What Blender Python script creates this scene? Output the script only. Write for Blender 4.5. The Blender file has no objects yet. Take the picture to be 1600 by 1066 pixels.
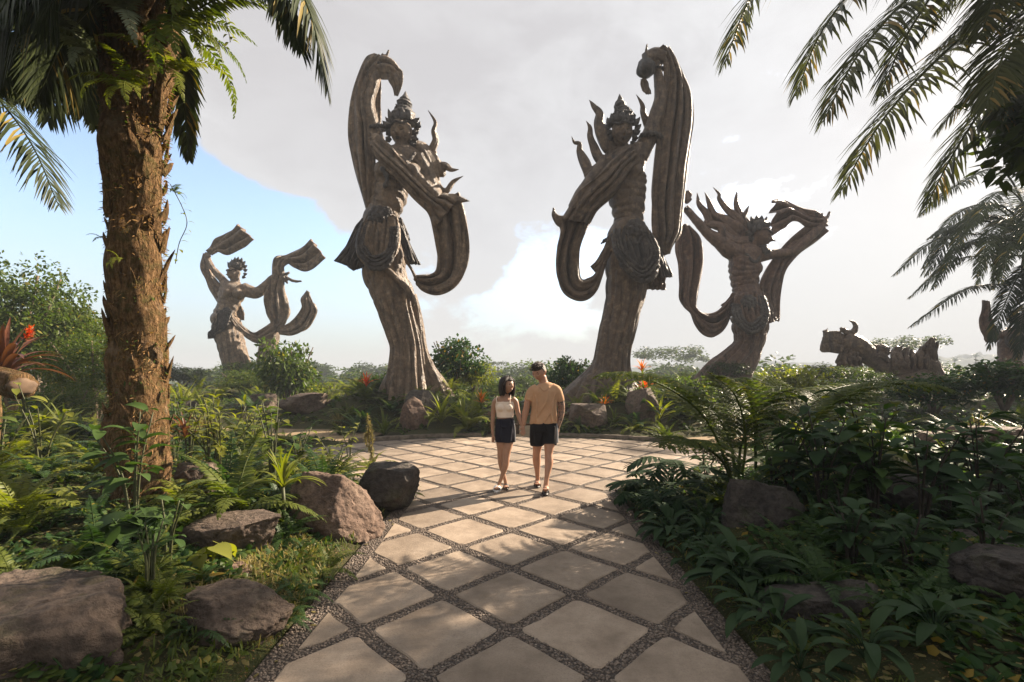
import bpy, math, random
import numpy as np
from mathutils import Vector, Matrix, noise as mnoise
R = math.radians
random.seed(7)
rng = np.random.default_rng(11)
scene = bpy.context.scene
col = scene.collection

# ------------------------------------------------------------------ camera
EYE, FPX = 1.65, 757.0
cam_d = bpy.data.cameras.new('camera')
cam_d.sensor_width = 36.0
cam_d.lens = FPX / 1600 * 36.0
cam_d.shift_y = 47.0 / 1600
cam_d.clip_start = 0.05
cam_d.clip_end = 5000
cam = bpy.data.objects.new('camera', cam_d)
cam.location = (0, 0, EYE)
cam.rotation_euler = (R(90), 0, 0)
col.objects.link(cam)
scene.camera = cam

# ------------------------------------------------------------------ sun, sky, exposure
SUN_AZ, SUN_EL = R(57), R(28)          # azimuth clockwise from straight ahead
SUN_DIR = Vector((math.sin(SUN_AZ) * math.cos(SUN_EL), math.cos(SUN_AZ) * math.cos(SUN_EL), math.sin(SUN_EL)))
sd = bpy.data.lights.new('sun', 'SUN')
sd.energy = 5.0
sd.angle = R(0.6)
sd.color = (1.0, 0.84, 0.66)
sun = bpy.data.objects.new('sun', sd)
sun.rotation_euler = (-SUN_DIR).to_track_quat('-Z', 'Y').to_euler()
sun.location = SUN_DIR * 60
col.objects.link(sun)

world = bpy.data.worlds.new('World')
scene.world = world
world.use_nodes = True
wt = world.node_tree
for n in list(wt.nodes):
    wt.nodes.remove(n)
def WN(kind, **kw):
    n = wt.nodes.new(kind)
    for k, v in kw.items():
        setattr(n, k, v)
    return n
def wmath(op, a, b=None, c=None, clamp=False):
    n = WN('ShaderNodeMath', operation=op, use_clamp=clamp)
    for i, v in enumerate((a, b, c)):
        if v is None:
            continue
        if isinstance(v, (int, float)):
            n.inputs[i].default_value = v
        else:
            wt.links.new(v, n.inputs[i])
    return n.outputs[0]
def wsmooth(v, lo, hi):
    n = WN('ShaderNodeMapRange', interpolation_type='SMOOTHSTEP')
    wt.links.new(v, n.inputs[0])
    n.inputs[1].default_value, n.inputs[2].default_value = lo, hi
    return n.outputs[0]
def wdot(vec, d):
    n = WN('ShaderNodeVectorMath', operation='DOT_PRODUCT')
    wt.links.new(vec, n.inputs[0])
    n.inputs[1].default_value = d
    return n.outputs['Value']
def wmix(f, a, b):
    n = WN('ShaderNodeMix', data_type='RGBA')
    if isinstance(f, (int, float)):
        n.inputs[0].default_value = f
    else:
        wt.links.new(f, n.inputs[0])
    for i, v in ((6, a), (7, b)):
        if isinstance(v, tuple):
            n.inputs[i].default_value = (*v, 1)
        else:
            wt.links.new(v, n.inputs[i])
    return n.outputs[2]
sky = WN('ShaderNodeTexSky', sky_type='NISHITA', sun_disc=False)
sky.sun_elevation = SUN_EL
sky.sun_rotation = SUN_AZ
sky.altitude = 100
sky.air_density = 1.0
sky.dust_density = 1.6
tc = WN('ShaderNodeTexCoord')
dirv = tc.outputs['Generated']
def wnoise(scale, stretch, detail=6, rough=0.55, off=(0, 0, 0)):
    mp = WN('ShaderNodeMapping')
    mp.inputs['Scale'].default_value = stretch
    mp.inputs['Location'].default_value = off
    wt.links.new(dirv, mp.inputs[0])
    n = WN('ShaderNodeTexNoise')
    n.inputs['Scale'].default_value = scale
    n.inputs['Detail'].default_value = detail
    n.inputs['Roughness'].default_value = rough
    n.inputs['Distortion'].default_value = 0.35
    wt.links.new(mp.outputs[0], n.inputs['Vector'])
    return n.outputs[0]
def pdir(x, y):
    return Vector(((x - 800) / FPX, 1, (580 - y) / FPX)).normalized()
big = wnoise(2.4, (1, 1, 2.0), 7, 0.52, (0.3, 0.1, 0.4))
tiny = wnoise(22.0, (1, 1, 1.6), 5, 0.62, (0.7, 1, 0))
fine = wnoise(6.0, (1, 1, 1.8), 6, 0.6, (2.1, 0, 0))
cov = wmath('ADD', wmath('MULTIPLY', big, 0.62), wmath('ADD', wmath('MULTIPLY', fine, 0.50), wmath('MULTIPLY', tiny, 0.20)))
def lobe(x, y, rad, amt):
    d = wdot(dirv, pdir(x, y))
    m = wsmooth(d, math.cos(R(rad)), math.cos(R(rad * 0.25)))
    return wmath('MULTIPLY', m, amt)
bias = 0.04
for (x, y, rad, amt) in ((330, 400, 20, -0.42), (60, 330, 26, -0.40), (-300, 300, 40, -0.2), (500, 420, 15, -0.26), (820, 330, 16, -0.17), (1190, 290, 12, -0.10), (780, 500, 14, -0.08),
                         (430, 180, 17, 0.24), (470, 255, 10, 0.22), (380, 190, 10, 0.22), (340, 120, 12, 0.12), (745, 395, 5.5, 0.30), (800, 480, 10, -0.06), (620, 130, 26, 0.16), (1180, 260, 9, -0.03)):
    bias = wmath('ADD', lobe(x, y, rad, amt), bias)
cov = wmath('ADD', cov, bias)
cloud = wsmooth(cov, 0.48, 0.60)
thick = wmath('ADD', wmath('MULTIPLY', wsmooth(cov, 0.60, 0.92), 0.70), wmath('MULTIPLY', wsmooth(fine, 0.36, 0.66), 0.40), None, True)
elev = wdot(dirv, (0, 0, 1))
glow = wsmooth(wdot(dirv, SUN_DIR), 0.62, 0.99)
shade = wmath('MULTIPLY', thick, wsmooth(elev, 0.10, 0.55))
c_light = wmix(glow, (2.30, 2.26, 2.24), (2.55, 2.52, 2.50))
c_dark = wmix(glow, (1.93, 1.86, 1.85), (2.15, 2.1, 2.08))
ccol = wmix(shade, c_light, c_dark)
hor = wsmooth(elev, 0.30, 0.0)
skyc = wmix(wmath('MULTIPLY', hor, 0.80), wmix(0.12, sky.outputs[0], (1.5, 1.5, 1.5)), (1.80, 1.98, 2.10))
final = wmix(wmath('MULTIPLY', cloud, 0.95), skyc, ccol)
bg = WN('ShaderNodeBackground')
bg.inputs['Strength'].default_value = 0.10
wt.links.new(final, bg.inputs['Color'])
wo = WN('ShaderNodeOutputWorld')
wt.links.new(bg.outputs[0], wo.inputs['Surface'])

scene.view_settings.view_transform = 'Standard'
scene.view_settings.look = 'None'
scene.view_settings.gamma = 1
scene.view_settings.use_curve_mapping = False
scene.view_settings.exposure = 1.85
HAZE = 0.0024
scene.render.engine = 'CYCLES'
scene.cycles.max_bounces = 6
scene.cycles.transparent_max_bounces = 8
scene.cycles.volume_bounces = 0
scene.cycles.use_denoising = True
scene.cycles.caustics_reflective = False
scene.cycles.caustics_refractive = False

# ------------------------------------------------------------------ helpers
def P(x, y, Y):
    """photo pixel (1600 wide) at distance Y -> world point"""
    return Vector(((x - 800) * Y / FPX, Y, EYE - (y - 580) * Y / FPX))
def G(x, y):
    """photo pixel on the flat ground"""
    Y = FPX * EYE / (y - 580)
    return ((x - 800) * Y / FPX, Y)

class MB:
    def __init__(self):
        self.v, self.f, self.n = [], [], 0
    def add(self, verts, faces):
        verts = np.asarray(verts, dtype=float).reshape(-1, 3)
        b = self.n
        self.v.append(verts)
        self.n += len(verts)
        if isinstance(faces, np.ndarray):
            self.f.extend((faces + b).tolist())
        else:
            self.f.extend([tuple(i + b for i in f) for f in faces])
    def mesh(self, name, mats, smooth=True, mat_idx=None):
        me = bpy.data.meshes.new(name)
        V = np.concatenate(self.v) if self.v else np.zeros((0, 3))
        me.from_pydata(V.tolist(), [], self.f)
        if not isinstance(mats, (list, tuple)):
            mats = [mats]
        for m in mats:
            me.materials.append(m)
        if mat_idx is not None:
            me.polygons.foreach_set('material_index', mat_idx)
        if smooth:
            me.polygons.foreach_set('use_smooth', [True] * len(me.polygons))
        me.update()
        return me
    def build(self, name, mats, parent=None, smooth=True, loc=None):
        return link(name, self.mesh(name, mats, smooth), parent, loc)

def link(name, me, parent=None, loc=None):
    o = bpy.data.objects.new(name, me)
    col.objects.link(o)
    if parent is not None:
        o.parent = parent
    if loc is not None:
        o.location = loc
    return o
def tag(o, label=None, cat=None, group=None, kind=None):
    if label: o['label'] = label
    if cat: o['category'] = cat
    if group: o['group'] = group
    if kind: o['kind'] = kind
    return o
def thing(name, label, cat, loc=(0, 0, 0), group=None, rz=0.0):
    o = bpy.data.objects.new(name, None)
    o.empty_display_size = 0.2
    col.objects.link(o)
    o.location = loc
    o.rotation_euler = (0, 0, rz)
    return tag(o, label, cat, group)
def copy_tree(o, parent=None):
    c = o.copy()
    col.objects.link(c)
    if parent is not None:
        c.parent = parent
    for ch in list(o.children):
        copy_tree(ch, c)
    return c

def spline(pts, n):
    """Catmull-Rom through rows of numbers, n samples"""
    p = np.asarray(pts, dtype=float)
    if len(p) == 2:
        t = np.linspace(0, 1, n)[:, None]
        return p[0] * (1 - t) + p[1] * t
    p = np.vstack([2 * p[0] - p[1], p, 2 * p[-1] - p[-2]])
    m = len(p) - 3
    u = np.linspace(0, m - 1e-9, n)
    i = u.astype(int)
    t = (u - i)[:, None]
    a, b, c, d = p[i], p[i + 1], p[i + 2], p[i + 3]
    return 0.5 * (2 * b + (c - a) * t + (2 * a - 5 * b + 4 * c - d) * t * t + (3 * b - a - 3 * c + d) * t ** 3)

def grid_faces(r, c, wrap=False):
    a = np.arange(r * c).reshape(r, c)
    if wrap:
        a = np.hstack([a, a[:, :1]])
    q = np.stack([a[:-1, :-1], a[:-1, 1:], a[1:, 1:], a[1:, :-1]], -1).reshape(-1, 4)
    return q

def tube_verts(path, rad, sides=8, ref=(0, -1, 0), flat=None, fn=None):
    """path Nx3, rad N (or scalar), elliptical factor flat along ref; fn(i_frac, angle)->multiplier"""
    path = np.asarray(path, float)
    n = len(path)
    rad = np.broadcast_to(np.asarray(rad, float), (n,))
    T = np.gradient(path, axis=0)
    T /= np.linalg.norm(T, axis=1)[:, None] + 1e-12
    ref = np.asarray(ref, float)
    B = ref[None] - (T @ ref)[:, None] * T
    bad = np.linalg.norm(B, axis=1) < 0.15
    if bad.any():
        alt = np.array([0.3, 0.2, 0.93])
        B[bad] = alt[None] - (T[bad] @ alt)[:, None] * T[bad]
    B /= np.linalg.norm(B, axis=1)[:, None]
    A = np.cross(T, B)
    ang = np.linspace(0, 2 * math.pi, sides, endpoint=False)
    fl = np.ones(n) if flat is None else np.broadcast_to(np.asarray(flat, float), (n,))
    mult = np.ones((n, sides))
    if fn is not None:
        tt = np.linspace(0, 1, n)[:, None]
        mult = fn(tt, ang[None, :])
    ca, sa = np.cos(ang)[None, :, None], np.sin(ang)[None, :, None]
    rr = (rad[:, None] * mult)[..., None]
    return path[:, None, :] + rr * (ca * A[:, None, :] + sa * fl[:, None, None] * B[:, None, :])

def add_tube(mb, path, rad, sides=8, ref=(0, -1, 0), flat=None, fn=None, cap=True):
    V = tube_verts(path, rad, sides, ref, flat, fn)
    n = V.shape[0]
    F = grid_faces(n, sides, True)
    b = mb.n
    mb.add(V.reshape(-1, 3), F)
    if cap:
        mb.f.append(tuple(b + i for i in range(sides))[::-1])
        mb.f.append(tuple(b + (n - 1) * sides + i for i in range(sides)))

def add_ellipsoid(mb, c, r, seg=16, ring=10, rot=None):
    th = np.linspace(0.001, math.pi - 0.001, ring)
    ph = np.linspace(0, 2 * math.pi, seg, endpoint=False)
    V = np.stack([np.sin(th)[:, None] * np.cos(ph)[None], np.sin(th)[:, None] * np.sin(ph)[None], np.cos(th)[:, None] * np.ones(seg)[None]], -1) * np.asarray(r)
    V = V.reshape(-1, 3)
    if rot is not None:
        V = V @ np.array(rot).T
    b = mb.n
    mb.add(V + np.asarray(c), grid_faces(ring, seg, True)[:, ::-1])
    mb.f.append(tuple(b + i for i in range(seg)))
    mb.f.append(tuple(b + (ring - 1) * seg + i for i in range(seg))[::-1])

def vnoise(V, scale, seed=0.0):
    return np.array([mnoise.noise(Vector((p[0] * scale + seed, p[1] * scale - seed, p[2] * scale + 2 * seed))) for p in V])

def remesh(mb, name, mat, voxel, smooth_it=2, parent=None, disp=None):
    tmp = bpy.data.objects.new('tmp', mb.mesh('tmp', mat, False))
    col.objects.link(tmp)
    m = tmp.modifiers.new('r', 'REMESH')
    m.mode = 'VOXEL'
    m.voxel_size = voxel
    if smooth_it:
        s = tmp.modifiers.new('s', 'SMOOTH')
        s.iterations = smooth_it
        s.factor = 0.5
    dg = bpy.context.evaluated_depsgraph_get()
    me = bpy.data.meshes.new_from_object(tmp.evaluated_get(dg))
    me.name = name
    me.materials.clear()
    me.materials.append(mat)
    me.polygons.foreach_set('use_smooth', [True] * len(me.polygons))
    tm = tmp.data
    bpy.data.objects.remove(tmp)
    bpy.data.meshes.remove(tm)
    if disp is not None:
        n = len(me.vertices)
        co = np.empty(n * 3); me.vertices.foreach_get('co', co); co = co.reshape(-1, 3)
        no = np.empty(n * 3); me.vertices.foreach_get('normal', no); no = no.reshape(-1, 3)
        co = co + no * disp(co, no)[:, None]
        me.vertices.foreach_set('co', co.reshape(-1))
        me.update()
    return link(name, me, parent)

# ------------------------------------------------------------------ materials
class NT:
    def __init__(self, name):
        self.m = bpy.data.materials.new(name)
        self.m.use_nodes = True
        self.t = self.m.node_tree
        self.p = self.t.nodes['Principled BSDF']
        self.out = self.t.nodes['Material Output']
    def n(self, kind, **kw):
        x = self.t.nodes.new(kind)
        for k, v in kw.items():
            setattr(x, k, v)
        return x
    def put(self, sock, v):
        if isinstance(v, (int, float)):
            sock.default_value = v
        elif isinstance(v, tuple):
            sock.default_value = (*v, 1) if len(v) == 3 and sock.type == 'RGBA' else v
        else:
            self.t.links.new(v, sock)
    def coord(self, which='Object'):
        return self.n('ShaderNodeTexCoord').outputs[which]
    def pos(self):
        return self.n('ShaderNodeNewGeometry').outputs['Position']
    def mapping(self, v, scale=(1, 1, 1)):
        x = self.n('ShaderNodeMapping')
        self.t.links.new(v, x.inputs[0])
        x.inputs['Scale'].default_value = scale
        return x.outputs[0]
    def noise(self, v, scale, detail=5, rough=0.6, out=0):
        x = self.n('ShaderNodeTexNoise')
        self.t.links.new(v, x.inputs['Vector'])
        x.inputs['Scale'].default_value = scale
        x.inputs['Detail'].default_value = detail
        x.inputs['Roughness'].default_value = rough
        return x.outputs[out]
    def voro(self, v, scale, feature='F1', out='Distance'):
        x = self.n('ShaderNodeTexVoronoi', feature=feature)
        self.t.links.new(v, x.inputs['Vector'])
        x.inputs['Scale'].default_value = scale
        return x.outputs[out]
    def ramp(self, f, stops):
        x = self.n('ShaderNodeValToRGB')
        e = x.color_ramp.elements
        while len(e) < len(stops):
            e.new(0.5)
        for i, (p, c) in enumerate(stops):
            e[i].position = p
            e[i].color = (*c, 1) if isinstance(c, tuple) else (c, c, c, 1)
        self.t.links.new(f, x.inputs[0])
        return x.outputs[0]
    def mix(self, f, a, b, mode='MIX'):
        x = self.n('ShaderNodeMix', data_type='RGBA', blend_type=mode)
        self.put(x.inputs[0], f); self.put(x.inputs[6], a); self.put(x.inputs[7], b)
        return x.outputs[2]
    def math(self, op, a, b=0.0, clamp=False):
        x = self.n('ShaderNodeMath', operation=op, use_clamp=clamp)
        self.put(x.inputs[0], a); self.put(x.inputs[1], b)
        return x.outputs[0]
    def bump(self, h, strength=0.5, dist=0.02):
        x = self.n('ShaderNodeBump')
        x.inputs['Strength'].default_value = strength
        x.inputs['Distance'].default_value = dist
        self.t.links.new(h, x.inputs['Height'])
        self.t.links.new(x.outputs[0], self.p.inputs['Normal'])
    def base(self, c): self.put(self.p.inputs['Base Color'], c)
    def rough(self, r): self.put(self.p.inputs['Roughness'], r)
    def spec(self, s): self.put(self.p.inputs['Specular IOR Level'], s)

def plain_mat(name, c, rough=0.6, spec=0.4, var=0.25, scale=8.0, bump=0.0):
    t = NT(name)
    nz = t.noise(t.coord(), scale, 4)
    lo = tuple(x * (1 - var) for x in c); hi = tuple(min(1, x * (1 + var)) for x in c)
    t.base(t.ramp(nz, [(0.3, lo), (0.7, hi)]))
    t.rough(rough); t.spec(spec)
    if bump:
        t.bump(t.noise(t.coord(), scale * 4, 5), bump, 0.01)
    return t.m

def leaf_mat(name, dark, light, trans=0.38, rough=0.56, yellow=None, spec=0.14):
    """leaves: colour varies leaf by leaf and plant by plant, light passes through"""
    t = NT(name)
    g = t.n('ShaderNodeNewGeometry')
    oi = t.n('ShaderNodeObjectInfo')
    f = t.math('ADD', t.math('MULTIPLY', g.outputs['Random Per Island'], 0.6), t.math('MULTIPLY', oi.outputs['Random'], 0.4))
    c = t.ramp(f, [(0.1, dark), (0.9, light)])
    if yellow:
        y = t.math('GREATER_THAN', g.outputs['Random Per Island'], 0.955)
        c = t.mix(y, c, yellow)
    t.base(c)
    t.rough(rough); t.spec(spec)
    tr = t.n('ShaderNodeBsdfTranslucent')
    tcol = t.mix(0.5, c, (0.30, 0.36, 0.05), 'SOFT_LIGHT')
    br = t.n('ShaderNodeHueSaturation'); br.inputs['Value'].default_value = 1.9; br.inputs['Saturation'].default_value = 1.1
    t.t.links.new(tcol, br.inputs['Color'])
    t.t.links.new(br.outputs[0], tr.inputs['Color'])
    ms = t.n('ShaderNodeMixShader')
    ms.inputs[0].default_value = trans
    t.t.links.new(t.p.outputs[0], ms.inputs[1])
    t.t.links.new(tr.outputs[0], ms.inputs[2])
    t.t.links.new(ms.outputs[0], t.out.inputs['Surface'])
    return t.m
# ------------------------------------------------------------------ ground
PW = 1.42                                       # half width of the straight walk
EC, EA, EB = (0.0, 9.4), 4.6, 2.8               # oval court
def smooth01(a):
    a = np.clip(a, 0, 1)
    return a * a * (3 - 2 * a)
def pave_dist(X, Y):
    """rough distance outside the paved / sandy areas (negative inside)"""
    X, Y = np.asarray(X, float), np.asarray(Y, float)
    d1 = np.maximum(np.abs(X) - PW, Y - 8.0)
    k = np.sqrt(((X - EC[0]) / EA) ** 2 + ((Y - EC[1]) / EB) ** 2)
    d2 = (k - 1) * 3.2
    d3 = np.maximum(np.abs(Y - 12.75 - 0.25 * np.sin(X * 0.5)) - 1.3, X + 2.9)
    d4 = np.maximum(np.abs(Y - 11.1 - 0.1 * X) - 0.75, np.maximum(3.4 - X, X - 12))
    d5 = np.maximum(np.abs(X - 0.22) - 0.85, np.maximum(11.9 - Y, Y - 15.5))
    return np.minimum.reduce([d1, d2, d3, d4, d5])
def hgt(X, Y):
    X, Y = np.asarray(X, float), np.asarray(Y, float)
    d = pave_dist(X, Y)
    bed = 0.05 + 0.22 * smooth01(d / 1.1)
    nz = 0.05 * (np.sin(X * 2.3 + 0.7 * np.sin(Y * 1.7)) + np.sin(Y * 2.9 + 1.1 * np.sin(X * 1.3)))
    m = 0
    for (cx, cy, rx, ry, a) in ((-3.5, 15.8, 3.4, 3.2, 0.75), (3.4, 15.8, 3.4, 3.2, 0.65), (-14.5, 26.5, 7, 6, 0.75), (9.8, 21.5, 4.5, 4, 0.75),
                                (16, 22, 6, 4, 0.7), (-4.5, 4.3, 2.0, 2.6, 0.16), (4.6, 8.2, 2.0, 1.4, 0.22), (-8, 8, 3, 3, 0.2)):
        m = m + a * np.exp(-((X - cx) / rx) ** 2 * 1.3 - ((Y - cy) / ry) ** 2 * 1.3)
    z = (bed + nz * smooth01(d / 0.8) + m * smooth01(d / 1.5))
    pond = smooth01((1.25 - np.sqrt(((X - 6.6) / 1.9) ** 2 + ((Y - 6.2) / 1.3) ** 2)) / 0.35)
    z = z * (1 - pond) - 0.35 * pond
    z = z - 9.5 * smooth01((np.sqrt((X * .85) ** 2 + Y ** 2) - 31) / 45)
    return np.where(d < 0.0, -0.045, np.maximum(z, -12) * smooth01(d / 0.06) - 0.045 * (1 - smooth01(d / 0.06)))
def gz(x, y):
    return float(hgt(x, y))

t = NT('soil')
po = t.pos()
n1 = t.noise(po, 1.1, 6, 0.65); n2 = t.noise(po, 26, 5, 0.7)
litter = t.math('GREATER_THAN', t.noise(po, 60, 2), 0.63)
c = t.mix(n2, t.ramp(n1, [(0.35, (0.045, 0.032, 0.018)), (0.6, (0.035, 0.045, 0.016)), (0.75, (0.07, 0.05, 0.026))]), (0.05, 0.055, 0.02), 'MIX')
c = t.mix(litter, c, (0.16, 0.10, 0.045))
t.base(c); t.rough(0.95); t.spec(0.15)
t.bump(n2, 0.8, 0.05)
M_soil = t.m

def axis(fine_lo, fine_hi, step, far_lo, far_hi):
    a = list(np.arange(fine_lo, fine_hi + 1e-6, step))
    s = step
    while a[-1] < far_hi:
        s *= 1.25; a.append(a[-1] + s)
    s = step
    while a[0] > far_lo:
        s *= 1.25; a.insert(0, a[0] - s)
    return np.array(a)
gx, gy = axis(-12, 13, 0.16, -4000, 4000), axis(-0.5, 19, 0.16, -1500, 5000)
GX, GY = np.meshgrid(gx, gy)
GZ = hgt(GX, GY)
mb = MB()
mb.add(np.stack([GX, GY, GZ], -1).reshape(-1, 3), grid_faces(len(gy), len(gx)))
tag(mb.build('ground', M_soil), kind='structure')

# sandy side paths -------------------------------------------------
t = NT('sand')
po = t.pos()
n1 = t.noise(po, 0.9, 6); n2 = t.noise(po, 40, 4)
t.base(t.mix(t.math('MULTIPLY', n2, 0.6), t.ramp(n1, [(0.3, (0.21, 0.15, 0.085)), (0.7, (0.32, 0.24, 0.145))]), (0.16, 0.115, 0.065)))
t.rough(0.95); t.spec(0.2); t.bump(n2, 0.4, 0.02)
M_sand = t.m
def strip(name, pts, wob, mat, z, kind='structure'):
    rows = spline(pts, 60)
    mb = MB()
    V = []
    for i, (x, y, w) in enumerate(rows):
        a = rows[min(i + 1, 59)][:2] - rows[max(i - 1, 0)][:2]
        nrm = np.array([-a[1], a[0]]) / (np.linalg.norm(a) + 1e-9)
        for s in np.linspace(-1, 1, 7):
            k = s * (w + (wob * mnoise.noise(Vector((x * 1.5, y * 1.5, s))) if abs(s) == 1 else 0))
            p = np.array([x, y]) + nrm * k
            V.append((p[0], p[1], z + 0.012 * mnoise.noise(Vector((p[0], p[1], 3))) * (1 if abs(s) < 1 else 0)))
    mb.add(V, grid_faces(60, 7))
    return tag(mb.build(name, mat), kind=kind)
strip('sand_path', [(-3.6, 12.0, 1.0), (-6, 12.6, 1.3), (-10, 12.9, 1.35), (-17, 13.2, 1.3)], 0.2, M_sand, -0.012)
strip('sand_path', [(4.1, 11.2, 0.75), (6, 11.7, 0.8), (9, 12.0, 0.8), (12, 12.3, 0.8)], 0.15, M_sand, -0.012)
strip('sand_path', [(0.22, 11.9, 0.85), (0.22, 13.2, 0.85), (0.3, 15.4, 0.9)], 0.1, M_sand, -0.020)

# paved walk and court ----------------------------------------------
t = NT('pebble_wash')
po = t.pos()
d = t.voro(po, 62); cc = t.voro(po, 62, out='Color')
sp = t.n('ShaderNodeSeparateColor'); t.t.links.new(cc, sp.inputs[0])
c = t.ramp(sp.outputs[0], [(0.0, (0.055, 0.042, 0.034)), (0.55, (0.115, 0.088, 0.068)), (0.85, (0.19, 0.15, 0.115)), (1.0, (0.30, 0.25, 0.20))])
c = t.mix(t.ramp(d, [(0.35, 0.0), (0.62, 1.0)]), c, (0.045, 0.035, 0.028))
t.base(c); t.rough(0.75); t.spec(0.35)
inv = t.math('SUBTRACT', 1.0, d)
t.bump(inv, 0.9, 0.012)
M_pebble = t.m

t = NT('slab_concrete')
oc, po = t.coord('Object'), t.pos()
oi = t.n('ShaderNodeObjectInfo').outputs['Random']
n1 = t.noise(po, 2.2, 7, 0.65); n2 = t.noise(po, 90, 4, 0.7); n3 = t.noise(t.mapping(po, (5, 45, 1)), 1.6, 4, 0.7)
n4 = t.noise(po, 13, 6, 0.7)
c = t.ramp(n1, [(0.30, (0.155, 0.116, 0.082)), (0.52, (0.27, 0.21, 0.155)), (0.72, (0.355, 0.285, 0.217))])
c = t.mix(t.math('MULTIPLY', t.ramp(n4, [(0.5, 0.0), (0.75, 1.0)]), 0.55), c, (0.17, 0.128, 0.092))
c = t.mix(t.math('MULTIPLY', t.ramp(n2, [(0.35, 1.0), (0.5, 0.0)]), 0.45), c, (0.15, 0.115, 0.085))
hs = t.n('ShaderNodeHueSaturation')
t.put(hs.inputs['Value'], t.math('ADD', t.math('MULTIPLY', oi, 0.48), 0.78))
t.t.links.new(c, hs.inputs['Color'])
t.base(hs.outputs[0]); t.rough(0.72); t.spec(0.35)
t.bump(t.math('ADD', t.math('ADD', t.math('MULTIPLY', n2, 0.4), t.math('MULTIPLY', n3, 0.5)), t.math('MULTIPLY', n4, 1.2)), 0.45, 0.012)
M_slab = t.m

yi = EC[1] - EB * math.sqrt(1 - (PW / EA) ** 2)
a0 = math.atan2((yi - EC[1]) / EB, PW / EA)
a1 = math.atan2((yi - EC[1]) / EB, -PW / EA) + 2 * math.pi
out = [(-PW, -6.0), (PW, -6.0)]
for k in range(97):
    a = a0 + (a1 - a0) * k / 96
    out.append((EC[0] + EA * math.cos(a), EC[1] + EB * math.sin(a)))
n = len(out)
mb = MB()
mb.add([(x, y, 0.0) for x, y in out] + [(x, y, -0.09) for x, y in out], [tuple(range(n))] + [(i, n + i, n + (i + 1) % n, (i + 1) % n) for i in range(n)])
walk = tag(mb.build('walkway', M_pebble, smooth=False), kind='structure')

HD, XO, YO, SD = 0.4785, -0.010, 2.602, 0.414    # half diagonal of the grid, its origin, half diagonal of a slab
def clip_poly(poly, inside, cross):
    outp = []
    for i in range(len(poly)):
        a, b = poly[i], poly[(i + 1) % len(poly)]
        ia, ib = inside(a), inside(b)
        if ia: outp.append(a)
        if ia != ib: outp.append(cross(a, b))
    return outp
def clip_to(poly, f):
    """keep f(p) >= 0, bisect the crossings"""
    def cross(a, b):
        lo, hi = 0.0, 1.0
        fa = f(a) >= 0
        for _ in range(14):
            m = (lo + hi) / 2
            p = (a[0] + (b[0] - a[0]) * m, a[1] + (b[1] - a[1]) * m)
            if (f(p) >= 0) == fa: lo = m
            else: hi = m
        return p
    return clip_poly(poly, lambda p: f(p) >= 0, cross)
slab_centres = []
def inner_ok(p):
    k = math.hypot((p[0] - EC[0]) / (EA - 0.16), (p[1] - EC[1]) / (EB - 0.16))
    return max(PW - 0.16 - abs(p[0]) if p[1] < 8 else -9, (1 - k) * 2.5)
def make_slab(cx, cy):
    base = []
    cs = [(cx, cy - SD), (cx + SD, cy), (cx, cy + SD), (cx - SD, cy)]
    for i in range(4):
        a, b = cs[i], cs[(i + 1) % 4]
        for f in (0.05, 0.36, 0.68, 0.95):
            base.append((a[0] + (b[0] - a[0]) * f, a[1] + (b[1] - a[1]) * f))
    poly = clip_to(base, inner_ok)
    if len(poly) < 3: return
    A = 0.5 * abs(sum(poly[i][0] * poly[(i + 1) % len(poly)][1] - poly[(i + 1) % len(poly)][0] * poly[i][1] for i in range(len(poly))))
    if A < 0.02: return
    px, py = sum(p[0] for p in poly) / len(poly), sum(p[1] for p in poly) / len(poly)
    poly = [(x - px + random.uniform(-.010, .010), y - py + random.uniform(-.010, .010)) for x, y in poly]
    m = len(poly); h = 0.009 + random.uniform(-0.002, 0.003)
    tx, ty = random.uniform(-.004, .004), random.uniform(-.004, .004)
    top = lambda x, y, z: (x, y, z + x * tx + y * ty)
    V = [top(x * 0.965, y * 0.965, h) for x, y in poly] + [top(x, y, h - 0.006) for x, y in poly] + [(x * 1.004, y * 1.004, -0.03) for x, y in poly]
    F = [tuple(range(m))]
    for r in (0, 1):
        F += [(r * m + i, (r + 1) * m + i, (r + 1) * m + (i + 1) % m, r * m + (i + 1) % m) for i in range(m)]
    mb = MB(); mb.add(V, F)
    mb.build('paving_slab', M_slab, walk, False, (px, py, 0.0))
for m in range(-7, 24):
    for k in range(-11, 12):
        if (m + k) % 2: continue
        cx, cy = XO + k * HD, YO + m * HD
        if cy < 0.4: continue
        if inner_ok((cx, cy)) > -0.55 or inner_ok((cx - SD, cy)) > 0 or inner_ok((cx + SD, cy)) > 0:
            make_slab(cx, cy)

# washed pebbles standing proud in the near joints
M_stone = plain_mat('pebble_stone', (0.14, 0.107, 0.083), 0.65, 0.4, 0.8, 55)
ico_v = []
ph = (1 + 5 ** .5) / 2
for s1 in (-1, 1):
    for s2 in (-ph, ph):
        ico_v += [(0, s1, s2), (s1, s2, 0), (s2, 0, s1)]
ico_v = np.array(ico_v) / math.hypot(1, ph)
from itertools import combinations
ICO_F = []
for a, b, c_ in combinations(range(12), 3):
    if all(abs(np.linalg.norm(ico_v[i] - ico_v[j]) - 1.0515) < 0.05 for i, j in ((a, b), (b, c_), (a, c_))):
        nrm = np.cross(ico_v[b] - ico_v[a], ico_v[c_] - ico_v[a])
        ICO_F.append((a, b, c_) if nrm @ ico_v[a] > 0 else (a, c_, b))
ICO_F = np.array(ICO_F)
npeb = 10000
xs = rng.uniform(-PW + 0.01, PW - 0.01, npeb * 4); ys = 2.2 + 4.2 * rng.random(npeb * 4) ** 1.25
u = (xs - XO) / HD; w = (ys - YO) / HD
a_, b_ = (u + w) / 2, (u - w) / 2
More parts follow.
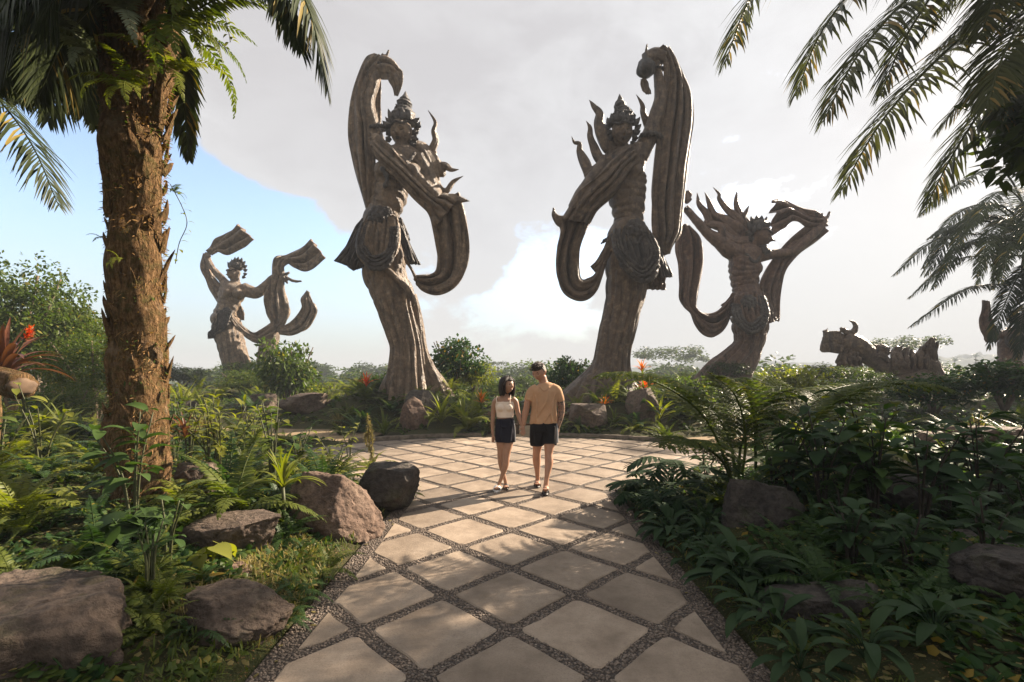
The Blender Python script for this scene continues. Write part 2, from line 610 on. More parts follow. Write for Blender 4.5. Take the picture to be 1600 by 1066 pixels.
fa, fb = np.abs(a_ - np.round(a_)), np.abs(b_ - np.round(b_))
lim = SD / HD / 2
joint = (np.maximum(fa, fb) > lim - 0.005) | (np.abs(xs) > PW - 0.15)
xs, ys = xs[joint][:npeb], ys[joint][:npeb]
k = len(xs)
sc3 = rng.uniform(0.006, 0.0105, (k, 1, 1)) * np.stack([rng.uniform(.8, 1.3, k), rng.uniform(.8, 1.3, k), rng.uniform(.55, .8, k)], -1)[:, None, :]
th = rng.uniform(0, 6.28, k)
Rm = np.zeros((k, 3, 3)); Rm[:, 0, 0] = np.cos(th); Rm[:, 0, 1] = -np.sin(th); Rm[:, 1, 0] = np.sin(th); Rm[:, 1, 1] = np.cos(th); Rm[:, 2, 2] = 1
V = np.einsum('kij,kvj->kvi', Rm, ico_v[None] * sc3) + np.stack([xs, ys, np.full(k, 0.0015)], -1)[:, None, :]
F = (ICO_F[None] + 12 * np.arange(k)[:, None, None]).reshape(-1, 3)
mb = MB(); mb.add(V.reshape(-1, 3), F)
tag(mb.build('pebbles', M_stone, walk), kind='stuff')

# low kerbs of the far beds ------------------------------------------
M_kerb = plain_mat('kerb_stone', (0.12, 0.095, 0.07), 0.85, 0.25, 0.45, 9, 0.5)
def kerb(x0, x1, off, label):
    pts = []
    for x in np.linspace(x0, x1, 40):
        y = EC[1] + (EB + off) * math.sqrt(max(0, 1 - (x / (EA + off)) ** 2))
        pts.append((x, y))
    mb = MB()
    V = []
    for i, (x, y) in enumerate(pts):
        a = np.array(pts[min(i + 1, 39)]) - np.array(pts[max(i - 1, 0)])
        nn = np.array([-a[1], a[0]]) / np.linalg.norm(a)
        nn = nn if nn[1] > 0 else -nn
        j = 0.012 * mnoise.noise(Vector((x * 6, y * 6, 1)))
        for (o, z) in ((0, -0.05), (0.0, 0.07), (0.02, 0.09), (0.12, 0.09), (0.14, 0.07), (0.14, -0.05)):
            V.append((x + nn[0] * (o + j), y + nn[1] * (o + j), z + j * .8))
    mb.add(V, grid_faces(40, 6))
    tag(mb.build('garden_kerb', M_kerb), kind='structure')
kerb(-3.7, -0.75, 0.03, '')
kerb(1.15, 3.9, 0.03, '')

# pond ---------------------------------------------------------------
t = NT('pond_water')
t.base((0.010, 0.014, 0.010)); t.rough(0.03); t.spec(0.6)
po = t.pos()
t.bump(t.noise(t.mapping(po, (1, 2.2, 1)), 7, 3), 0.12, 0.05)
mb = MB()
V = [(6.6 + 2.6 * math.cos(a), 6.2 + 1.75 * math.sin(a), -0.10) for a in np.linspace(0, 2 * math.pi, 40, endpoint=False)]
mb.add(V, [tuple(range(40))])
tag(mb.build('pond_water', t.m), kind='structure')
# ------------------------------------------------------------------ statues
def statue_mat(name, dark, mid, pale, warm):
    t = NT(name)
    po = t.pos()
    n1 = t.noise(po, 0.75, 8, 0.66); n2 = t.noise(po, 5.0, 8, 0.7); n3 = t.noise(po, 28, 5, 0.65)
    nv = t.noise(t.mapping(po, (3.2, 3.2, 0.35)), 1.6, 6, 0.7)
    c = t.ramp(n2, [(0.3, dark), (0.52, mid), (0.72, pale)])
    c = t.mix(t.ramp(n1, [(0.45, 0.0), (0.7, 0.6)]), c, warm)
    c = t.mix(t.math('MULTIPLY', t.ramp(nv, [(0.52, 0.0), (0.66, 1.0)]), 0.85), c, tuple(x * 0.38 for x in dark))
    c = t.mix(t.math('MULTIPLY', t.ramp(n3, [(0.58, 0.0), (0.7, 1.0)]), 0.35), c, pale)
    t.base(c); t.rough(0.40); t.spec(0.55)
    t.bump(t.math('ADD', t.math('MULTIPLY', n2, 1.0), t.math('MULTIPLY', n3, 0.55)), 1.0, 0.13)
    return t.m
M_st = statue_mat('weathered_concrete', (0.077, 0.052, 0.033), (0.195, 0.135, 0.085), (0.446, 0.316, 0.204), (0.236, 0.157, 0.094))
M_st2 = statue_mat('weathered_dark_concrete', (0.057, 0.038, 0.025), (0.143, 0.098, 0.063), (0.339, 0.242, 0.158), (0.182, 0.121, 0.074))
M_st4 = statue_mat('weathered_red_concrete', (0.061, 0.035, 0.023), (0.153, 0.088, 0.057), (0.326, 0.209, 0.136), (0.179, 0.105, 0.063))
M_orn = statue_mat('dark_ornament_concrete', (0.022, 0.018, 0.015), (0.062, 0.049, 0.040), (0.21, 0.17, 0.135), (0.085, 0.066, 0.052))

def head_verts(ex=1.0, seg=72, ring=56):
    """unit head: z up, face to -y, height 2"""
    th = np.linspace(0.02, math.pi - 0.02, ring)[:, None]
    ph = np.linspace(0, 2 * math.pi, seg, endpoint=False)[None]
    x = np.sin(th) * np.cos(ph); y = np.sin(th) * np.sin(ph); z = np.cos(th) + 0 * ph
    x, y, z = [a.reshape(-1).copy() for a in (x, y, z)]
    fr = smooth01((-y + 0.15) / 0.7)
    X, Y, Z = x * 0.74, y * 0.90, z.copy()
    low = np.clip(-z, 0, 1)
    X *= 1 - 0.30 * low ** 1.3
    Y = np.where(y > 0, Y * (1 - 0.45 * low), Y * (1 - 0.04 * low))
    X *= 1 - 0.05 * np.clip(z, 0, 1)
    g = lambda cx, cz, sx, sz: np.exp(-((X - cx) / sx) ** 2 - ((z - cz) / sz) ** 2)
    d = np.zeros_like(X)
    d += 0.17 * np.exp(-(X / 0.085) ** 2) * np.exp(-((z + 0.10) / 0.17) ** 2)          # nose
    d += 0.10 * np.exp(-(X / 0.14) ** 2) * np.exp(-((z + 0.20) / 0.07) ** 2)
    d -= 0.085 * (g(0.27, 0.06, 0.15, 0.10) + g(-0.27, 0.06, 0.15, 0.10))               # sockets
    d += 0.035 * (g(0.27, 0.05, 0.09, 0.05) + g(-0.27, 0.05, 0.09, 0.05))               # lids
    d += 0.04 * np.exp(-((np.abs(X) - 0.26) / 0.22) ** 2 - ((z - 0.22) / 0.06) ** 2)    # brows
    d += 0.05 * np.exp(-(X / 0.20) ** 2) * (np.exp(-((z + 0.42) / 0.045) ** 2) + np.exp(-((z + 0.53) / 0.05) ** 2))
    d -= 0.03 * np.exp(-(X / 0.22) ** 2 - ((z + 0.475) / 0.022) ** 2)
    d += 0.07 * np.exp(-(X / 0.20) ** 2 - ((z + 0.84) / 0.13) ** 2)
    d += 0.03 * (g(0.42, -0.18, 0.16, 0.18) + g(-0.42, -0.18, 0.16, 0.18))
    Y -= d * fr * ex
    return np.stack([X, Y, Z], -1), grid_faces(ring, seg, True)[:, ::-1]
HEAD_V, HEAD_F = head_verts(1.25)
CARVED_V = head_verts(2.5)[0]
def add_head(mb, c, hh, yaw=0.0, pitch=0.0, roll=0.0, verts=None):
    """yaw>0 turns the face towards +x, pitch>0 looks down"""
    M = Matrix.Rotation(roll, 3, 'Y') @ Matrix.Rotation(yaw, 3, 'Z') @ Matrix.Rotation(pitch, 3, 'X')
    b = mb.n
    mb.add(((CARVED_V if verts is None else verts) * hh) @ np.array(M).T + np.asarray(c), HEAD_F)
    seg, ring = 72, 56
    mb.f.append(tuple(b + i for i in range(seg)))
    mb.f.append(tuple(b + (ring - 1) * seg + i for i in range(seg))[::-1])
    return M

class Statue:
    def __init__(self, name, label, Y0, base, mat, zoom, seed=0, voxel=0.034):
        self.Y0, self.s, self.mat, self.seed, self.voxel = Y0, Y0 / FPX, mat, seed, voxel
        self.z = zoom
        self.b = Vector(P(base[0], base[1], Y0))
        self.root = thing(name, label, 'statue', self.b)
        self.body = MB()
    def use(self, zoom): self.z = zoom; return self
    def pt(self, x, y, d=0.0):
        zx, zy, sc = self.z
        p = P(zx + x / sc, zy + y / sc, self.Y0 + d / sc * self.s)
        return np.array(p - self.b)
    def L(self, r): return r / self.z[2] * self.s
    def path(self, rows, n=48):
        R_ = spline(rows, n)
        return np.array([self.pt(*r[:3]) for r in R_]), np.maximum(R_[:, 3], 0.2) / self.z[2] * self.s, R_
    def tube(self, mb, rows, n=40, sides=16, flat=None, fn=None):
        p, r, _ = self.path(rows, n)
        add_tube(mb, p, r, sides, (0, -1, 0), flat, fn)
    def ball(self, mb, x, y, d, r, sx=1, sy=1, sz=1):
        add_ellipsoid(mb, self.pt(x, y, d), np.array((sx, sy, sz)) * self.L(r), 14, 10)
    def sheet_mesh(self, rows, folds=2.0, amp=6, bulge=8, thick=4.5, n=60, m=29, ph=0.0, drift=1.0, rim=1.0):
        """cloth between two traced edges: rows are xa,ya,da, xb,yb,db; folds run along it"""
        R_ = spline(rows, n)
        A = np.array([self.pt(*r[0:3]) for r in R_]); B = np.array([self.pt(*r[3:6]) for r in R_])
        t = np.linspace(0, 1, m)
        S = A[:, None] * (1 - t)[None, :, None] + B[:, None] * t[None, :, None]
        dS = np.gradient(S, axis=0); dT = np.gradient(S, axis=1)
        N = np.cross(dS, dT); N /= np.linalg.norm(N, axis=2)[..., None] + 1e-9
        if N[..., 1].mean() > 0: N = -N
        s = np.linspace(0, 1, n)[:, None]; tt = t[None]
        env = np.sin(math.pi * tt) ** 0.5
        w = np.linalg.norm(B - A, axis=1)[:, None] / self.L(100)
        w = np.clip(w, 0.12, 1.3)
        amp *= 0.85; bulge *= 0.5
        off = bulge * np.sin(math.pi * tt) * w
        fo = np.sin(math.pi * 1.6 * folds * tt + ph + drift * 1.5 * s + 0.6 * np.sin(4 * s + ph))
        off = off + amp * 1.25 * env * w * (2.4 * np.abs(fo) ** 0.7 - 1.5)
        off = off + 0.55 * amp * w * np.sin(2 * math.pi * (2.3 * folds) * tt - ph + 5 * s)
        nz = np.array([[mnoise.noise(Vector((i * 0.07, j * 0.10, self.seed + ph))) for j in range(m)] for i in range(n)])
        off = (off + 1.0 * amp * nz) / self.z[2] * self.s
        S = S + N * off[..., None]
        dS = np.gradient(S, axis=0); dT = np.gradient(S, axis=1)
        N = np.cross(dS, dT); N /= np.linalg.norm(N, axis=2)[..., None] + 1e-9
        th = self.L(thick) * (1 + rim * (np.exp(-(tt / 0.06) ** 2) + np.exp(-((1 - tt) / 0.06) ** 2)))
        th = np.broadcast_to(th, (n, m))[..., None] * 0.5
        return S + N * th, S - N * th
    def sheet(self, name, rows, **kw):
        mb = kw.pop('mb', None); own = mb is None
        mb = mb or MB()
        rows = [(r if len(r) == 6 else (r[0], r[1], 0, r[2], r[3], 0)) for r in rows]
        mat = kw.pop('mat', self.mat); lab = kw.pop('label', None)
        F_, K_ = self.sheet_mesh(rows, **kw)
        n, m = F_.shape[:2]
        ring = np.concatenate([F_, K_[:, ::-1]], 1)
        b = mb.n
        mb.add(ring.reshape(-1, 3), grid_faces(n, 2 * m, True))
        for r in (0, n - 1):
            o = b + r * 2 * m
            mb.add(np.zeros((0, 3)), [])
            for j in range(m - 1):
                q = (o + j, o + j + 1, o + 2 * m - 2 - j, o + 2 * m - 1 - j)
                mb.f.append(q if r else q[::-1])
        if own:
            o = mb.build(name, mat, self.root)
            if lab: o['label'] = lab
            return o
    def part(self, name, mb, mat=None, label=None):
        o = mb.build(name, mat or self.mat, self.root)
        if label: o['label'] = label
        return o
    def locks(self, tubes, name='hair_lock'):
        for rows in tubes:
            rows = [(x, y, d, r) for x, y, d, r in rows]
            mb = MB()
            k = random.uniform(0, 6)
            self.tube(mb, rows, 52, 22, 0.75, lambda t, a: 1 + 0.13 * np.sin(5 * a + 7 * t + k) + 0.07 * np.sin(9 * a - 9 * t))
            self.part(name, mb)
    def spikes(self, items, name='crown_leaf', mat=None):
        """flame-shaped leaves: x0,y0,d0,x1,y1,d1,r"""
        for (x0, y0, d0, x1, y1, d1, r) in items:
            mb = MB()
            bx = (x1 - x0) * 0.12
            self.tube(mb, [(x0, y0, d0, r * .7), (x0 + (x1 - x0) * .35 - bx, y0 + (y1 - y0) * .35, (d0 * .65 + d1 * .35), r), (x0 + (x1 - x0) * .7, y0 + (y1 - y0) * .7, d0 * .3 + d1 * .7, r * .55), (x1, y1, d1, 0.5)], 14, 8, 0.5)
            self.part(name, mb, mat or M_orn)
    def beads(self, curve, nb, r, name='beaded_swag', jit=0.2):
        mb = MB()
        for row in spline(curve, nb):
            q = r * random.uniform(1 - jit, 1 + jit)
            add_ellipsoid(mb, self.pt(*row[:3]), np.full(3, self.L(q)), 8, 6)
        self.part(name, mb, M_orn)
    def flower(self, x, y, d, r, name='belt_rosette', petals=9):
        mb = MB()
        for ring, (rr, pr, dd) in enumerate(((0.72, 0.36, 0), (0.42, 0.28, -0.25), (0, 0.26, -0.42))):
            cnt = petals if ring == 0 else (6 if ring == 1 else 1)
            for k in range(cnt):
                a = 2 * math.pi * k / cnt + ring * .4
                self.ball(mb, x + r * rr * math.cos(a), y + r * rr * math.sin(a), d + r * dd, r * pr, 1, 0.6, 1)
        self.part(name, mb, M_orn)
    def hand(self, base, tips, palm_r, fr, thumb=None):
        """palm ellipsoid plus bent fingers"""
        self.ball(self.body, base[0], base[1], base[2], palm_r, 0.85, 0.6, 1.15)
        for tp in tips:
            mx, my = (base[0] + tp[0]) / 2, (base[1] + tp[1]) / 2
            self.tube(self.body, [(base[0] + (tp[0] - base[0]) * .15, base[1] + (tp[1] - base[1]) * .15, base[2], fr), (mx + tp[3], my + tp[4], (base[2] + tp[2]) / 2, fr), (tp[0], tp[1], tp[2], fr * .7)], 10, 8)
    def carve(self, c, hh, M):
        """lids, lips and brow band of a carved face"""
        M = np.array(M)
        def at_(x, y, z): return np.asarray(c) + (np.array((x, y, z)) * hh) @ M.T
        for sx in (-1, 1):
            mb = MB(); add_ellipsoid(mb, at_(0.25 * sx, -0.70, 0.03), np.array((0.13, 0.07, 0.045)) * hh, 12, 8, M); self.part('eye', mb, M_orn)  # eyes, brows and lips coloured darker to stand in for carved shadow
            mb = MB(); add_tube(mb, spline([at_(0.09 * sx, -0.84, 0.17), at_(0.27 * sx, -0.80, 0.25), at_(0.47 * sx, -0.62, 0.17)], 8), np.array((.03, .04, .04, .04, .04, .035, .03, .015)) * hh, 6); self.part('eyebrow', mb, M_orn)
        mb = MB(); add_ellipsoid(mb, at_(0, -0.86, -0.43), np.array((0.17, 0.08, 0.04)) * hh, 12, 8, M); add_ellipsoid(mb, at_(0, -0.87, -0.52), np.array((0.13, 0.08, 0.045)) * hh, 12, 8, M); self.part('lips', mb, M_orn)
        mb = MB()
        for k in range(19):
            a = -1.35 + 2.7 * k / 18
            add_ellipsoid(mb, at_(.78 * math.sin(a), -.90 * math.cos(a) * .98, .50 + .06 * math.cos(6 * a)), np.full(3, .085) * hh, 8, 6)
        self.part('headband', mb, M_orn)
    def finish_body(self, name='body'):
        seed = self.seed
        def disp(co, no):
            return 0.012 * vnoise(co, 3.1, seed) * (self.s / 0.02) + 0.006 * vnoise(co, 9.0, seed + 5) * (self.s / 0.02)
        return remesh(self.body, name, self.mat, self.voxel, 1, self.root, disp)

def rings(nr, amp, tilt=0.8):
    def f(t, a):
        w = nr * t + tilt * np.cos(a) * 0.6 + 0.35 * np.sin(2 * a + 6 * t)
        return 1 + amp * np.abs(np.sin(math.pi * w)) ** 0.6 * np.sin(math.pi * np.clip(t * 1.02, 0, 1)) ** 0.3
    return f
def drape(amp, n1=14, n2=26, tw=4.0, low=0.25):
    def f(t, a):
        e = low + (1 - low) * t
        f1 = np.abs(np.sin(0.5 * n1 * a + 0.5 * tw * t + 0.9 * np.sin(2 * a + 3 * t))) ** 0.75
        f2 = np.abs(np.sin(0.5 * n2 * a - 0.35 * tw * t + 0.8 * np.sin(3 * a + 2 * t))) ** 0.75
        return 1 + amp * e * (1.7 * f1 + 0.9 * f2 - 1.6)
    return f
def crossfold(amp, k=9):
    def f(t, a):
        wrap = np.clip(1.25 - t * 1.9, 0, 1)
        return 1 + 1.5 * amp * (np.abs(np.sin(k * 1.25 * t * 3.14 + 1.9 * np.sin(a - .6) + 0.8 * np.cos(2 * a + 5 * t))) ** .7 - .55) * wrap + (drape(amp * 1.7)(t, a) - 1) * (1 - .7 * wrap)
    return f

# ---- the tall dancer left of the gap
s = Statue('dancer_statue', 'tall dancer statue left of the couple, arm raised, scarf looping down at its right', 15.5, (640, 622), M_st, (500, 50, 3.554), 1)
Z1, Z2 = (500, 50, 3.554), (500, 320, 3.332)
b = s.body
s.tube(b, [(348, 1035, 0, 80), (356, 1000, 0, 78), (384, 925, 0, 83), (392, 880, 0, 84), (400, 820, 0, 86), (425, 775, 0, 92)], 90, 40, 0.8, rings(9, 0.19))
s.tube(b, [(415, 800, 0, 88), (440, 740, -2, 112), (452, 690, -2, 118), (455, 655, 0, 85), (455, 630, 0, 42)], 30, 32, 0.62)
s.tube(b, [(455, 690, 0, 36), (453, 650, -4, 28), (455, 600, -6, 30)], 16, 16)
s.ball(b, 345, 765, -62, 44); s.ball(b, 520, 775, -62, 44)
hc_, hh_ = s.pt(455, 563, -12), s.L(80)
s.carve(hc_, hh_, add_head(b, hc_, hh_, -0.22, 0.20, -0.05))
s.tube(b, [(350, 690, 0, 45), (322, 620, 5, 42), (300, 530, 10, 37), (272, 400, 10, 33), (296, 300, 0, 31), (332, 205, -5, 23), (345, 170, -5, 24)], 40, 18)
s.hand((350, 158, -8), [(384, 98, -10, 4, 0), (402, 165, -30, 8, -6), (398, 185, -30, 8, 0), (385, 200, -28, 8, 4), (350, 118, -30, -6, 0)], 30, 9)
s.tube(b, [(548, 700, 0, 48), (585, 770, -10, 44), (625, 850, -25, 38), (650, 920, -38, 36)], 24, 16)
s.tube(b, [(655, 925, -42, 38), (560, 830, -62, 36), (450, 720, -74, 33), (340, 615, -84, 24), (315, 590, -84, 24)], 30, 16)
s.hand((306, 592, -86), [(268, 560, -90, 0, -4), (270, 590, -95, -4, 0), (285, 640, -98, -10, 4), (310, 655, -96, -6, 6), (335, 545, -96, 6, -4)], 26, 9)
s.finish_body()
s.use(Z2)
mb = MB()
s.tube(mb, [(330, 45, 0, 80), (314, 100, 0, 92), (316, 200, 0, 108), (326, 290, 0, 112), (335, 360, 0, 106), (358, 420, 0, 101), (384, 480, 0, 101), (404, 560, 0, 91), (430, 650, 0, 84), (452, 740, 0, 80), (456, 850, 0, 92), (458, 930, 0, 107), (460, 1040, 0, 128)], 120, 84, 0.9, crossfold(0.095))
s.part('skirt', mb)
mb = MB()
s.tube(mb, [(480, 470, -25, 22), (500, 540, 0, 22), (516, 640, 10, 26), (532, 760, 15, 30), (566, 860, 20, 38), (608, 940, 25, 52), (640, 1040, 25, 80)], 90, 70, 0.9, drape(0.10, 8, 15, 5))
s.part('skirt_train', mb)
mb = MB(); s.tube(mb, [(405, 900, 40, 60), (372, 960, 40, 60), (345, 1040, 40, 60)], 40, 40, 0.9, drape(0.09)); s.part('skirt_train', mb)
mb = MB(); s.tube(mb, [(300, 300, -95, 8), (350, 335, -100, 14), (410, 395, -98, 15), (455, 440, -92, 14), (486, 500, -72, 12), (482, 530, -60, 6)], 40, 12); s.part('sash_fold', mb)
s.sheet('apron', [(245, 55, -60, 402, 62, -60), (212, 115, -84, 415, 130, -84), (190, 190, -104, 412, 205, -104), (196, 265, -112, 392, 268, -112), (238, 318, -104, 345, 325, -104)], folds=5, amp=9, bulge=26, ph=1.0)
s.flower(302, 58, -86, 52)
s.flower(345, 40, -80, 30)
for (dx, r_) in ((0, 10), (16, 8), (30, 9)):
    s.beads([(222 + dx, 100, -92), (196 + dx * .9, 190, -122), (212 + dx, 265 - dx, -138), (278, 312 - dx * 1.3, -142), (350 - dx * .6, 285 - dx, -138), (392 - dx, 215, -122), (402 - dx, 120, -98)], 58, r_)
s.beads([(232, 268, -135), (262, 322, -134), (300, 332, -134), (345, 318, -130), (372, 280, -128)], 34, 13)
s.sheet('hip_flap', [(222, 70, -40, 265, 130, -60), (180, 130, -30, 228, 205, -60), (130, 222, -20, 195, 288, -50), (74, 294, -15, 150, 322, -40)], folds=2.5, amp=9, bulge=8, mat=M_orn)
s.sheet('hip_flap', [(190, 190, -50, 250, 210, -70), (155, 255, -45, 240, 280, -70), (135, 300, -40, 225, 320, -70), (175, 345, -40, 205, 330, -50)], folds=3, amp=10, bulge=10, ph=2, mat=M_orn)
s.sheet('hip_flap', [(378, 80, -40, 425, 85, -10), (400, 140, -50, 452, 150, -10), (425, 200, -50, 482, 230, -10), (440, 265, -45, 510, 290, -15), (450, 312, -40, 522, 312, -20)], folds=2.5, amp=9, bulge=8, mat=M_orn)
s.sheet('hip_flap', [(372, 60, -30, 420, 70, 0), (390, 110, -40, 450, 130, 0), (410, 165, -40, 470, 186, 0)], folds=2, amp=7, bulge=6, ph=1.5, mat=M_orn)
s.use(Z1)
s.sheet('raised_scarf', [(305, 126, 5, 362, 150, -20), (262, 148, 15, 302, 212, -18), (222, 240, 20, 258, 300, -14), (188, 345, 20, 250, 400, -14), (167, 470, 15, 288, 560, -20), (163, 590, 10, 300, 690, -20), (180, 690, 5, 305, 780, -18), (208, 800, 0, 298, 880, -12), (240, 910, 0, 290, 965, -8), (268, 1008, 0, 285, 1040, -4)], folds=1.6, amp=9, bulge=24, thick=9)
s.sheet('raised_scarf', [(325, 250, 25, 338, 275, 30), (305, 330, 30, 336, 390, 40), (298, 410, 30, 337, 480, 40), (318, 500, 25, 336, 540, 30)], folds=1, amp=5, bulge=5, ph=2)
s.sheet('scarf_flip', [(318, 150, -16, 338, 245, -10), (352, 140, -30, 352, 266, -14), (402, 162, -32, 386, 266, -18), (438, 205, -26, 398, 262, -20), (456, 226, -18, 385, 268, -26), (455, 285, -14, 408, 308, -20), (428, 358, -14, 420, 352, -14)], folds=1.3, amp=8, bulge=22, thick=8, ph=.6)
s.sheet('sleeve_drape', [(318, 585, -90, 292, 655, -88), (385, 632, -105, 345, 745, -95), (445, 702, -104, 440, 830, -92), (545, 800, -88, 520, 920, -76), (640, 888, -60, 612, 1008, -50), (715, 905, -40, 625, 1052, -40), (770, 935, -30, 640, 1085, -35)], folds=2.2, amp=11, bulge=28, thick=9)
s.use(Z2)
s.sheet('looping_scarf', [(528, -14, -40, 722, -62, -30), (572, 58, -30, 748, 28, -20), (590, 130, -20, 768, 120, -8), (604, 210, -10, 778, 210, 0), (612, 290, -8, 770, 300, 0), (606, 345, -12, 738, 386, -5), (570, 368, -20, 682, 442, -10), (530, 371, -30, 602, 467, -20), (497, 372, -38, 525, 440, -30), (488, 366, -40, 500, 392, -38)], folds=1.5, amp=14, bulge=-26, thick=6, drift=1.8, n=96, ph=1.2)
mb = MB(); s.tube(mb, [(498, 380, -36, 9), (476, 335, -40, 7), (452, 298, -46, 8), (440, 270, -50, 6)], 20, 8); s.part('scarf_tail', mb)
s.use(Z1)
mb = MB(); s.tube(mb, [(700, 930, -30, 30), (745, 925, -34, 26), (785, 932, -34, 17), (832, 940, -30, 1)], 24, 14, 0.6); s.part('scarf_tip', mb)
mb = MB(); s.tube(mb, [(462, 505, 6, 66), (464, 470, 8, 66), (464, 440, 8, 52), (466, 418, 8, 36), (468, 405, 8, 42), (470, 392, 8, 40), (471, 384, 8, 27), (472, 376, 8, 30), (473, 366, 8, 21), (474, 350, 8, 12), (475, 330, 8, 2)], 60, 32, 1, lambda t, a: 1 + 0.07 * np.sin(8 * a) * (1 - t) + 0.05 * np.sin(t * 60)); s.part('crown', mb, M_orn)
s.spikes([(400, 500, -30, 378, 425, -30, 18), (430, 490, -60, 426, 425, -60, 18), (458, 485, -70, 456, 415, -70, 20), (492, 490, -62, 496, 428, -62, 18), (520, 505, -40, 554, 476, -40, 17), (380, 530, -10, 346, 492, -10, 18), (540, 540, -10, 556, 495, -10, 16), (430, 418, -30, 420, 398, -40, 8), (395, 520, 30, 362, 470, 30, 16), (530, 560, 20, 548, 520, 24, 16)])
for (x, y, r) in ((384, 560, 18), (380, 596, 16), (526, 560, 18), (526, 596, 18), (514, 628, 18), (380, 525, 22), (540, 525, 18)):
    mb = MB(); s.ball(mb, x, y, -10, r); 
    for k in range(5): s.ball(mb, x + r * .8 * math.cos(k * 1.26), y + r * .8 * math.sin(k * 1.26), -14, r * .42)
    s.part('ear_ornament', mb, M_orn)
s.beads([(390, 680, -60), (420, 715, -80), (458, 728, -86), (498, 712, -80), (525, 675, -60)], 30, 9, 'necklace')
s.beads([(345, 760, -110), (370, 800, -105), (372, 830, -98), (360, 855, -92)], 14, 12, 'chest_ornament')
for (x, y, r) in ((322, 535, 42), (326, 182, 28)):
    mb = MB()
    for k in range(12): s.ball(mb, x + r * math.cos(k * .52), y + r * .35 * math.sin(k * .52), r * math.sin(k * .52), r * .3)
    s.part('armband', mb, M_orn)
s.locks([[(500, 630, 20, 34), (560, 665, 15, 46), (605, 735, 10, 48), (622, 800, 8, 40), (650, 860, 5, 28), (698, 884, 5, 17), (740, 832, 5, 11), (796, 800, 5, 1)],
         [(540, 645, 25, 30), (620, 710, 20, 36), (668, 775, 15, 30), (690, 800, 15, 12)],
         [(560, 700, 25, 30), (598, 690, 25, 26), (640, 610, 25, 18), (630, 550, 25, 13), (640, 500, 25, 9), (600, 435, 25, 1)],
         [(590, 720, 10, 30), (640, 745, 10, 26), (690, 744, 10, 20), (730, 766, 10, 12), (772, 764, 10, 1)],
         [(590, 690, 30, 20), (622, 700, 30, 20), (632, 665, 30, 16), (612, 650, 30, 6)],
         [(500, 700, -30, 20), (545, 730, -35, 22), (585, 800, -30, 24), (600, 830, -20, 10)]])
mb = MB(); s.tube(mb, [(372, 1045, 0, 150), (372, 1000, 0, 0.5)], 4, 8)

# ---- the tall dancer right of the gap
Z3, Z4 = (840, 50, 3.554), (840, 320, 3.332)
s = Statue('dancer_statue', 'tall dark dancer statue right of the couple with long scarf hanging from its raised hand', 15.5, (945, 628), M_st2, Z3, 2)
b = s.body
s.tube(b, [(500, 1090, 0, 76), (506, 1050, 0, 72), (502, 980, 0, 80), (496, 900, 0, 90), (505, 820, 0, 88), (510, 780, 0, 86)], 90, 40, 0.8, rings(8, 0.19))
s.tube(b, [(508, 800, 0, 84), (500, 745, 0, 102), (490, 705, 0, 112), (482, 668, 0, 90), (474, 640, 0, 42)], 30, 32, 0.62)
s.tube(b, [(478, 690, 0, 36), (472, 650, -4, 29), (470, 600, -6, 30)], 16, 16)
s.ball(b, 545, 770, -62, 42); s.ball(b, 430, 775, -62, 42)
hc_, hh_ = s.pt(468, 562, -12), s.L(78)
s.carve(hc_, hh_, add_head(b, hc_, hh_, -0.02, 0.22, 0.0))
s.tube(b, [(560, 700, 0, 52), (595, 630, 5, 50), (632, 555, 10, 46), (664, 450, 10, 41), (684, 372, 4, 37), (676, 290, 0, 30), (666, 220, -4, 24), (660, 200, -4, 26)], 40, 18)
s.hand((655, 180, -8), [(608, 130, -30, -4, -6), (612, 165, -44, -8, 0), (622, 215, -44, -8, 0), (640, 235, -38, -6, 4), (690, 120, -8, 2, 0)], 32, 10)
s.tube(b, [(604, 135, -20, 10), (602, 105, -20, 8), (609, 64, -20, 5)], 8, 8)
s.tube(b, [(395, 720, 0, 52), (330, 800, -20, 46), (250, 900, -35, 42), (205, 985, -45, 40)], 24, 16)
s.tube(b, [(205, 990, -46, 40), (320, 880, -66, 38), (440, 760, -82, 34), (530, 680, -90, 26)], 30, 16)
s.hand((548, 660, -92), [(580, 612, -96, 4, -4), (560, 605, -104, 2, -4), (540, 612, -106, -2, -4), (585, 650, -100, 4, 0), (520, 640, -104, -6, -2)], 30, 10)
s.finish_body()
s.use(Z4)
mb = MB()
s.tube(mb, [(468, 80, 0, 70), (472, 150, 0, 102), (470, 230, 0, 114), (466, 300, 0, 108), (462, 380, 0, 102), (458, 460, 0, 98), (438, 560, 0, 88), (418, 650, 0, 88), (398, 740, 0, 84), (386, 830, 0, 90), (378, 900, 0, 112), (362, 960, 0, 145), (352, 1050, 0, 180)], 120, 84, 0.9, crossfold(0.095, 8))
s.part('skirt', mb)
for rows in ([(350, 800, 0, 40), (310, 880, 0, 55), (250, 950, 0, 62), (180, 1010, -10, 60), (110, 1080, -20, 55)], [(425, 840, 10, 34), (458, 920, 15, 40), (510, 985, 20, 38), (575, 1060, 20, 34)], [(370, 860, -40, 50), (330, 960, -70, 62), (270, 1060, -80, 70)]):
    mb = MB(); s.tube(mb, rows, 80, 60, 0.9, drape(0.11, 8, 15, 5)); s.part('skirt_train', mb)
s.sheet('apron', [(398, 130, -60, 565, 135, -60), (388, 185, -92, 605, 190, -86), (405, 260, -112, 625, 262, -104), (458, 332, -116, 618, 335, -108), (525, 392, -106, 588, 395, -104)], folds=5, amp=9, bulge=26, ph=.4, mat=M_orn)
s.flower(512, 130, -96, 55)
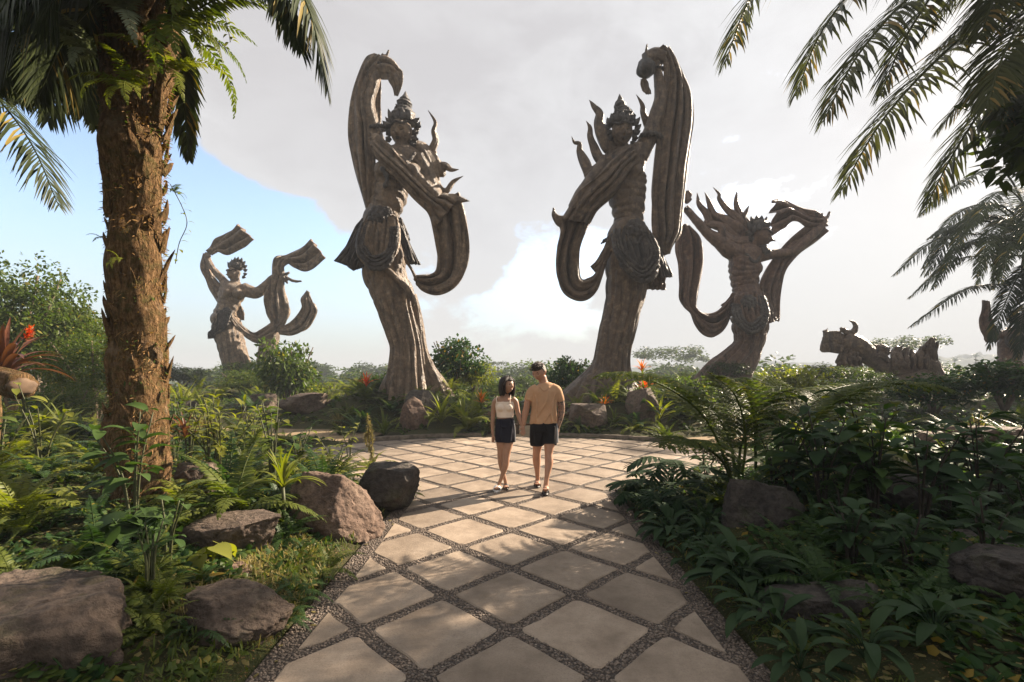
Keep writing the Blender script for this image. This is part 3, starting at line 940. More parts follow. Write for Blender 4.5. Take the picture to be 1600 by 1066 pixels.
for (dx, r_) in ((0, 11), (16, 8), (32, 9)):
    s.beads([(392 + dx, 160, -108), (412 + dx, 250 - dx * .3, -140), (470 + dx * .6, 325 - dx, -150), (545, 372 - dx * 1.4, -148), (612 - dx, 320 - dx, -140), (626 - dx, 240, -128), (592 - dx, 160, -100)], 62, r_)
s.beads([(440, 310, -140), (500, 372, -142), (555, 398, -140), (600, 372, -138), (622, 320, -130)], 36, 14)
s.beads([(480, 160, -100), (512, 205, -122), (548, 160, -100)], 18, 8)
s.sheet('hip_flap', [(372, 165, -40, 402, 128, -60), (345, 232, -35, 388, 215, -60), (300, 300, -25, 362, 290, -45), (276, 325, -20, 298, 352, -30)], folds=2, amp=8, bulge=8)
s.sheet('hip_flap', [(345, 180, -20, 410, 140, -40), (330, 205, -10, 395, 180, -40)], folds=2, amp=5, bulge=5, mat=M_orn)
s.sheet('hip_flap', [(560, 130, -40, 592, 150, -10), (588, 205, -48, 640, 228, -10), (618, 290, -42, 685, 335, -12), (640, 382, -38, 698, 378, -20)], folds=2, amp=9, bulge=8, mat=M_orn)
s.sheet('hip_flap', [(590, 320, -10, 650, 330, 0), (572, 400, -5, 665, 400, 5), (570, 440, -5, 662, 445, 5)], folds=2.5, amp=16, bulge=8, ph=1)
s.use(Z3)
s.sheet('raised_scarf', [(635, 112, -20, 722, 98, 20), (690, 150, -10, 768, 165, 24), (704, 230, 0, 815, 262, 24), (692, 335, 5, 850, 350, 24), (680, 440, 5, 864, 430, 24), (662, 560, 5, 864, 520, 24), (650, 680, 5, 850, 640, 24), (640, 800, 5, 830, 760, 22), (634, 900, 5, 815, 900, 20), (636, 1000, 5, 800, 1040, 20), (644, 1090, 5, 790, 1120, 18), (660, 1180, 5, 750, 1180, 15), (690, 1250, 8, 730, 1230, 14)], folds=2.4, amp=13, bulge=32, thick=10, n=110, m=41)
mb = MB(); s.tube(mb, [(575, 160, -30, 18), (592, 185, -32, 46), (606, 212, -32, 50), (625, 245, -30, 22)], 24, 26, 0.9, lambda t, a: 1 + .08 * np.sin(6 * a + 5 * t)); s.part('scarf_knot', mb, M_orn)
mb = MB(); s.tube(mb, [(600, 150, -24, 34), (650, 130, -10, 38), (700, 140, 0, 40)], 24, 22, 0.9, lambda t, a: 1 + .08 * np.sin(6 * a + 5 * t)); s.part('scarf_knot', mb)
mb = MB(); s.tube(mb, [(680, 130, 0, 14), (690, 100, 0, 20), (696, 86, 0, 14)], 10, 8, .6); s.part('scarf_tip', mb)
s.sheet('scarf_flip', [(576, 262, -24, 592, 258, -24), (574, 298, -24, 612, 288, -24), (585, 330, -24, 628, 326, -20), (606, 346, -24, 630, 345, -22)], folds=1, amp=6, bulge=12, thick=6)
s.sheet('sleeve_drape', [(505, 640, -92, 565, 718, -86), (405, 728, -108, 512, 765, -92), (330, 802, -104, 462, 852, -88), (236, 880, -84, 402, 922, -72), (188, 962, -66, 325, 990, -56), (140, 1040, -50, 285, 1066, -40)], folds=2.4, amp=12, bulge=26, thick=9)
mb = MB(); s.tube(mb, [(88, 978, -40, 5), (96, 1015, -42, 12), (130, 1034, -46, 14), (200, 1026, -60, 13), (260, 1004, -70, 10), (320, 965, -72, 8), (420, 870, -88, 8), (490, 770, -100, 8), (530, 715, -100, 6)], 60, 12); s.part('sleeve_hem', mb)
s.use(Z4)
s.sheet('looping_scarf', [(95, 80, -40, 305, -30, -30), (122, 135, -30, 262, 100, -18), (105, 222, -20, 224, 205, -8), (97, 320, -12, 216, 290, 0), (106, 400, -14, 222, 350, 0), (140, 465, -20, 226, 376, -6), (200, 498, -30, 240, 384, -14), (258, 490, -36, 265, 380, -22), (305, 446, -42, 290, 370, -30), (330, 386, -46, 315, 342, -36), (350, 310, -48, 340, 272, -42), (374, 230, -50, 370, 195, -46)], folds=1.5, amp=14, bulge=-22, thick=6, drift=1.8, n=96, ph=.8)
mb = MB(); s.tube(mb, [(84, 18, -44, 3), (85, 55, -42, 12), (112, 95, -38, 18), (135, 110, -36, 10)], 24, 12, .6); s.part('scarf_tip', mb)
s.use(Z3)
mb = MB(); s.tube(mb, [(470, 508, 6, 70), (470, 475, 8, 68), (468, 448, 8, 50), (462, 428, 8, 36), (457, 402, 8, 31), (458, 385, 8, 20), (457, 368, 8, 13), (455, 346, 8, 2)], 50, 32, 1, lambda t, a: 1 + 0.08 * np.sin(8 * a) * (1 - t) + 0.05 * np.sin(t * 50)); s.part('crown', mb, M_orn)
s.spikes([(400, 515, -30, 386, 474, -30, 18), (420, 500, -52, 408, 450, -52, 18), (445, 495, -66, 442, 440, -66, 18), (470, 492, -72, 472, 432, -72, 20), (498, 496, -64, 505, 442, -64, 18), (524, 505, -48, 540, 460, -48, 18), (540, 520, -30, 570, 470, -30, 17), (548, 545, -20, 576, 510, -20, 16), (545, 570, -10, 572, 545, -10, 15), (395, 540, -12, 384, 505, -12, 16), (500, 470, 0, 520, 440, 0, 14), (440, 450, -30, 428, 408, -30, 12)])
for (x, y, r) in ((400, 560, 16), (404, 590, 14), (538, 560, 18), (540, 590, 16), (528, 618, 14)):
    mb = MB(); s.ball(mb, x, y, -10, r)
    for k in range(5): s.ball(mb, x + r * .8 * math.cos(k * 1.26), y + r * .8 * math.sin(k * 1.26), -14, r * .42)
    s.part('ear_ornament', mb, M_orn)
s.beads([(420, 690, -60), (445, 722, -80), (478, 732, -86), (512, 716, -80), (535, 680, -60)], 28, 9, 'necklace')
for (x, y, r) in ((628, 585, 54), (668, 205, 30)):
    mb = MB()
    for k in range(12): s.ball(mb, x + r * math.cos(k * .52), y + r * .4 * math.sin(k * .52), r * math.sin(k * .52), r * .28)
    s.part('armband', mb, M_orn)
s.locks([[(440, 660, 15, 30.0), (400, 640, 20, 42.0), (368, 580, 25, 42.0), (342, 510, 25, 27.0), (344, 455, 25, 22), (312, 412, 25, 13), (287, 378, 25, 1)],
         [(380, 730, 10, 33.0), (342, 700, 15, 27.0), (312, 640, 20, 22), (292, 580, 20, 16), (290, 530, 20, 11), (270, 494, 20, 1)],
         [(330, 790, 0, 34.5), (288, 780, 5, 30.0), (262, 720, 10, 28), (234, 662, 15, 17), (232, 622, 15, 12), (204, 614, 15, 8), (188, 580, 15, 1)],
         [(640, 560, 30, 28), (608, 510, 30, 22), (588, 450, 30, 16), (580, 402, 30, 11), (548, 348, 30, 1)],
         [(430, 700, -20, 30.0), (380, 740, -20, 34.5), (310, 790, -18, 33.0), (262, 810, -12, 18)],
         [(455, 650, 20, 30.0), (412, 690, 10, 33.0), (350, 750, 0, 30.0), (300, 770, 0, 20)]])

# ---- dancer far right, face in profile
Z5 = (1040, 270, 3.136)
s = Statue('dancer_statue', 'reddish dancer statue far right, face in profile, both arms spread, hair streaming back', 21.0, (1140, 604), M_st4, Z5, 3, 0.040)
b = s.body
s.tube(b, [(396, 590, 0, 60), (392, 560, 0, 56), (386, 510, 0, 60), (384, 460, 0, 64), (388, 420, 0, 66)], 70, 36, 0.85, rings(8, 0.19))
s.tube(b, [(388, 440, 0, 64), (396, 405, 0, 74), (395, 375, 0, 70), (398, 352, 0, 40)], 24, 26, 0.75)
s.tube(b, [(400, 385, 0, 36), (418, 350, -4, 27), (438, 325, -4, 28)], 14, 14)
s.ball(b, 440, 470, -20, 34); s.ball(b, 425, 460, 30, 30)
s.ball(b, 440, 415, -10, 30)
hc_, hh_ = s.pt(462, 312, -8), s.L(54)
s.carve(hc_, hh_, add_head(b, hc_, hh_, 1.12, 0.30, 0.0))
s.tube(b, [(360, 400, 0, 46), (312, 372, 0, 46), (270, 338, 0, 38), (212, 302, 0, 25), (162, 248, 0, 21), (118, 198, 0, 18), (96, 168, 0, 17)], 34, 16)
s.hand((104, 125, -2), [(82, 100, -14, -8, 0), (95, 88, -16, -4, -4), (112, 86, -14, 4, -6), (124, 100, -12, 8, -2), (120, 130, -14, 8, 4)], 24, 9)
s.tube(b, [(450, 410, 0, 34), (490, 405, -4, 27), (540, 398, -8, 24), (612, 388, -12, 22), (652, 362, -14, 22), (702, 318, -12, 22), (752, 268, -8, 20), (770, 245, -6, 20)], 34, 16)
s.hand((772, 240, -6), [(803, 190, -6, 6, 0), (766, 196, -10, -4, 0), (790, 215, -12, 4, 0), (748, 215, -8, -6, 0), (796, 262, -10, 4, 4)], 26, 8)
s.finish_body()
mb = MB()
s.tube(mb, [(395, 565, 0, 58), (402, 640, 0, 82), (414, 700, 0, 86), (414, 760, 0, 80), (410, 820, 0, 68), (392, 870, 0, 66), (358, 910, 0, 70), (322, 952, 0, 80), (288, 995, 0, 94), (260, 1060, 0, 120)], 130, 90, 0.9, crossfold(0.095))
s.part('skirt', mb)
mb = MB(); s.tube(mb, [(440, 800, -20, 26), (425, 880, -20, 40), (385, 950, -20, 50), (345, 1020, -20, 60)], 60, 50, .9, drape(.1, 7, 13)); s.part('skirt_train', mb)
s.sheet('apron', [(338, 605, -70, 474, 585, -60), (330, 670, -96, 494, 655, -86), (356, 738, -104, 500, 725, -96), (418, 790, -96, 474, 782, -92)], folds=4, amp=9, bulge=22)
s.flower(408, 640, -104, 40)
for (dx, r_) in ((0, 10), (14, 8), (28, 8)):
    s.beads([(332 + dx, 650, -104), (345 + dx, 720 - dx * .4, -130), (412, 782 - dx * 1.3, -136), (478 - dx, 750 - dx, -128), (500 - dx, 680, -112), (480 - dx, 610, -84)], 52, r_)
s.sheet('hip_flap', [(458, 590, -40, 478, 588, 0), (480, 640, -46, 510, 630, 0), (500, 690, -46, 535, 690, 0), (508, 738, -40, 550, 722, -5)], folds=2, amp=8, bulge=8)
s.sheet('hip_flap', [(330, 590, -40, 360, 600, -60), (300, 625, -30, 345, 650, -50), (272, 652, -20, 290, 652, -30)], folds=2, amp=6, bulge=6)
s.sheet('raised_scarf', [(752, 198, -10, 772, 258, -14), (702, 190, 6, 694, 264, -4), (642, 172, 20, 628, 234, 0), (574, 134, 28, 586, 268, 4), (526, 138, 16, 511, 311, -10)], folds=1.5, amp=16, bulge=16, thick=8)
s.sheet('hanging_scarf', [(712, 248, 5, 796, 282, 5), (645, 298, 8, 732, 335, 8), (582, 352, 10, 645, 398, 10), (530, 415, 12, 592, 470, 12), (488, 482, 14, 568, 552, 14), (458, 562, 14, 552, 642, 14), (488, 632, 10, 551, 712, 10), (522, 702, 4, 546, 728, 4)], folds=2, amp=12, bulge=14, thick=8)
s.sheet('looping_scarf', [(72, 238, 10, 112, 262, 12), (45, 365, 8, 165, 320, 14), (60, 450, 4, 178, 400, 14), (64, 540, 0, 172, 500, 14), (62, 605, 0, 156, 602, 12), (85, 648, -4, 152, 655, 8), (122, 688, -10, 168, 678, 0), (148, 742, -18, 206, 692, -8), (190, 792, -26, 250, 684, -18), (238, 804, -34, 284, 660, -28), (286, 765, -42, 306, 636, -38), (320, 690, -48, 324, 612, -46)], folds=1.5, amp=14, bulge=-18, thick=6, drift=1.8, n=96)
mb = MB(); s.ball(mb, 455, 262, -4, 48, 1.0, .9, .7); s.part('crown', mb, M_orn)
s.spikes([(415, 275, -20, 402, 238, -20, 14), (428, 250, -20, 418, 212, -20, 14), (448, 240, -24, 446, 208, -24, 14), (468, 240, -24, 472, 208, -24, 14), (488, 250, -20, 496, 214, -20, 14), (498, 268, -14, 512, 240, -14, 13), (505, 285, -8, 514, 268, -8, 10), (430, 290, -40, 440, 255, -40, 13), (460, 280, -46, 466, 240, -46, 14), (410, 300, -10, 394, 272, -10, 14)])
for (x, y, r) in ((412, 300, 18), (418, 325, 14), (480, 378, 24), (500, 385, 16), (440, 470, 14)):
    mb = MB(); s.ball(mb, x, y, -22, r)
    for k in range(5): s.ball(mb, x + r * .8 * math.cos(k * 1.26), y + r * .8 * math.sin(k * 1.26), -26, r * .42)
    s.part('ear_ornament' if x < 450 else 'shoulder_ornament', mb, M_orn)
s.beads([(395, 400, -50), (425, 435, -56), (450, 430, -46), (455, 400, -30)], 18, 9, 'necklace')
for (x, y, r) in ((98, 182, 20),):
    mb = MB()
    for k in range(12): s.ball(mb, x + r * math.cos(k * .52), y + r * .4 * math.sin(k * .52), r * math.sin(k * .52), r * .3)
    s.part('armband', mb, M_orn)
s.locks([[(420, 330, 10, 24.8), (350, 330, 10, 34.7), (285, 270, 12, 28.5), (225, 248, 12, 17.4), (200, 200, 12, 17.1), (165, 155, 12, 11.7), (154, 98, 12, 0.9)],
         [(400, 300, 5, 27.3), (340, 260, 5, 31.0), (280, 225, 8, 21.1), (235, 205, 8, 18.0), (214, 150, 8, 11.7), (192, 96, 8, 0.9)],
         [(400, 280, 0, 22.3), (360, 230, 0, 22.3), (305, 182, 4, 16.2), (264, 130, 4, 9.9), (262, 105, 4, 7.2), (233, 72, 4, 0.9)],
         [(410, 270, 0, 18.6), (378, 225, 0, 16.1), (350, 172, 0, 13.5), (344, 132, 0, 9.0), (352, 84, 0, 0.9)],
         [(412, 265, 0, 19.8), (384, 225, -4, 14.4), (396, 188, -4, 8.1), (410, 160, -4, 0.9)],
         [(400, 330, -20, 21.1), (340, 340, -20, 26.0), (290, 310, -16, 22.3), (262, 262, -10, 17.4), (205, 252, -6, 14.4), (196, 225, -6, 3.6)],
         [(400, 345, -10, 18.6), (350, 352, -14, 21.1), (300, 340, -10, 18.6), (270, 300, -6, 10.8)]])

# ---- dancer far left with flying scarves
Z6 = (300, 340, 3.809)
s = Statue('dancer_statue', 'small far left dancer statue with arms spread and scarves flying from both hands', 26.0, (378, 604), M_st, Z6, 4, 0.048)
b = s.body
s.tube(b, [(204, 565, 0, 60), (212, 540, 0, 54), (222, 500, 0, 56), (236, 455, 0, 64), (244, 430, 0, 66)], 60, 32, 0.85, rings(6, 0.18))
s.tube(b, [(236, 455, 0, 66), (250, 425, 0, 84), (262, 402, 0, 66), (266, 388, 0, 34)], 24, 26, 0.7)
s.tube(b, [(266, 410, 0, 28), (262, 380, -4, 22), (256, 350, -4, 24)], 14, 14)
s.ball(b, 215, 450, -46, 30); s.ball(b, 275, 452, -46, 30)
hc_, hh_ = s.pt(250, 336, -8), s.L(43)
s.carve(hc_, hh_, add_head(b, hc_, hh_, -0.45, 0.15, 0.0))
s.tube(b, [(215, 410, 0, 30), (188, 378, 0, 24), (150, 335, 0, 20), (118, 295, 0, 18), (98, 255, 0, 17), (90, 235, 0, 17)], 30, 14)
s.hand((88, 225, -2), [(78, 205, -8, -3, 0), (100, 205, -8, 3, 0), (110, 215, -12, 4, 0), (70, 222, -10, -4, 0), (112, 228, -14, 4, 2)], 18, 7)
s.tube(b, [(300, 420, 0, 38), (340, 440, 0, 38), (385, 448, 0, 33), (430, 418, 0, 30), (470, 380, 0, 28), (505, 350, 0, 24)], 30, 14)
s.hand((530, 345, -4), [(583, 325, -4, 8, 0), (592, 372, -6, 6, 0), (652, 380, -6, 10, 14), (570, 395, -8, 6, 4), (520, 315, -12, -4, -4)], 24, 9)
s.finish_body()
mb = MB()
s.tube(mb, [(208, 545, 0, 54), (200, 600, 0, 76), (214, 680, 0, 77), (234, 760, 0, 72), (256, 840, 0, 70), (276, 900, 0, 68), (292, 960, 0, 76), (306, 1070, 0, 96)], 110, 80, 0.9, crossfold(0.095))
s.part('skirt', mb)
mb = MB(); s.tube(mb, [(400, 690, 15, 20), (470, 690, 15, 44), (452, 770, 15, 52), (430, 860, 15, 44), (440, 960, 15, 50)], 60, 40, .8, drape(.08, 7, 13)); s.part('cloth_column', mb)
s.sheet('raised_scarf', [(88, 203, -4, 116, 222, -4), (128, 163, 10, 160, 204, -6), (174, 118, 24, 215, 216, 0), (226, 86, 30, 296, 178, 4), (278, 42, 20, 372, 133, -10)], folds=1.4, amp=16, bulge=14, thick=8)
s.sheet('arm_scarf', [(74, 214, 10, 96, 236, 4), (58, 285, 14, 96, 292, 6), (84, 360, 14, 132, 360, 8), (112, 432, 14, 182, 415, 8), (155, 502, 10, 205, 445, 4)], folds=1.6, amp=10, bulge=10, thick=8)
s.sheet('raised_scarf', [(484, 338, -14, 548, 352, -14), (486, 282, -14, 546, 302, -14), (510, 245, -4, 574, 266, -12), (570, 224, 14, 612, 298, -6), (640, 188, 24, 700, 320, -2), (712, 130, 16, 798, 240, -12)], folds=1.6, amp=16, bulge=14, thick=8)
s.sheet('hanging_scarf', [(486, 338, -16, 546, 350, -16), (452, 420, -14, 546, 432, -14), (438, 500, -12, 572, 510, -12), (442, 560, -12, 582, 570, -12), (468, 612, -16, 562, 622, -16), (470, 650, -18, 528, 652, -18)], folds=2, amp=14, bulge=16, thick=8)
s.sheet('hip_scarf', [(500, 612, -16, 548, 648, -20), (432, 660, -18, 472, 702, -26), (382, 690, -22, 402, 742, -32), (332, 672, -28, 342, 722, -40), (290, 640, -34, 280, 672, -46), (235, 580, -50, 232, 610, -60)], folds=1.6, amp=11, bulge=14, thick=8)
s.sheet('flying_scarf', [(488, 652, -18, 522, 690, -18), (560, 644, -10, 602, 696, -10), (622, 600, -4, 682, 660, -4), (656, 540, 0, 736, 572, 0), (652, 490, 0, 736, 530, 0), (670, 460, 0, 704, 480, 0), (690, 437, 0, 694, 446, 0)], folds=1.6, amp=13, bulge=14, thick=8)
s.sheet('apron', [(152, 560, -50, 242, 552, -64), (140, 610, -60, 222, 620, -74), (118, 660, -56, 200, 660, -72), (96, 690, -44, 165, 690, -60), (100, 722, -40, 142, 716, -48)], folds=4, amp=11, bulge=16, mat=M_orn)
s.sheet('back_scarf', [(262, 515, 10, 282, 512, 14), (262, 560, 14, 308, 560, 20), (280, 610, 14, 312, 612, 20)], folds=1.5, amp=8, bulge=6)
mb = MB(); s.ball(mb, 266, 285, 2, 44, 1, .9, .8); s.part('crown', mb, M_orn)
s.spikes([(225, 300, -16, 212, 262, -16, 11), (240, 280, -24, 236, 246, -24, 11), (255, 268, -26, 256, 234, -26, 12), (272, 262, -20, 276, 232, -20, 12), (290, 268, -12, 298, 238, -12, 12), (302, 282, -8, 318, 258, -8, 12), (308, 300, -4, 330, 284, -4, 12), (310, 320, 0, 332, 308, 0, 12), (308, 340, 0, 330, 334, 0, 11), (300, 352, 0, 322, 358, 0, 11), (280, 300, -30, 290, 268, -34, 11)])
s.flower(205, 565, -66, 30)

# ---- the low reclining figure at right
Z8 = (1240, 460, 4.444)
s = Statue('reclining_statue', 'low dark reclining figure sculpture with blown cloth above the ferns at right', 22.0, (1390, 600), M_st2, Z8, 5, 0.045)
b = s.body
s.tube(b, [(345, 300, 0, 42), (400, 340, -10, 74), (470, 385, -10, 76), (540, 440, 0, 62), (610, 490, 0, 62), (700, 515, 0, 66), (830, 520, 0, 70), (930, 500, 0, 72), (980, 550, 0, 56), (1040, 620, 0, 44)], 60, 24, 0.8, drape(.06, 6, 11))
s.tube(b, [(420, 300, 0, 30), (395, 275, -6, 24), (350, 255, -8, 18), (322, 262, -8, 5)], 20, 12)
s.hand((345, 248, -10), [(322, 268, -14, -10, -4), (316, 238, -12, -6, -6), (330, 225, -12, -4, -4), (355, 228, -12, 4, -4)], 16, 7)
s.tube(b, [(400, 275, 0, 24), (424, 250, 0, 21), (430, 220, 0, 17), (415, 195, 0, 11), (380, 181, 0, 2)], 24, 12)
for (x, y, r) in ((605, 405, 40), (715, 455, 44), (760, 470, 36), (840, 455, 42), (880, 430, 34), (950, 400, 44)):
    s.ball(b, x, y, random.uniform(-20, 10), r, .8, .9, 1.3)
hc_, hh_ = s.pt(618, 395, -24), s.L(46)
s.carve(hc_, hh_, add_head(b, hc_, hh_, 0.6, 0.1))
s.finish_body()
s.locks([[(690 + 46 * q, 520, -50, 16), (700 + 44 * q, 470 - 10 * (q % 2), -56, 20), (690 + 48 * q, 420, -30, 14), (712 + 44 * q, 388 - 14 * (q % 3), -10, 1)] for q in range(6)], 'cloth_curl')
s.locks([[(600, 370, 0, 28), (585, 365, 0, 16), (562, 350, 0, 2)], [(700, 420, 0, 34), (720, 380, 0, 22), (742, 372, 0, 12), (764, 348, 0, 1)], [(745, 440, 0, 30), (768, 390, 0, 16), (790, 378, 0, 9), (816, 362, 0, 1)], [(800, 440, 0, 34), (815, 400, 0, 16), (822, 378, 0, 3)], [(630, 400, 0, 24), (650, 390, 0, 14), (660, 370, 0, 2)], [(930, 400, 0, 40), (950, 350, 0, 34), (965, 318, 0, 20), (992, 310, 0, 3)], [(900, 430, 0, 30), (885, 390, 0, 18), (930, 350, 0, 10)], [(560, 440, -40, 18), (610, 420, -50, 22), (660, 470, -50, 16)], [(690, 500, -50, 20), (750, 480, -56, 24), (800, 520, -50, 14)]])
s.sheet('blown_cloth', [(238, 238, -10, 206, 300, -20), (214, 262, -6, 186, 388, -10), (300, 260, 0, 246, 400, 0), (340, 282, 0, 320, 408, 0), (420, 310, 0, 400, 400, 0)], folds=0.7, amp=6, bulge=16, thick=12)
s.sheet('blown_cloth', [(330, 360, -30, 420, 420, -30), (300, 460, -40, 460, 440, -40), (310, 510, -40, 480, 505, -40)], folds=3, amp=16, bulge=26, thick=10)
s.sheet('blown_cloth', [(885, 370, 0, 990, 330, 0), (880, 420, -10, 1000, 380, -10), (890, 470, -14, 990, 450, -14), (910, 540, -14, 980, 520, -14)], folds=2, amp=14, bulge=18, thick=10)
mb = MB(); s.tube(mb, [(700, 560, 10, 200), (720, 640, 10, 240), (730, 760, 10, 280)], 40, 40, 0.6, drape(.06)); s.part('pedestal', mb)

# ---- statue half hidden behind the palm at the right edge
s = Statue('dancer_statue', 'partly hidden statue torso with scarf behind the small palm at right edge', 26.0, (1580, 604), M_st4, Z8, 6, 0.05)
b = s.body
s.tube(b, [(1520, 230, 0, 40), (1525, 290, 0, 74), (1520, 350, 0, 84), (1508, 420, 0, 72), (1506, 500, 0, 78), (1510, 620, 0, 96)], 60, 28, .8, rings(7, .05))
s.tube(b, [(1490, 270, -10, 34), (1440, 280, -14, 24), (1400, 290, -14, 20)], 20, 12)
s.tube(b, [(1560, 260, 0, 40), (1600, 200, 0, 36), (1640, 100, 0, 30)], 20, 12)
hc_, hh_ = s.pt(1525, 160, -8), s.L(48)
s.carve(hc_, hh_, add_head(b, hc_, hh_, -0.3, 0.1))
s.finish_body()
s.beads([(1470, 300, -70), (1490, 350, -92), (1535, 372, -98), (1580, 345, -92), (1595, 300, -70)], 30, 10)
s.flower(1530, 310, -84, 34)
s.sheet('hanging_scarf', [(1318, 40, 0, 1350, 50, 0), (1300, 120, 0, 1362, 110, 0), (1286, 190, 0, 1375, 175, 0), (1296, 255, 0, 1405, 235, 0), (1330, 300, -4, 1440, 262, -6), (1340, 335, -6, 1400, 330, -8)], folds=1.6, amp=12, bulge=18, thick=9)
# ------------------------------------------------------------------ the couple
def skin_mat(name, c):
    t = NT(name)
    n = t.noise(t.coord(), 9, 4)
    t.base(t.ramp(n, [(0.3, tuple(x * 0.88 for x in c)), (0.7, tuple(min(1, x * 1.1) for x in c))]))
    t.rough(0.5); t.spec(0.4)
    t.put(t.p.inputs['Subsurface Weight'], 0.08)
    t.p.inputs['Subsurface Radius'].default_value = (0.02, 0.007, 0.004)
    return t.m
def cloth_mat(name, c, scale=260, fold=0.5):
    t = NT(name)
    n = t.noise(t.coord(), 6, 6, 0.6); w = t.noise(t.coord(), scale, 2)
    t.base(t.ramp(n, [(0.3, tuple(x * 0.88 for x in c)), (0.7, tuple(min(1, x * 1.08) for x in c))]))
    t.rough(0.92); t.spec(0.15)
    t.bump(t.math('ADD', t.math('MULTIPLY', n, 1.0), t.math('MULTIPLY', w, 0.12)), fold, 0.03)
    return t.m
M_skin_m = skin_mat('skin_tan', (0.40, 0.215, 0.135))
M_skin_w = skin_mat('skin_brown', (0.36, 0.20, 0.125))
t = NT('tattooed_skin')
n_ = t.noise(t.coord(), 26, 5, 0.7)
t.base(t.ramp(n_, [(0.42, (0.06, 0.05, 0.045)), (0.52, (0.30, 0.18, 0.12))])); t.rough(0.5)
M_tattoo = t.m
M_hair_m = plain_mat('hair_brown', (0.045, 0.026, 0.016), 0.5, 0.4, 0.5, 60, 0.6)
M_hair_w = plain_mat('hair_black', (0.020, 0.013, 0.010), 0.6, 0.2, 0.5, 60, 0.5)
M_tee = cloth_mat('camel_cotton', (0.50, 0.30, 0.175))
M_short = cloth_mat('black_cotton', (0.016, 0.015, 0.016))
M_skirt = cloth_mat('navy_cotton', (0.018, 0.018, 0.026))
M_top = cloth_mat('cream_rib', (0.78, 0.64, 0.52))
M_white = plain_mat('white_rubber', (0.75, 0.72, 0.68), 0.6, 0.4, 0.08)
M_blackr = plain_mat('dark_leather', (0.03, 0.022, 0.018), 0.55, 0.4, 0.3)
M_eye = plain_mat('eye_dark', (0.02, 0.014, 0.01), 0.2, 0.6, 0.1)
M_lip = plain_mat('lip', (0.34, 0.12, 0.09), 0.4, 0.5, 0.1)
M_strap = plain_mat('grey_trim', (0.30, 0.30, 0.31), 0.7, 0.3, 0.2)
M_teeth = plain_mat('teeth', (0.75, 0.7, 0.62), 0.3, 0.5, 0.03)

class Person(Statue):
    def __init__(self, label, Y0, base, mat, zoom):
        super().__init__('person', label, Y0, base, mat, zoom, 9, 0.0075)
        self.root['category'] = 'person'
    def P3(self, v): return np.asarray(v)
    def finish(self):
        return remesh(self.body, 'body', self.mat, self.voxel, 2, self.root)
    def cloth(self, mb, name, mat, voxel=0.008, amp=0.004, sc=9, seed=0, stretch=(1, 1, 0.45)):
        st = np.array(stretch)
        return remesh(mb, name, mat, voxel, 2, self.root, lambda co, no: amp * vnoise(co * st, sc, seed) + amp * .5 * vnoise(co * st, sc * 2.3, seed + 4))
    def face(self, c, hh, M, smile=False):
        """eyes, brows and lips laid on the face of the head"""
        M = np.array(M)
        def at(x, y, z): return np.asarray(c) + (np.array((x, y, z)) * hh) @ M.T
        for sx in (-1, 1):
            mb = MB(); add_ellipsoid(mb, at(0.26 * sx, -0.735, 0.045), np.array((0.125, 0.07, 0.06)) * hh, 10, 8, M); self.part('eye', mb, M_eye)
            mb = MB(); add_tube(mb, [at(0.12 * sx, -0.84, 0.19), at(0.27 * sx, -0.80, 0.245), at(0.43 * sx, -0.67, 0.20)], np.array((0.036, 0.05, 0.02)) * hh, 6); self.part('eyebrow', mb, M_hair_w)
        mb = MB(); add_ellipsoid(mb, at(0, -0.84, -0.475), np.array((0.20, 0.07, 0.06)) * hh, 12, 8, M); self.part('lips', mb, M_lip)
        if smile:
            mb = MB(); add_ellipsoid(mb, at(0, -0.875, -0.47), np.array((0.15, 0.05, 0.026)) * hh, 12, 8, M); self.part('teeth', mb, M_teeth)

ZP = (740, 540, 4.263)
def finger(p, pts, r):
    p.tube(p.body, [(x, y, d, r * (1 - 0.12 * i)) for i, (x, y, d) in enumerate(pts)], 10, 8)

# ---- man
m = Person('man in camel t-shirt and black shorts walking, head turned down to the woman beside him', 6.75, (850, 765), M_skin_m, ZP)
b = m.body
m.tube(b, [(466, 535, 0, 74), (466, 480, 0, 68), (468, 420, 0, 66), (470, 350, 0, 70), (472, 300, 0, 70), (472, 268, 0, 50), (468, 250, 0, 34)], 40, 28, 0.62)
m.tube(b, [(470, 270, 6, 34), (464, 240, 4, 29), (456, 205, 0, 27)], 16, 18)
hc = m.pt(437, 176, -6); hh = m.L(58)
M3 = add_head(b, hc, hh, -0.62, 0.38, -0.06, HEAD_V)
for sx in (-1, 1):
    add_ellipsoid(b, hc + (np.array((0.76 * sx, 0.08, 0.0)) * hh) @ np.array(M3).T, np.array((0.10, 0.17, 0.26)) * hh, 10, 8, np.array(M3))
m.tube(b, [(402, 294, 0, 26), (376, 322, 0, 24), (362, 370, -6, 23), (352, 420, -10, 21), (344, 450, -14, 21), (336, 500, -22, 16), (331, 530, -26, 14)], 40, 16)
m.tube(b, [(540, 294, 0, 27), (570, 328, 4, 25), (582, 390, 8, 25), (586, 425, 10, 22), (580, 470, 8, 21), (566, 525, 2, 15), (560, 545, 0, 14)], 40, 16)
m.tube(b, [(425, 540, 0, 46), (424, 620, 8, 42), (424, 680, 20, 31), (420, 712, 26, 27), (420, 770, 50, 27), (424, 830, 76, 19), (426, 880, 96, 15), (426, 905, 100, 18)], 50, 18)
m.tube(b, [(508, 540, 0, 46), (508, 620, -10, 43), (502, 690, -28, 31), (500, 722, -34, 27), (502, 780, -50, 28), (492, 850, -74, 19), (484, 905, -90, 15), (482, 935, -94, 18)], 50, 18)
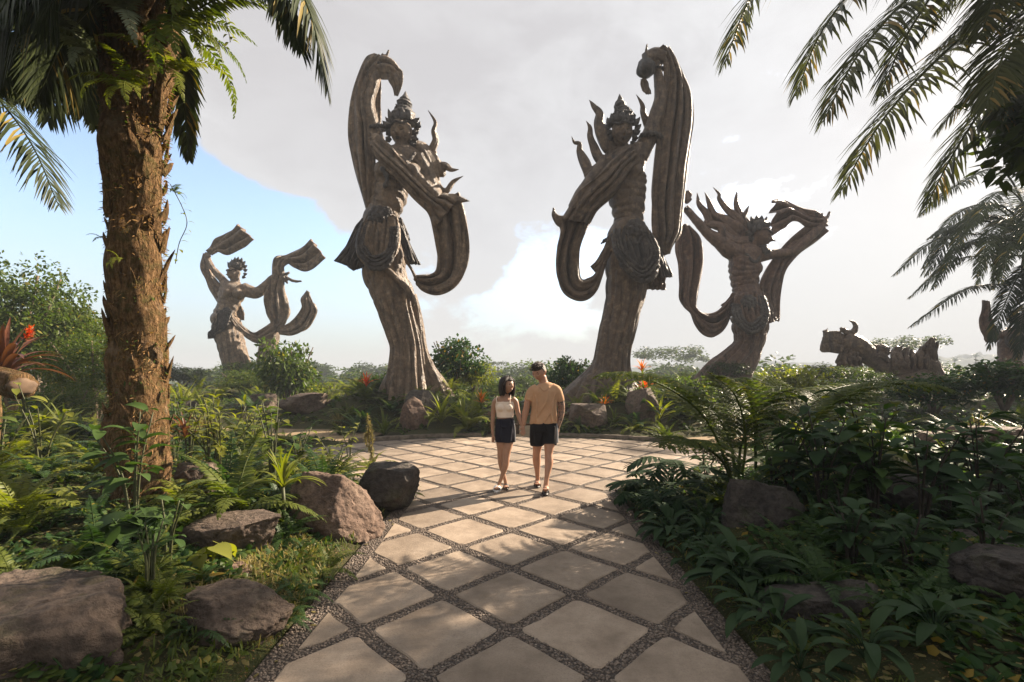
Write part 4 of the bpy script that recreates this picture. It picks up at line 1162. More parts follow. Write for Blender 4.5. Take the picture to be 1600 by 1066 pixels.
def foot(b_, p, x, y, d, toe=(0, 0), ln=66, r=17):
    """bare foot pointing to the camera: heel behind, five toes"""
    p.tube(b_, [(x - toe[0] * .3, y - 22, d + 26, r), (x, y - 16, d, r * 1.15), (x + toe[0] * .6, y - 10, d - ln * .7, r * 1.2), (x + toe[0], y - 9, d - ln, r * .8)], 24, 14, 0.75)
    for k in range(5):
        q = (k - 2) * r * .5
        p.tube(b_, [(x + toe[0] * .8 + q * .8, y - 9, d - ln * .8, 6), (x + toe[0] + q, y - 8, d - ln * (1.22 - .05 * abs(k - 1)), 5)], 8, 8)
foot(b, m, 426, 930, 92, (-2, 0)); foot(b, m, 482, 966, -104, (-2, 0))
# hand holding hers
m.ball(b, 327, 552, -30, 20, 0.8, 0.55, 1.15)
for pts in (((322, 565, -36), (312, 582, -44), (304, 588, -46)), ((328, 570, -36), (322, 590, -44), (318, 600, -44)), ((334, 570, -34), (332, 592, -40), (332, 602, -40)), ((340, 566, -32), (342, 584, -36), (346, 592, -36)), ((318, 545, -36), (308, 556, -44), (302, 566, -48))):
    finger(m, pts, 5.2)
m.ball(b, 557, 562, -2, 20, 0.75, 0.7, 1.1)
for k in range(4):
    finger(m, [(548 + 6 * k, 572, -10), (547 + 5 * k, 590, -14), (548 + 5 * k, 600, -6)], 5.2)
finger(m, [(546, 556, -14), (538, 570, -24), (538, 582, -26)], 5.4)
body = m.finish()
body.data.materials.append(M_tattoo)
for p_ in body.data.polygons:
    if p_.center.x > m.pt(560, 300)[0] and m.pt(0, 560)[2] < p_.center.z < m.pt(0, 300)[2] and p_.center.x > m.pt(556, 0)[0]:
        p_.material_index = 1
m.face(hc, hh, M3)
mb = MB()
m.tube(mb, [(466, 517, 0, 88), (466, 480, 0, 86), (468, 420, 0, 84), (471, 350, 0, 86), (473, 305, 0, 88), (473, 274, 0, 70), (470, 252, 4, 44)], 60, 48, 0.68, lambda t, a: 1 + .025 * np.sin(7 * a + 4 * t) * (1 - t) + .02 * np.sin(4 * a - 9 * t) * (1 - t))
m.tube(mb, [(426, 284, 0, 34), (394, 302, 0, 32), (372, 345, -4, 30), (367, 366, -6, 30)], 24, 22)
m.tube(mb, [(518, 282, 0, 36), (552, 300, 2, 33), (570, 340, 4, 30), (576, 372, 5, 30)], 24, 22)
for rows in ([(550, 320, -40, 3), (528, 390, -55, 7), (516, 450, -58, 6), (528, 512, -54, 3)], [(505, 300, -58, 3), (480, 380, -62, 7), (440, 450, -60, 7), (405, 505, -44, 3)], [(535, 400, -54, 3), (500, 460, -60, 7), (470, 512, -60, 4)],
             [(410, 330, -44, 3), (420, 400, -54, 6), (415, 470, -52, 6), (425, 512, -52, 3)], [(440, 272, -50, 3), (470, 300, -60, 5), (505, 275, -50, 3)], [(552, 345, -24, 3), (546, 420, -36, 8), (548, 500, -34, 5)], [(380, 320, -26, 3), (372, 345, -28, 5), (366, 362, -24, 3)]):
    m.tube(mb, rows, 20, 10)
m.cloth(mb, 'shirt', M_tee, 0.008, 0.020, 5, 0, (1, 1, .55))
mb = MB()
m.tube(mb, [(470, 252, 4, 30), (469, 243, 4, 28)], 6, 24, 0.9); m.part('collar', mb, M_tee)
mb = MB()
m.tube(mb, [(466, 505, 0, 84), (466, 540, 0, 90), (466, 570, 0, 90)], 16, 36, 0.66)
m.tube(mb, [(428, 540, 0, 50), (425, 600, 6, 50), (424, 662, 16, 46)], 24, 28)
m.tube(mb, [(506, 540, 0, 50), (508, 600, -6, 50), (506, 660, -20, 48)], 24, 28)
for rows in ([(466, 520, -58, 4), (450, 590, -48, 7), (440, 650, -36, 4)], [(480, 530, -58, 4), (500, 590, -52, 7), (520, 650, -48, 4)], [(540, 540, -46, 3), (536, 600, -48, 7), (530, 650, -50, 4)], [(395, 540, -40, 3), (404, 600, -40, 6), (410, 655, -34, 3)]):
    m.tube(mb, rows, 16, 10)
m.cloth(mb, 'shorts', M_short, 0.007, 0.008, 8, 3)
mb = MB()
m.tube(mb, [(552, 520, -10, 7), (556, 580, -16, 8), (556, 648, -22, 8)], 14, 8); m.part('side_stripe', mb, M_strap)
mb = MB()
HV = HEAD_V.copy()
keep = lambda z, y: (z > 0.44) | ((y > -0.22) & (z > 0.08)) | ((y > 0.2) & (z > -0.5))
off = np.where(keep(HV[:, 2], HV[:, 1]), 1.09, 0.90)
nz = np.array([mnoise.noise(Vector(v * 9)) for v in HV]) * 0.05
top = np.clip(HV[:, 2] - 0.3, 0, 1) * 0.18
mb.add((HV * (off + nz + top)[:, None] * hh) @ np.array(M3).T + hc, HEAD_F)
for k in range(130):
    a, z = random.uniform(0, 6.28), random.uniform(0.48, 0.98)
    r_ = math.sqrt(1 - z * z)
    v = np.array((r_ * math.cos(a) * .8, r_ * math.sin(a) * .92, z)) * 1.12
    d_ = np.array((v[0] * .15 + random.uniform(-.1, .1), -0.22, 0.12 + random.uniform(-.05, .12)))
    add_tube(mb, (np.array([v, v + d_ * .6, v + d_]) * hh) @ np.array(M3).T + hc, np.array((0.05, 0.04, 0.005)) * hh, 5)
m.part('hair', mb, M_hair_m)
def sandal(p, x, y, d, toe, mat, ln=66, r=17, straps=2, wide=1.0):
    root = MB()
    V = []
    n = 16
    for z_ in (0, 1):
        for k in range(n):
            a = 2 * math.pi * k / n
            V.append(p.pt(x + toe[0] * (0.5 - 0.5 * math.cos(a)) + r * 1.25 * wide * math.sin(a), 0, d - ln * .42 - ln * 0.86 * math.cos(a) * -1 if False else d - ln * .42 + ln * 0.86 * math.cos(a)))
            V[-1][2] = -p.b.z + (0.004 if z_ == 0 else 0.032)
    root.add(V, [tuple(range(n))[::-1], tuple(range(n, 2 * n))] + [(k, (k + 1) % n, n + (k + 1) % n, n + k) for k in range(n)])
    o = p.part('sandal', root, mat)
    for s_ in range(straps):
        mb = MB()
        dd = d - ln * (0.25 + 0.42 * s_)
        pts = []
        for a in np.linspace(-0.15, math.pi + 0.15, 14):
            q = p.pt(x + toe[0] * .6 + r * 1.3 * wide * math.cos(a), 0, dd)
            q[2] = -p.b.z + 0.022 + max(0, math.sin(a)) * p.L(r * 1.75)
            pts.append(q)
        add_tube(mb, pts, p.L(3.2 if wide < 1.2 else 4), 8, (0, -1, 0), 3.2 if wide < 1.2 else 4.6)
        q = mb.build('strap', mat, o)
    return o
sandal(m, 426, 930, 92, (-2, 0), M_blackr); sandal(m, 482, 966, -104, (-2, 0), M_blackr)

# ---- woman
w = Person('woman in cream crop top and dark mini skirt holding the hand of the man', 6.75, (786, 765), M_skin_w, ZP)
b = w.body
w.tube(b, [(210, 600, 0, 62), (210, 545, 0, 64), (208, 500, 0, 54), (208, 470, 0, 50), (208, 430, 0, 57), (208, 390, 0, 62), (208, 362, 0, 60), (210, 345, 0, 42), (212, 330, 0, 24)], 44, 26, 0.66)
w.ball(b, 182, 413, -24, 25); w.ball(b, 234, 413, -24, 25)
w.tube(b, [(211, 350, 6, 24), (213, 325, 4, 20), (218, 295, 0, 20)], 14, 16)
hc = w.pt(222, 264, -6); hh = w.L(54)
M3 = add_head(b, hc, hh, 0.80, -0.08, 0.10, HEAD_V)
w.tube(b, [(162, 362, 0, 24), (142, 380, 2, 20), (133, 430, 4, 17), (129, 480, 4, 15), (126, 530, 0, 13), (127, 575, -6, 10), (128, 590, -8, 10)], 40, 14)
w.tube(b, [(256, 358, 0, 24), (278, 375, 0, 20), (290, 420, -2, 17), (300, 465, -6, 15), (310, 500, -14, 13), (320, 535, -24, 10), (322, 545, -26, 10)], 40, 14)
w.tube(b, [(186, 590, 0, 40), (184, 650, 2, 34), (184, 700, 6, 27), (182, 735, 8, 24), (186, 790, 18, 22), (200, 860, 28, 14), (212, 905, 30, 12), (214, 925, 30, 14)], 50, 16)
w.tube(b, [(232, 590, 0, 40), (230, 650, -8, 34), (221, 705, -18, 27), (217, 740, -22, 24), (212, 795, -26, 23), (190, 870, -28, 14), (172, 915, -28, 12), (168, 935, -28, 14)], 50, 16)
foot(b, w, 214, 950, 26, (4, 0), 56, 14); foot(b, w, 166, 960, -30, (-14, 0), 56, 14)
w.ball(b, 129, 606, -10, 15, 0.65, 0.6, 1.2)
for k in range(4):
    finger(w, [(122 + 5 * k, 618, -12 + 2 * k), (122 + 5 * k, 634, -16 + 2 * k), (126 + 4 * k, 646, -12 + 2 * k)], 4.2)
finger(w, [(138, 606, -18), (142, 620, -26), (140, 632, -28)], 4.4)
w.ball(b, 322, 558, -24, 14, 0.7, 0.6, 1.1)
for k in range(4):
    finger(w, [(318 + 6 * k, 566, -20), (322 + 6 * k, 580, -14 + k), (332 + 5 * k, 578, -8)], 4.2)
finger(w, [(316, 552, -30), (322, 566, -40), (330, 574, -42)], 4.4)
w.finish()
w.face(hc, hh, M3, True)
mb = MB()
w.tube(mb, [(208, 478, 0, 55), (208, 445, 0, 58), (208, 410, 0, 66), (208, 384, 0, 65), (208, 372, 0, 62)], 40, 40, 0.70)
w.ball(mb, 182, 413, -26, 29); w.ball(mb, 234, 413, -26, 29)
w.cloth(mb, 'crop_top', M_top, 0.006, 0.003, 14, 2)
for rows in ([(156, 385, -40, 3.2), (152, 360, -24, 3.2), (156, 338, 0, 3.2), (160, 345, 30, 3.2)], [(240, 385, -44, 3.2), (244, 350, -28, 3.2), (246, 328, 0, 3.2), (244, 345, 30, 3.2)]):
    mb = MB(); w.tube(mb, rows, 16, 8); w.part('shoulder_strap', mb, M_top)
mb = MB()
w.tube(mb, [(209, 486, 0, 58), (210, 520, 0, 64), (211, 560, 0, 68), (212, 600, 0, 70), (212, 642, 0, 69)], 44, 44, 0.74, lambda t, a: 1 + .02 * np.sin(6 * a + 3 * t) * t)
for rows in ([(180, 500, -44, 3), (176, 560, -50, 5), (184, 636, -52, 3)], [(240, 500, -40, 3), (250, 560, -44, 6), (246, 636, -48, 3)], [(150, 520, -20, 3), (200, 545, -52, 4), (265, 530, -26, 3)]):
    w.tube(mb, rows, 16, 10)
w.cloth(mb, 'skirt', M_skirt, 0.007, 0.007, 8, 6)
mb = MB(); w.tube(mb, [(266, 500, -20, 3), (274, 560, -22, 3.4), (276, 640, -22, 3.4)], 12, 8); w.part('side_seam', mb, M_strap)
mb = MB()
off = np.where((HEAD_V[:, 2] > 0.5) | (HEAD_V[:, 1] > -0.15), 1.13, 0.9)
mb.add((HEAD_V * off[:, None] * hh) @ np.array(M3).T + hc, HEAD_F)
w.part('hair', mb, M_hair_w)
Ma = np.array(M3)
for k in range(26):
    a = math.pi * (-0.12 + 1.24 * k / 25)          # round the back from ear to ear
    c0, s0 = math.cos(a), math.sin(a)
    pts = [hc + (np.array((0.12 * c0, 0.1 - 0.3 * (1 - s0), 1.08)) * hh) @ Ma.T, hc + (np.array((0.62 * c0, 0.05 + 0.6 * s0, 0.80)) * hh) @ Ma.T,
           hc + (np.array((0.90 * c0, -0.05 + 0.95 * s0, 0.10)) * hh) @ Ma.T, hc + np.array((0, 0, 0)) + (np.array((0.92 * c0, -0.1 + 0.95 * s0, -0.70)) * hh) @ Ma.T,
           hc + (np.array((0.86 * c0, -0.12 + 0.88 * s0, -1.28 - 0.12 * random.random())) * hh) @ Ma.T]
    mb = MB(); add_tube(mb, spline(pts, 14), np.interp(np.linspace(0, 1, 14), (0, .3, .8, 1), (.10, .17, .15, .04)) * hh, 8, fn=lambda t, q: 1 + .12 * np.sin(5 * q)); w.part('hair_strand', mb, M_hair_w)
for (x, z0) in ((0.45, -1.0), (-0.55, -1.15), (-0.70, -1.25)):
    mb = MB(); add_tube(mb, spline([hc + (np.array(q) * hh) @ Ma.T for q in ((0.05, -0.15, 1.06), (x, -0.55, 0.72), (x * 1.75, -0.45, 0.1), (x * 1.7, -0.4, -0.6), (x * 1.5, -0.4, z0))], 14), np.interp(np.linspace(0, 1, 14), (0, .3, .8, 1), (.08, .15, .12, .03)) * hh, 8); w.part('hair_strand', mb, M_hair_w)
sandal(w, 214, 950, 26, (4, 0), M_blackr, 56, 14); sandal(w, 166, 960, -30, (-14, 0), M_white, 56, 15, 2, 1.25)
# ------------------------------------------------------------------ leaf geometry
UP = np.array([0.0, 0.0, 1.0])
def nrm(a):
    return a / (np.linalg.norm(a, axis=-1, keepdims=True) + 1e-12)
def add_leaflets(mb, pos, d, side, L, W, droop, fold=0.25, prof=(0.35, 1.0, 0.72, 0.0), us=(0.0, 0.33, 0.68, 1.0), gdir=(0, 0, -1)):
    """many narrow pointed blades at once: pos, d (direction), side (width direction), lengths, widths"""
    k = len(pos)
    L = np.broadcast_to(np.asarray(L, float), (k,)); W = np.broadcast_to(np.asarray(W, float), (k,))
    droop = np.broadcast_to(np.asarray(droop, float), (k,))
    g = np.asarray(gdir, float)
    rows = []
    for u, p in zip(us, prof):
        dd = d * (L * u)[:, None] + g[None] * (droop * L * u ** 1.8)[:, None]
        c = pos + dd * (1 - 0.25 * droop[:, None] * u)
        nz = np.cross(d, side)
        if p == 0.0:
            rows.append(c[:, None])
        else:
            w = side * (W * 0.5 * p)[:, None]
            lift = nz * (W * 0.5 * p * fold)[:, None]
            rows.append(np.stack([c - w + lift, c, c + w + lift], 1))
    V = np.concatenate(rows, 1)
    m = V.shape[1]
    F = []
    o = 0
    for i in range(len(us) - 2):
        F += [(o, o + 1, o + 4, o + 3), (o + 1, o + 2, o + 5, o + 4)]
        o += 3
    b = mb.n
    F = np.array(F)
    mb.add(V.reshape(-1, 3), (F[None] + m * np.arange(k)[:, None, None]).reshape(-1, 4))
    T = np.array([(o, o + 1, o + 3), (o + 1, o + 2, o + 3)])
    mb.f.extend((T[None] + m * np.arange(k)[:, None, None] + b).reshape(-1, 3).tolist())

def frond_geo(mb, path, L, W, pairs, start=0.12, fwd=0.55, droop=0.5, vee=0.25, r0=0.02, jit=0.12, tipk=0.45, sides=6, mode='mid', n=28, gap=0.0):
    """one pinnate leaf along a path: rachis and two rows of leaflets"""
    p = spline(path, n)
    add_tube(mb, p, np.linspace(r0, r0 * 0.2, n), sides)
    T = nrm(np.gradient(p, axis=0))
    S = np.cross(T, UP); bad = np.linalg.norm(S, axis=1) < 0.12
    S[bad] = S[~bad].mean(0) if (~bad).any() else np.array([0, 1, 0])
    S = nrm(S)
    ts = np.linspace(start, 0.995, pairs)
    for sgn in (-1, 1):
        t = np.clip(ts + rng.normal(0, 0.25 / pairs, pairs), 0, 1)
        if gap:
            t = t[rng.random(len(t)) > gap]
        i = t * (n - 1)
        f = lambda A: np.stack([np.interp(i, np.arange(n), A[:, c]) for c in range(3)], -1)
        pos, tt, ss = f(p), nrm(f(T)), nrm(f(S))
        nn = np.cross(ss, tt)
        u = (t - start) / (1 - start)
        if mode == 'mid':
            prof = np.clip(np.sin(math.pi * (0.18 + 0.80 * u)) ** 0.7, 0.05, 1)
        else:
            prof = np.clip((1 - u) ** 0.8 * (0.55 + 0.45 * np.clip(u * 6, 0, 1)) + 0.04, 0.05, 1)
        fw = fwd + tipk * u ** 2 * 2
        d = sgn * ss + tt * fw[:, None] + nn * vee
        d = nrm(d + rng.normal(0, jit, d.shape))
        side = nrm(tt - (np.sum(tt * d, 1))[:, None] * d)
        add_leaflets(mb, pos, d, side, L * prof * rng.uniform(0.85, 1.12, len(t)), W * (0.6 + 0.4 * prof), droop * rng.uniform(0.7, 1.3, len(t)))

# ------------------------------------------------------------------ greens
M_palm = leaf_mat('palm_leaf', (0.018, 0.027, 0.010), (0.045, 0.056, 0.018), 0.16, 0.38, (0.20, 0.15, 0.04))
M_palm2 = leaf_mat('palm_leaf_olive', (0.040, 0.046, 0.018), (0.082, 0.085, 0.032), 0.25, 0.42, (0.22, 0.15, 0.05))
M_fern = leaf_mat('fern_leaf', (0.045, 0.068, 0.014), (0.115, 0.132, 0.026), 0.40, 0.45, (0.22, 0.19, 0.04))
M_fernd = leaf_mat('fern_dark', (0.020, 0.045, 0.014), (0.050, 0.085, 0.024), 0.33, 0.40, (0.17, 0.14, 0.03))
M_silver = leaf_mat('fern_silver', (0.11, 0.13, 0.085), (0.19, 0.21, 0.14), 0.25, 0.6)
M_lime = leaf_mat('lime_leaf', (0.10, 0.125, 0.020), (0.19, 0.195, 0.038), 0.42, 0.38, (0.28, 0.26, 0.06))
M_broad = leaf_mat('broad_leaf', (0.022, 0.050, 0.016), (0.055, 0.090, 0.026), 0.30, 0.56, (0.20, 0.14, 0.03), 0.07)
M_glossy = leaf_mat('glossy_dark_leaf', (0.014, 0.034, 0.016), (0.036, 0.060, 0.026), 0.22, 0.60, None, 0.08)
M_shrub = leaf_mat('shrub_leaf', (0.035, 0.060, 0.015), (0.095, 0.125, 0.026), 0.36, 0.40, (0.18, 0.16, 0.04))
M_tree = leaf_mat('tree_leaf', (0.028, 0.046, 0.014), (0.070, 0.090, 0.024), 0.30, 0.5)
M_grass = leaf_mat('grass_blade', (0.050, 0.075, 0.016), (0.115, 0.135, 0.032), 0.35, 0.5, (0.24, 0.19, 0.06))
M_dry = leaf_mat('dry_grass', (0.16, 0.13, 0.05), (0.30, 0.25, 0.11), 0.35, 0.6)
M_orange = leaf_mat('orange_bract', (0.42, 0.085, 0.012), (0.62, 0.20, 0.03), 0.35, 0.4)
M_red = leaf_mat('red_bract', (0.45, 0.045, 0.012), (0.62, 0.10, 0.02), 0.30, 0.4)
M_maroon = leaf_mat('maroon_leaf', (0.075, 0.030, 0.020), (0.17, 0.070, 0.042), 0.25, 0.35)
M_stem = plain_mat('green_stem', (0.06, 0.065, 0.025), 0.6, 0.3, 0.4, 12)
M_dstem = plain_mat('dark_stem', (0.035, 0.027, 0.018), 0.7, 0.3, 0.4, 12)
M_bark = plain_mat('bark', (0.13, 0.10, 0.07), 0.9, 0.2, 0.5, 5, 0.6)

# ------------------------------------------------------------------ the big palm at left
t = NT('palm_trunk_fibre')
po = t.pos()
n1 = t.noise(po, 3.2, 7, 0.7); n2 = t.noise(t.mapping(po, (1, 1, 0.25)), 38, 6, 0.7); n3 = t.noise(po, 11, 6, 0.7)
c = t.ramp(n2, [(0.28, (0.035, 0.020, 0.010)), (0.5, (0.145, 0.084, 0.038)), (0.75, (0.38, 0.23, 0.115))])
c = t.mix(t.ramp(n3, [(0.47, 0.0), (0.66, 0.8)]), c, (0.075, 0.068, 0.022))
c = t.mix(t.ramp(n1, [(0.55, 0.0), (0.7, 0.7)]), c, (0.30, 0.22, 0.15))
t.base(c); t.rough(0.95); t.spec(0.1)
t.bump(t.math('ADD', n2, t.math('MULTIPLY', n3, 1.4)), 1.0, 0.06)
M_trunk = t.m
M_fibre = leaf_mat('palm_fibre', (0.12, 0.065, 0.025), (0.30, 0.18, 0.075), 0.2, 0.9)
PY = 4.8
palm_base = P(216, 845, PY)
palm = thing('palm_tree', 'big shaggy palm with fibrous brown trunk and ferns growing on it, at left', 'palm tree', palm_base)
pb = np.array(palm_base)
TR = spline([(216, 860, 52), (215, 760, 48), (216, 640, 45), (215, 520, 43), (214, 400, 42), (212, 280, 46), (212, 200, 49), (216, 120, 52), (222, 40, 55), (230, -60, 55), (240, -160, 44)], 150)
tp = np.array([P(x, y, PY) for x, y, r in TR]) - pb
trad = TR[:, 2] / FPX * PY * 0.84
mb = MB()
V = tube_verts(tp, trad, 72, (0, -1, 0))
nzz = np.array([[0.11 * mnoise.noise(Vector((v[0] * 3.4, v[1] * 3.4, v[2] * 2.2))) + 0.03 * mnoise.noise(Vector((v[0] * 11, v[1] * 11, v[2] * 5))) for v in r] for r in V])
ctr = tp[:, None, :]
V = ctr + (V - ctr) * (1 + nzz[..., None] / 0.33)
mb.add(V.reshape(-1, 3), grid_faces(150, 72, True))
trunk = mb.build('trunk', M_trunk, palm)
# old leaf bases: wedge-shaped boots in a spiral
for k in range(190):
    f = 0.03 + 0.95 * k / 190
    i = f * 149; a = k * 2.4 + random.uniform(-.3, .3)
    c0 = np.array([np.interp(i, np.arange(150), tp[:, j]) for j in range(3)]); r_ = np.interp(i, np.arange(150), trad)
    o = np.array((math.cos(a), math.sin(a), 0)); sd_ = np.array((-math.sin(a), math.cos(a), 0))
    ln = random.uniform(0.10, 0.20) * (1.0 + 1.3 * max(0, f - 0.72) / 0.28); wd = random.uniform(0.07, 0.12); ou = random.uniform(-0.02, 0.035) + 0.12 * max(0, f - 0.7)
    B = c0 + o * (r_ * 0.95); sk = random.uniform(-.5, .5)
    q_ = spline([B - UP * ln * .2, B + o * (.02 + ou * .4) + UP * ln * .35 + sd_ * sk * wd * .3, B + o * (.03 + ou) + UP * ln * .8 + sd_ * sk * wd, B + o * (.035 + ou * 1.6) + UP * ln * 1.15 + sd_ * sk * wd * 1.6], 6)
    mb = MB(); add_tube(mb, q_, np.array((.5, .52, .44, .34, .22, .05)) * wd * random.uniform(.8, 1.1), 7, o, .38, lambda t_, a_: 1 + .22 * np.sin(3 * a_ + 5 * t_ + k))
    mb.build('leaf_base', M_trunk, palm, False)
# fibres and moss standing off the trunk
k = 7000
f = rng.uniform(0.02, 0.97, k); a = rng.uniform(0, 6.283, k)
i = f * 149
c0 = np.stack([np.interp(i, np.arange(150), tp[:, j]) for j in range(3)], -1); r_ = np.interp(i, np.arange(150), trad)
o = np.stack([np.cos(a), np.sin(a), 0 * a], -1)
d = nrm(o * rng.uniform(.1, .9, (k, 1)) + np.stack([-np.sin(a), np.cos(a), 0 * a], -1) * rng.normal(0, .6, (k, 1)) + UP * rng.normal(-0.25, .7, (k, 1)))
mb = MB()
add_leaflets(mb, c0 + o * (r_ * 0.97)[:, None], d, nrm(np.cross(d, o + 0.01)), rng.uniform(.03, .085, k), rng.uniform(.004, .012, k), rng.uniform(0, .5, k))
tag(mb.build('trunk_fibre', M_fibre, palm), kind='stuff')
k = 2600
f = rng.uniform(0.05, 0.97, k); a = rng.uniform(0, 6.283, k); i = f * 149
c0 = np.stack([np.interp(i, np.arange(150), tp[:, j]) for j in range(3)], -1); r_ = np.interp(i, np.arange(150), trad)
o = np.stack([np.cos(a), np.sin(a), 0 * a], -1)
keep_ = np.array([mnoise.noise(Vector((p_[0] * 2, p_[1] * 2, p_[2] * 1.6))) for p_ in c0 + o]) > 0.02
d = nrm(o + rng.normal(0, .5, (k, 3)))
mb = MB()
add_leaflets(mb, (c0 + o * r_[:, None])[keep_], d[keep_], nrm(np.cross(d, UP))[keep_], rng.uniform(.02, .06, k)[keep_], rng.uniform(.012, .025, k)[keep_], .3)
tag(mb.build('moss', M_shrub, palm), kind='stuff')

def palm_frond(parent, base, pts, L, W, pairs, mat, name='frond', **kw):
    """pts: x, y, Y of the rachis in the photo"""
    mb = MB()
    frond_geo(mb, [np.array(P(*q)) - base for q in pts], L, W, pairs, **kw)
    return mb.build(name, mat, parent)
big = dict(fwd=0.45, droop=0.9, vee=0.1, r0=0.035, jit=0.10, n=36)
for pts, L_ in (([(226, -110, 4.6), (150, -150, 4.2), (60, -90, 3.9), (0, 20, 3.7)], .7), ([(222, -80, 4.9), (130, -60, 5.0), (50, 20, 5.1), (-10, 130, 5.2)], .72), ([(222, -60, 4.9), (160, -10, 5.0), (100, 60, 5.1), (60, 150, 5.2)], .6), ([(240, -140, 4.7), (340, -120, 4.5), (430, -30, 4.4), (470, 80, 4.3)], .5), ([(222, -60, 4.9), (160, -60, 5.4), (80, -10, 6.0), (10, 70, 6.4), (-40, 170, 6.6)], .75), ([(226, -130, 4.8), (90, -130, 4.4), (-20, -60, 4.0), (-80, 40, 3.8)], .75), ([(222, -40, 4.9), (190, 20, 5.4), (165, 100, 5.9), (150, 200, 6.3)], .5), ([(226, -100, 4.7), (180, -120, 4.3), (110, -60, 4.0), (60, 40, 3.9)], .6),
                ([(238, -130, 5.0), (340, -190, 5.2), (440, -140, 5.3), (520, -20, 5.3)], .6), ([(226, -120, 4.8), (120, -70, 4.5), (20, 10, 4.2), (-70, 120, 4.0)], .72), ([(222, -100, 4.8), (140, -90, 5.2), (30, -40, 5.4), (-90, 70, 5.6)], .80),
                ([(224, -90, 4.8), (160, -30, 5.3), (90, 40, 5.8), (30, 160, 6.2)], .70), ([(220, -60, 4.9), (150, 0, 5.6), (110, 70, 6.2), (75, 190, 6.6)], .70), ([(222, -80, 4.9), (170, 10, 5.3), (145, 90, 5.7), (130, 180, 6.0)], .55),
                ([(236, -150, 4.8), (330, -150, 4.7), (420, -90, 4.6), (480, 10, 4.5), (512, 140, 4.5)], .62), ([(240, -140, 4.9), (320, -120, 5.4), (400, -70, 5.7), (450, 20, 5.9)], .55),
                ([(236, -20, 4.95), (268, 60, 5.3), (285, 140, 5.5), (296, 250, 5.5)], .34), ([(240, -170, 4.8), (230, -420, 3.9), (210, -560, 2.6), (180, -560, 1.6)], .7),
                ([(240, -170, 4.8), (300, -380, 5.6), (380, -430, 6.8), (470, -360, 7.6)], .7), ([(236, -170, 4.8), (160, -400, 5.4), (60, -440, 6.4), (-60, -380, 7.4)], .7), ([(240, -170, 4.8), (260, -330, 4.2), (420, -560, 3.4), (700, -760, 2.5)], .7)):
    palm_frond(palm, pb, pts, L_, 0.046, 96, M_palm, **big)
for pts in ([(236, 30, 4.55), (262, -20, 4.4), (290, -90, 4.4)], [(255, 70, 4.55), (272, 10, 4.4), (300, -60, 4.3)], [(240, 80, 4.45), (246, 30, 4.3), (262, -40, 4.2)], [(200, 40, 4.5), (190, -20, 4.3), (180, -90, 4.2)], [(243, 190, 4.45), (248, 140, 4.35), (254, 100, 4.3)]):
    mb = MB(); q = spline([np.array(P(*w_)) - pb for w_ in pts], 14); add_tube(mb, q, np.linspace(0.045, 0.028, 14), 10, (0, -1, 0), 0.6); mb.build('petiole', M_trunk, palm)

# neighbour palm just outside the frame at left: one of its leaves hangs into the picture
pl = thing('palm_tree', 'palm leaf hanging in from outside the frame, far left below the big palm crown', 'palm tree', P(-330, 845, 5.4))
plb = np.array(pl.location)
mb = MB(); q = np.array([P(-330 - 4 * math.sin(y_ / 90), y_, 5.4) for y_ in np.linspace(850, -60, 40)]) - plb
add_tube(mb, q, np.linspace(.26, .22, 40), 20, fn=lambda t_, a_: 1 + .06 * np.sin(90 * t_ + a_)); mb.build('trunk', M_trunk, pl)
for pts in ([(-330, -60, 5.4), (-180, -40, 5.3), (-60, 90, 5.2), (40, 210, 5.1), (92, 322, 5.0)], [(-330, -60, 5.4), (-250, -160, 5.0), (-150, -140, 4.4), (-100, 0, 3.9)], [(-330, -60, 5.4), (-420, -150, 5.8), (-520, -80, 6.2), (-560, 60, 6.4)], [(-330, -60, 5.4), (-320, -180, 6.2), (-300, -160, 7.2), (-280, -40, 8)], [(-330, -60, 5.4), (-360, -220, 4.6), (-420, -240, 3.6), (-520, -100, 3)]):
    palm_frond(pl, plb, pts, .62, .026, 100, M_palm, **{**big, 'droop': .55, 'r0': .022})

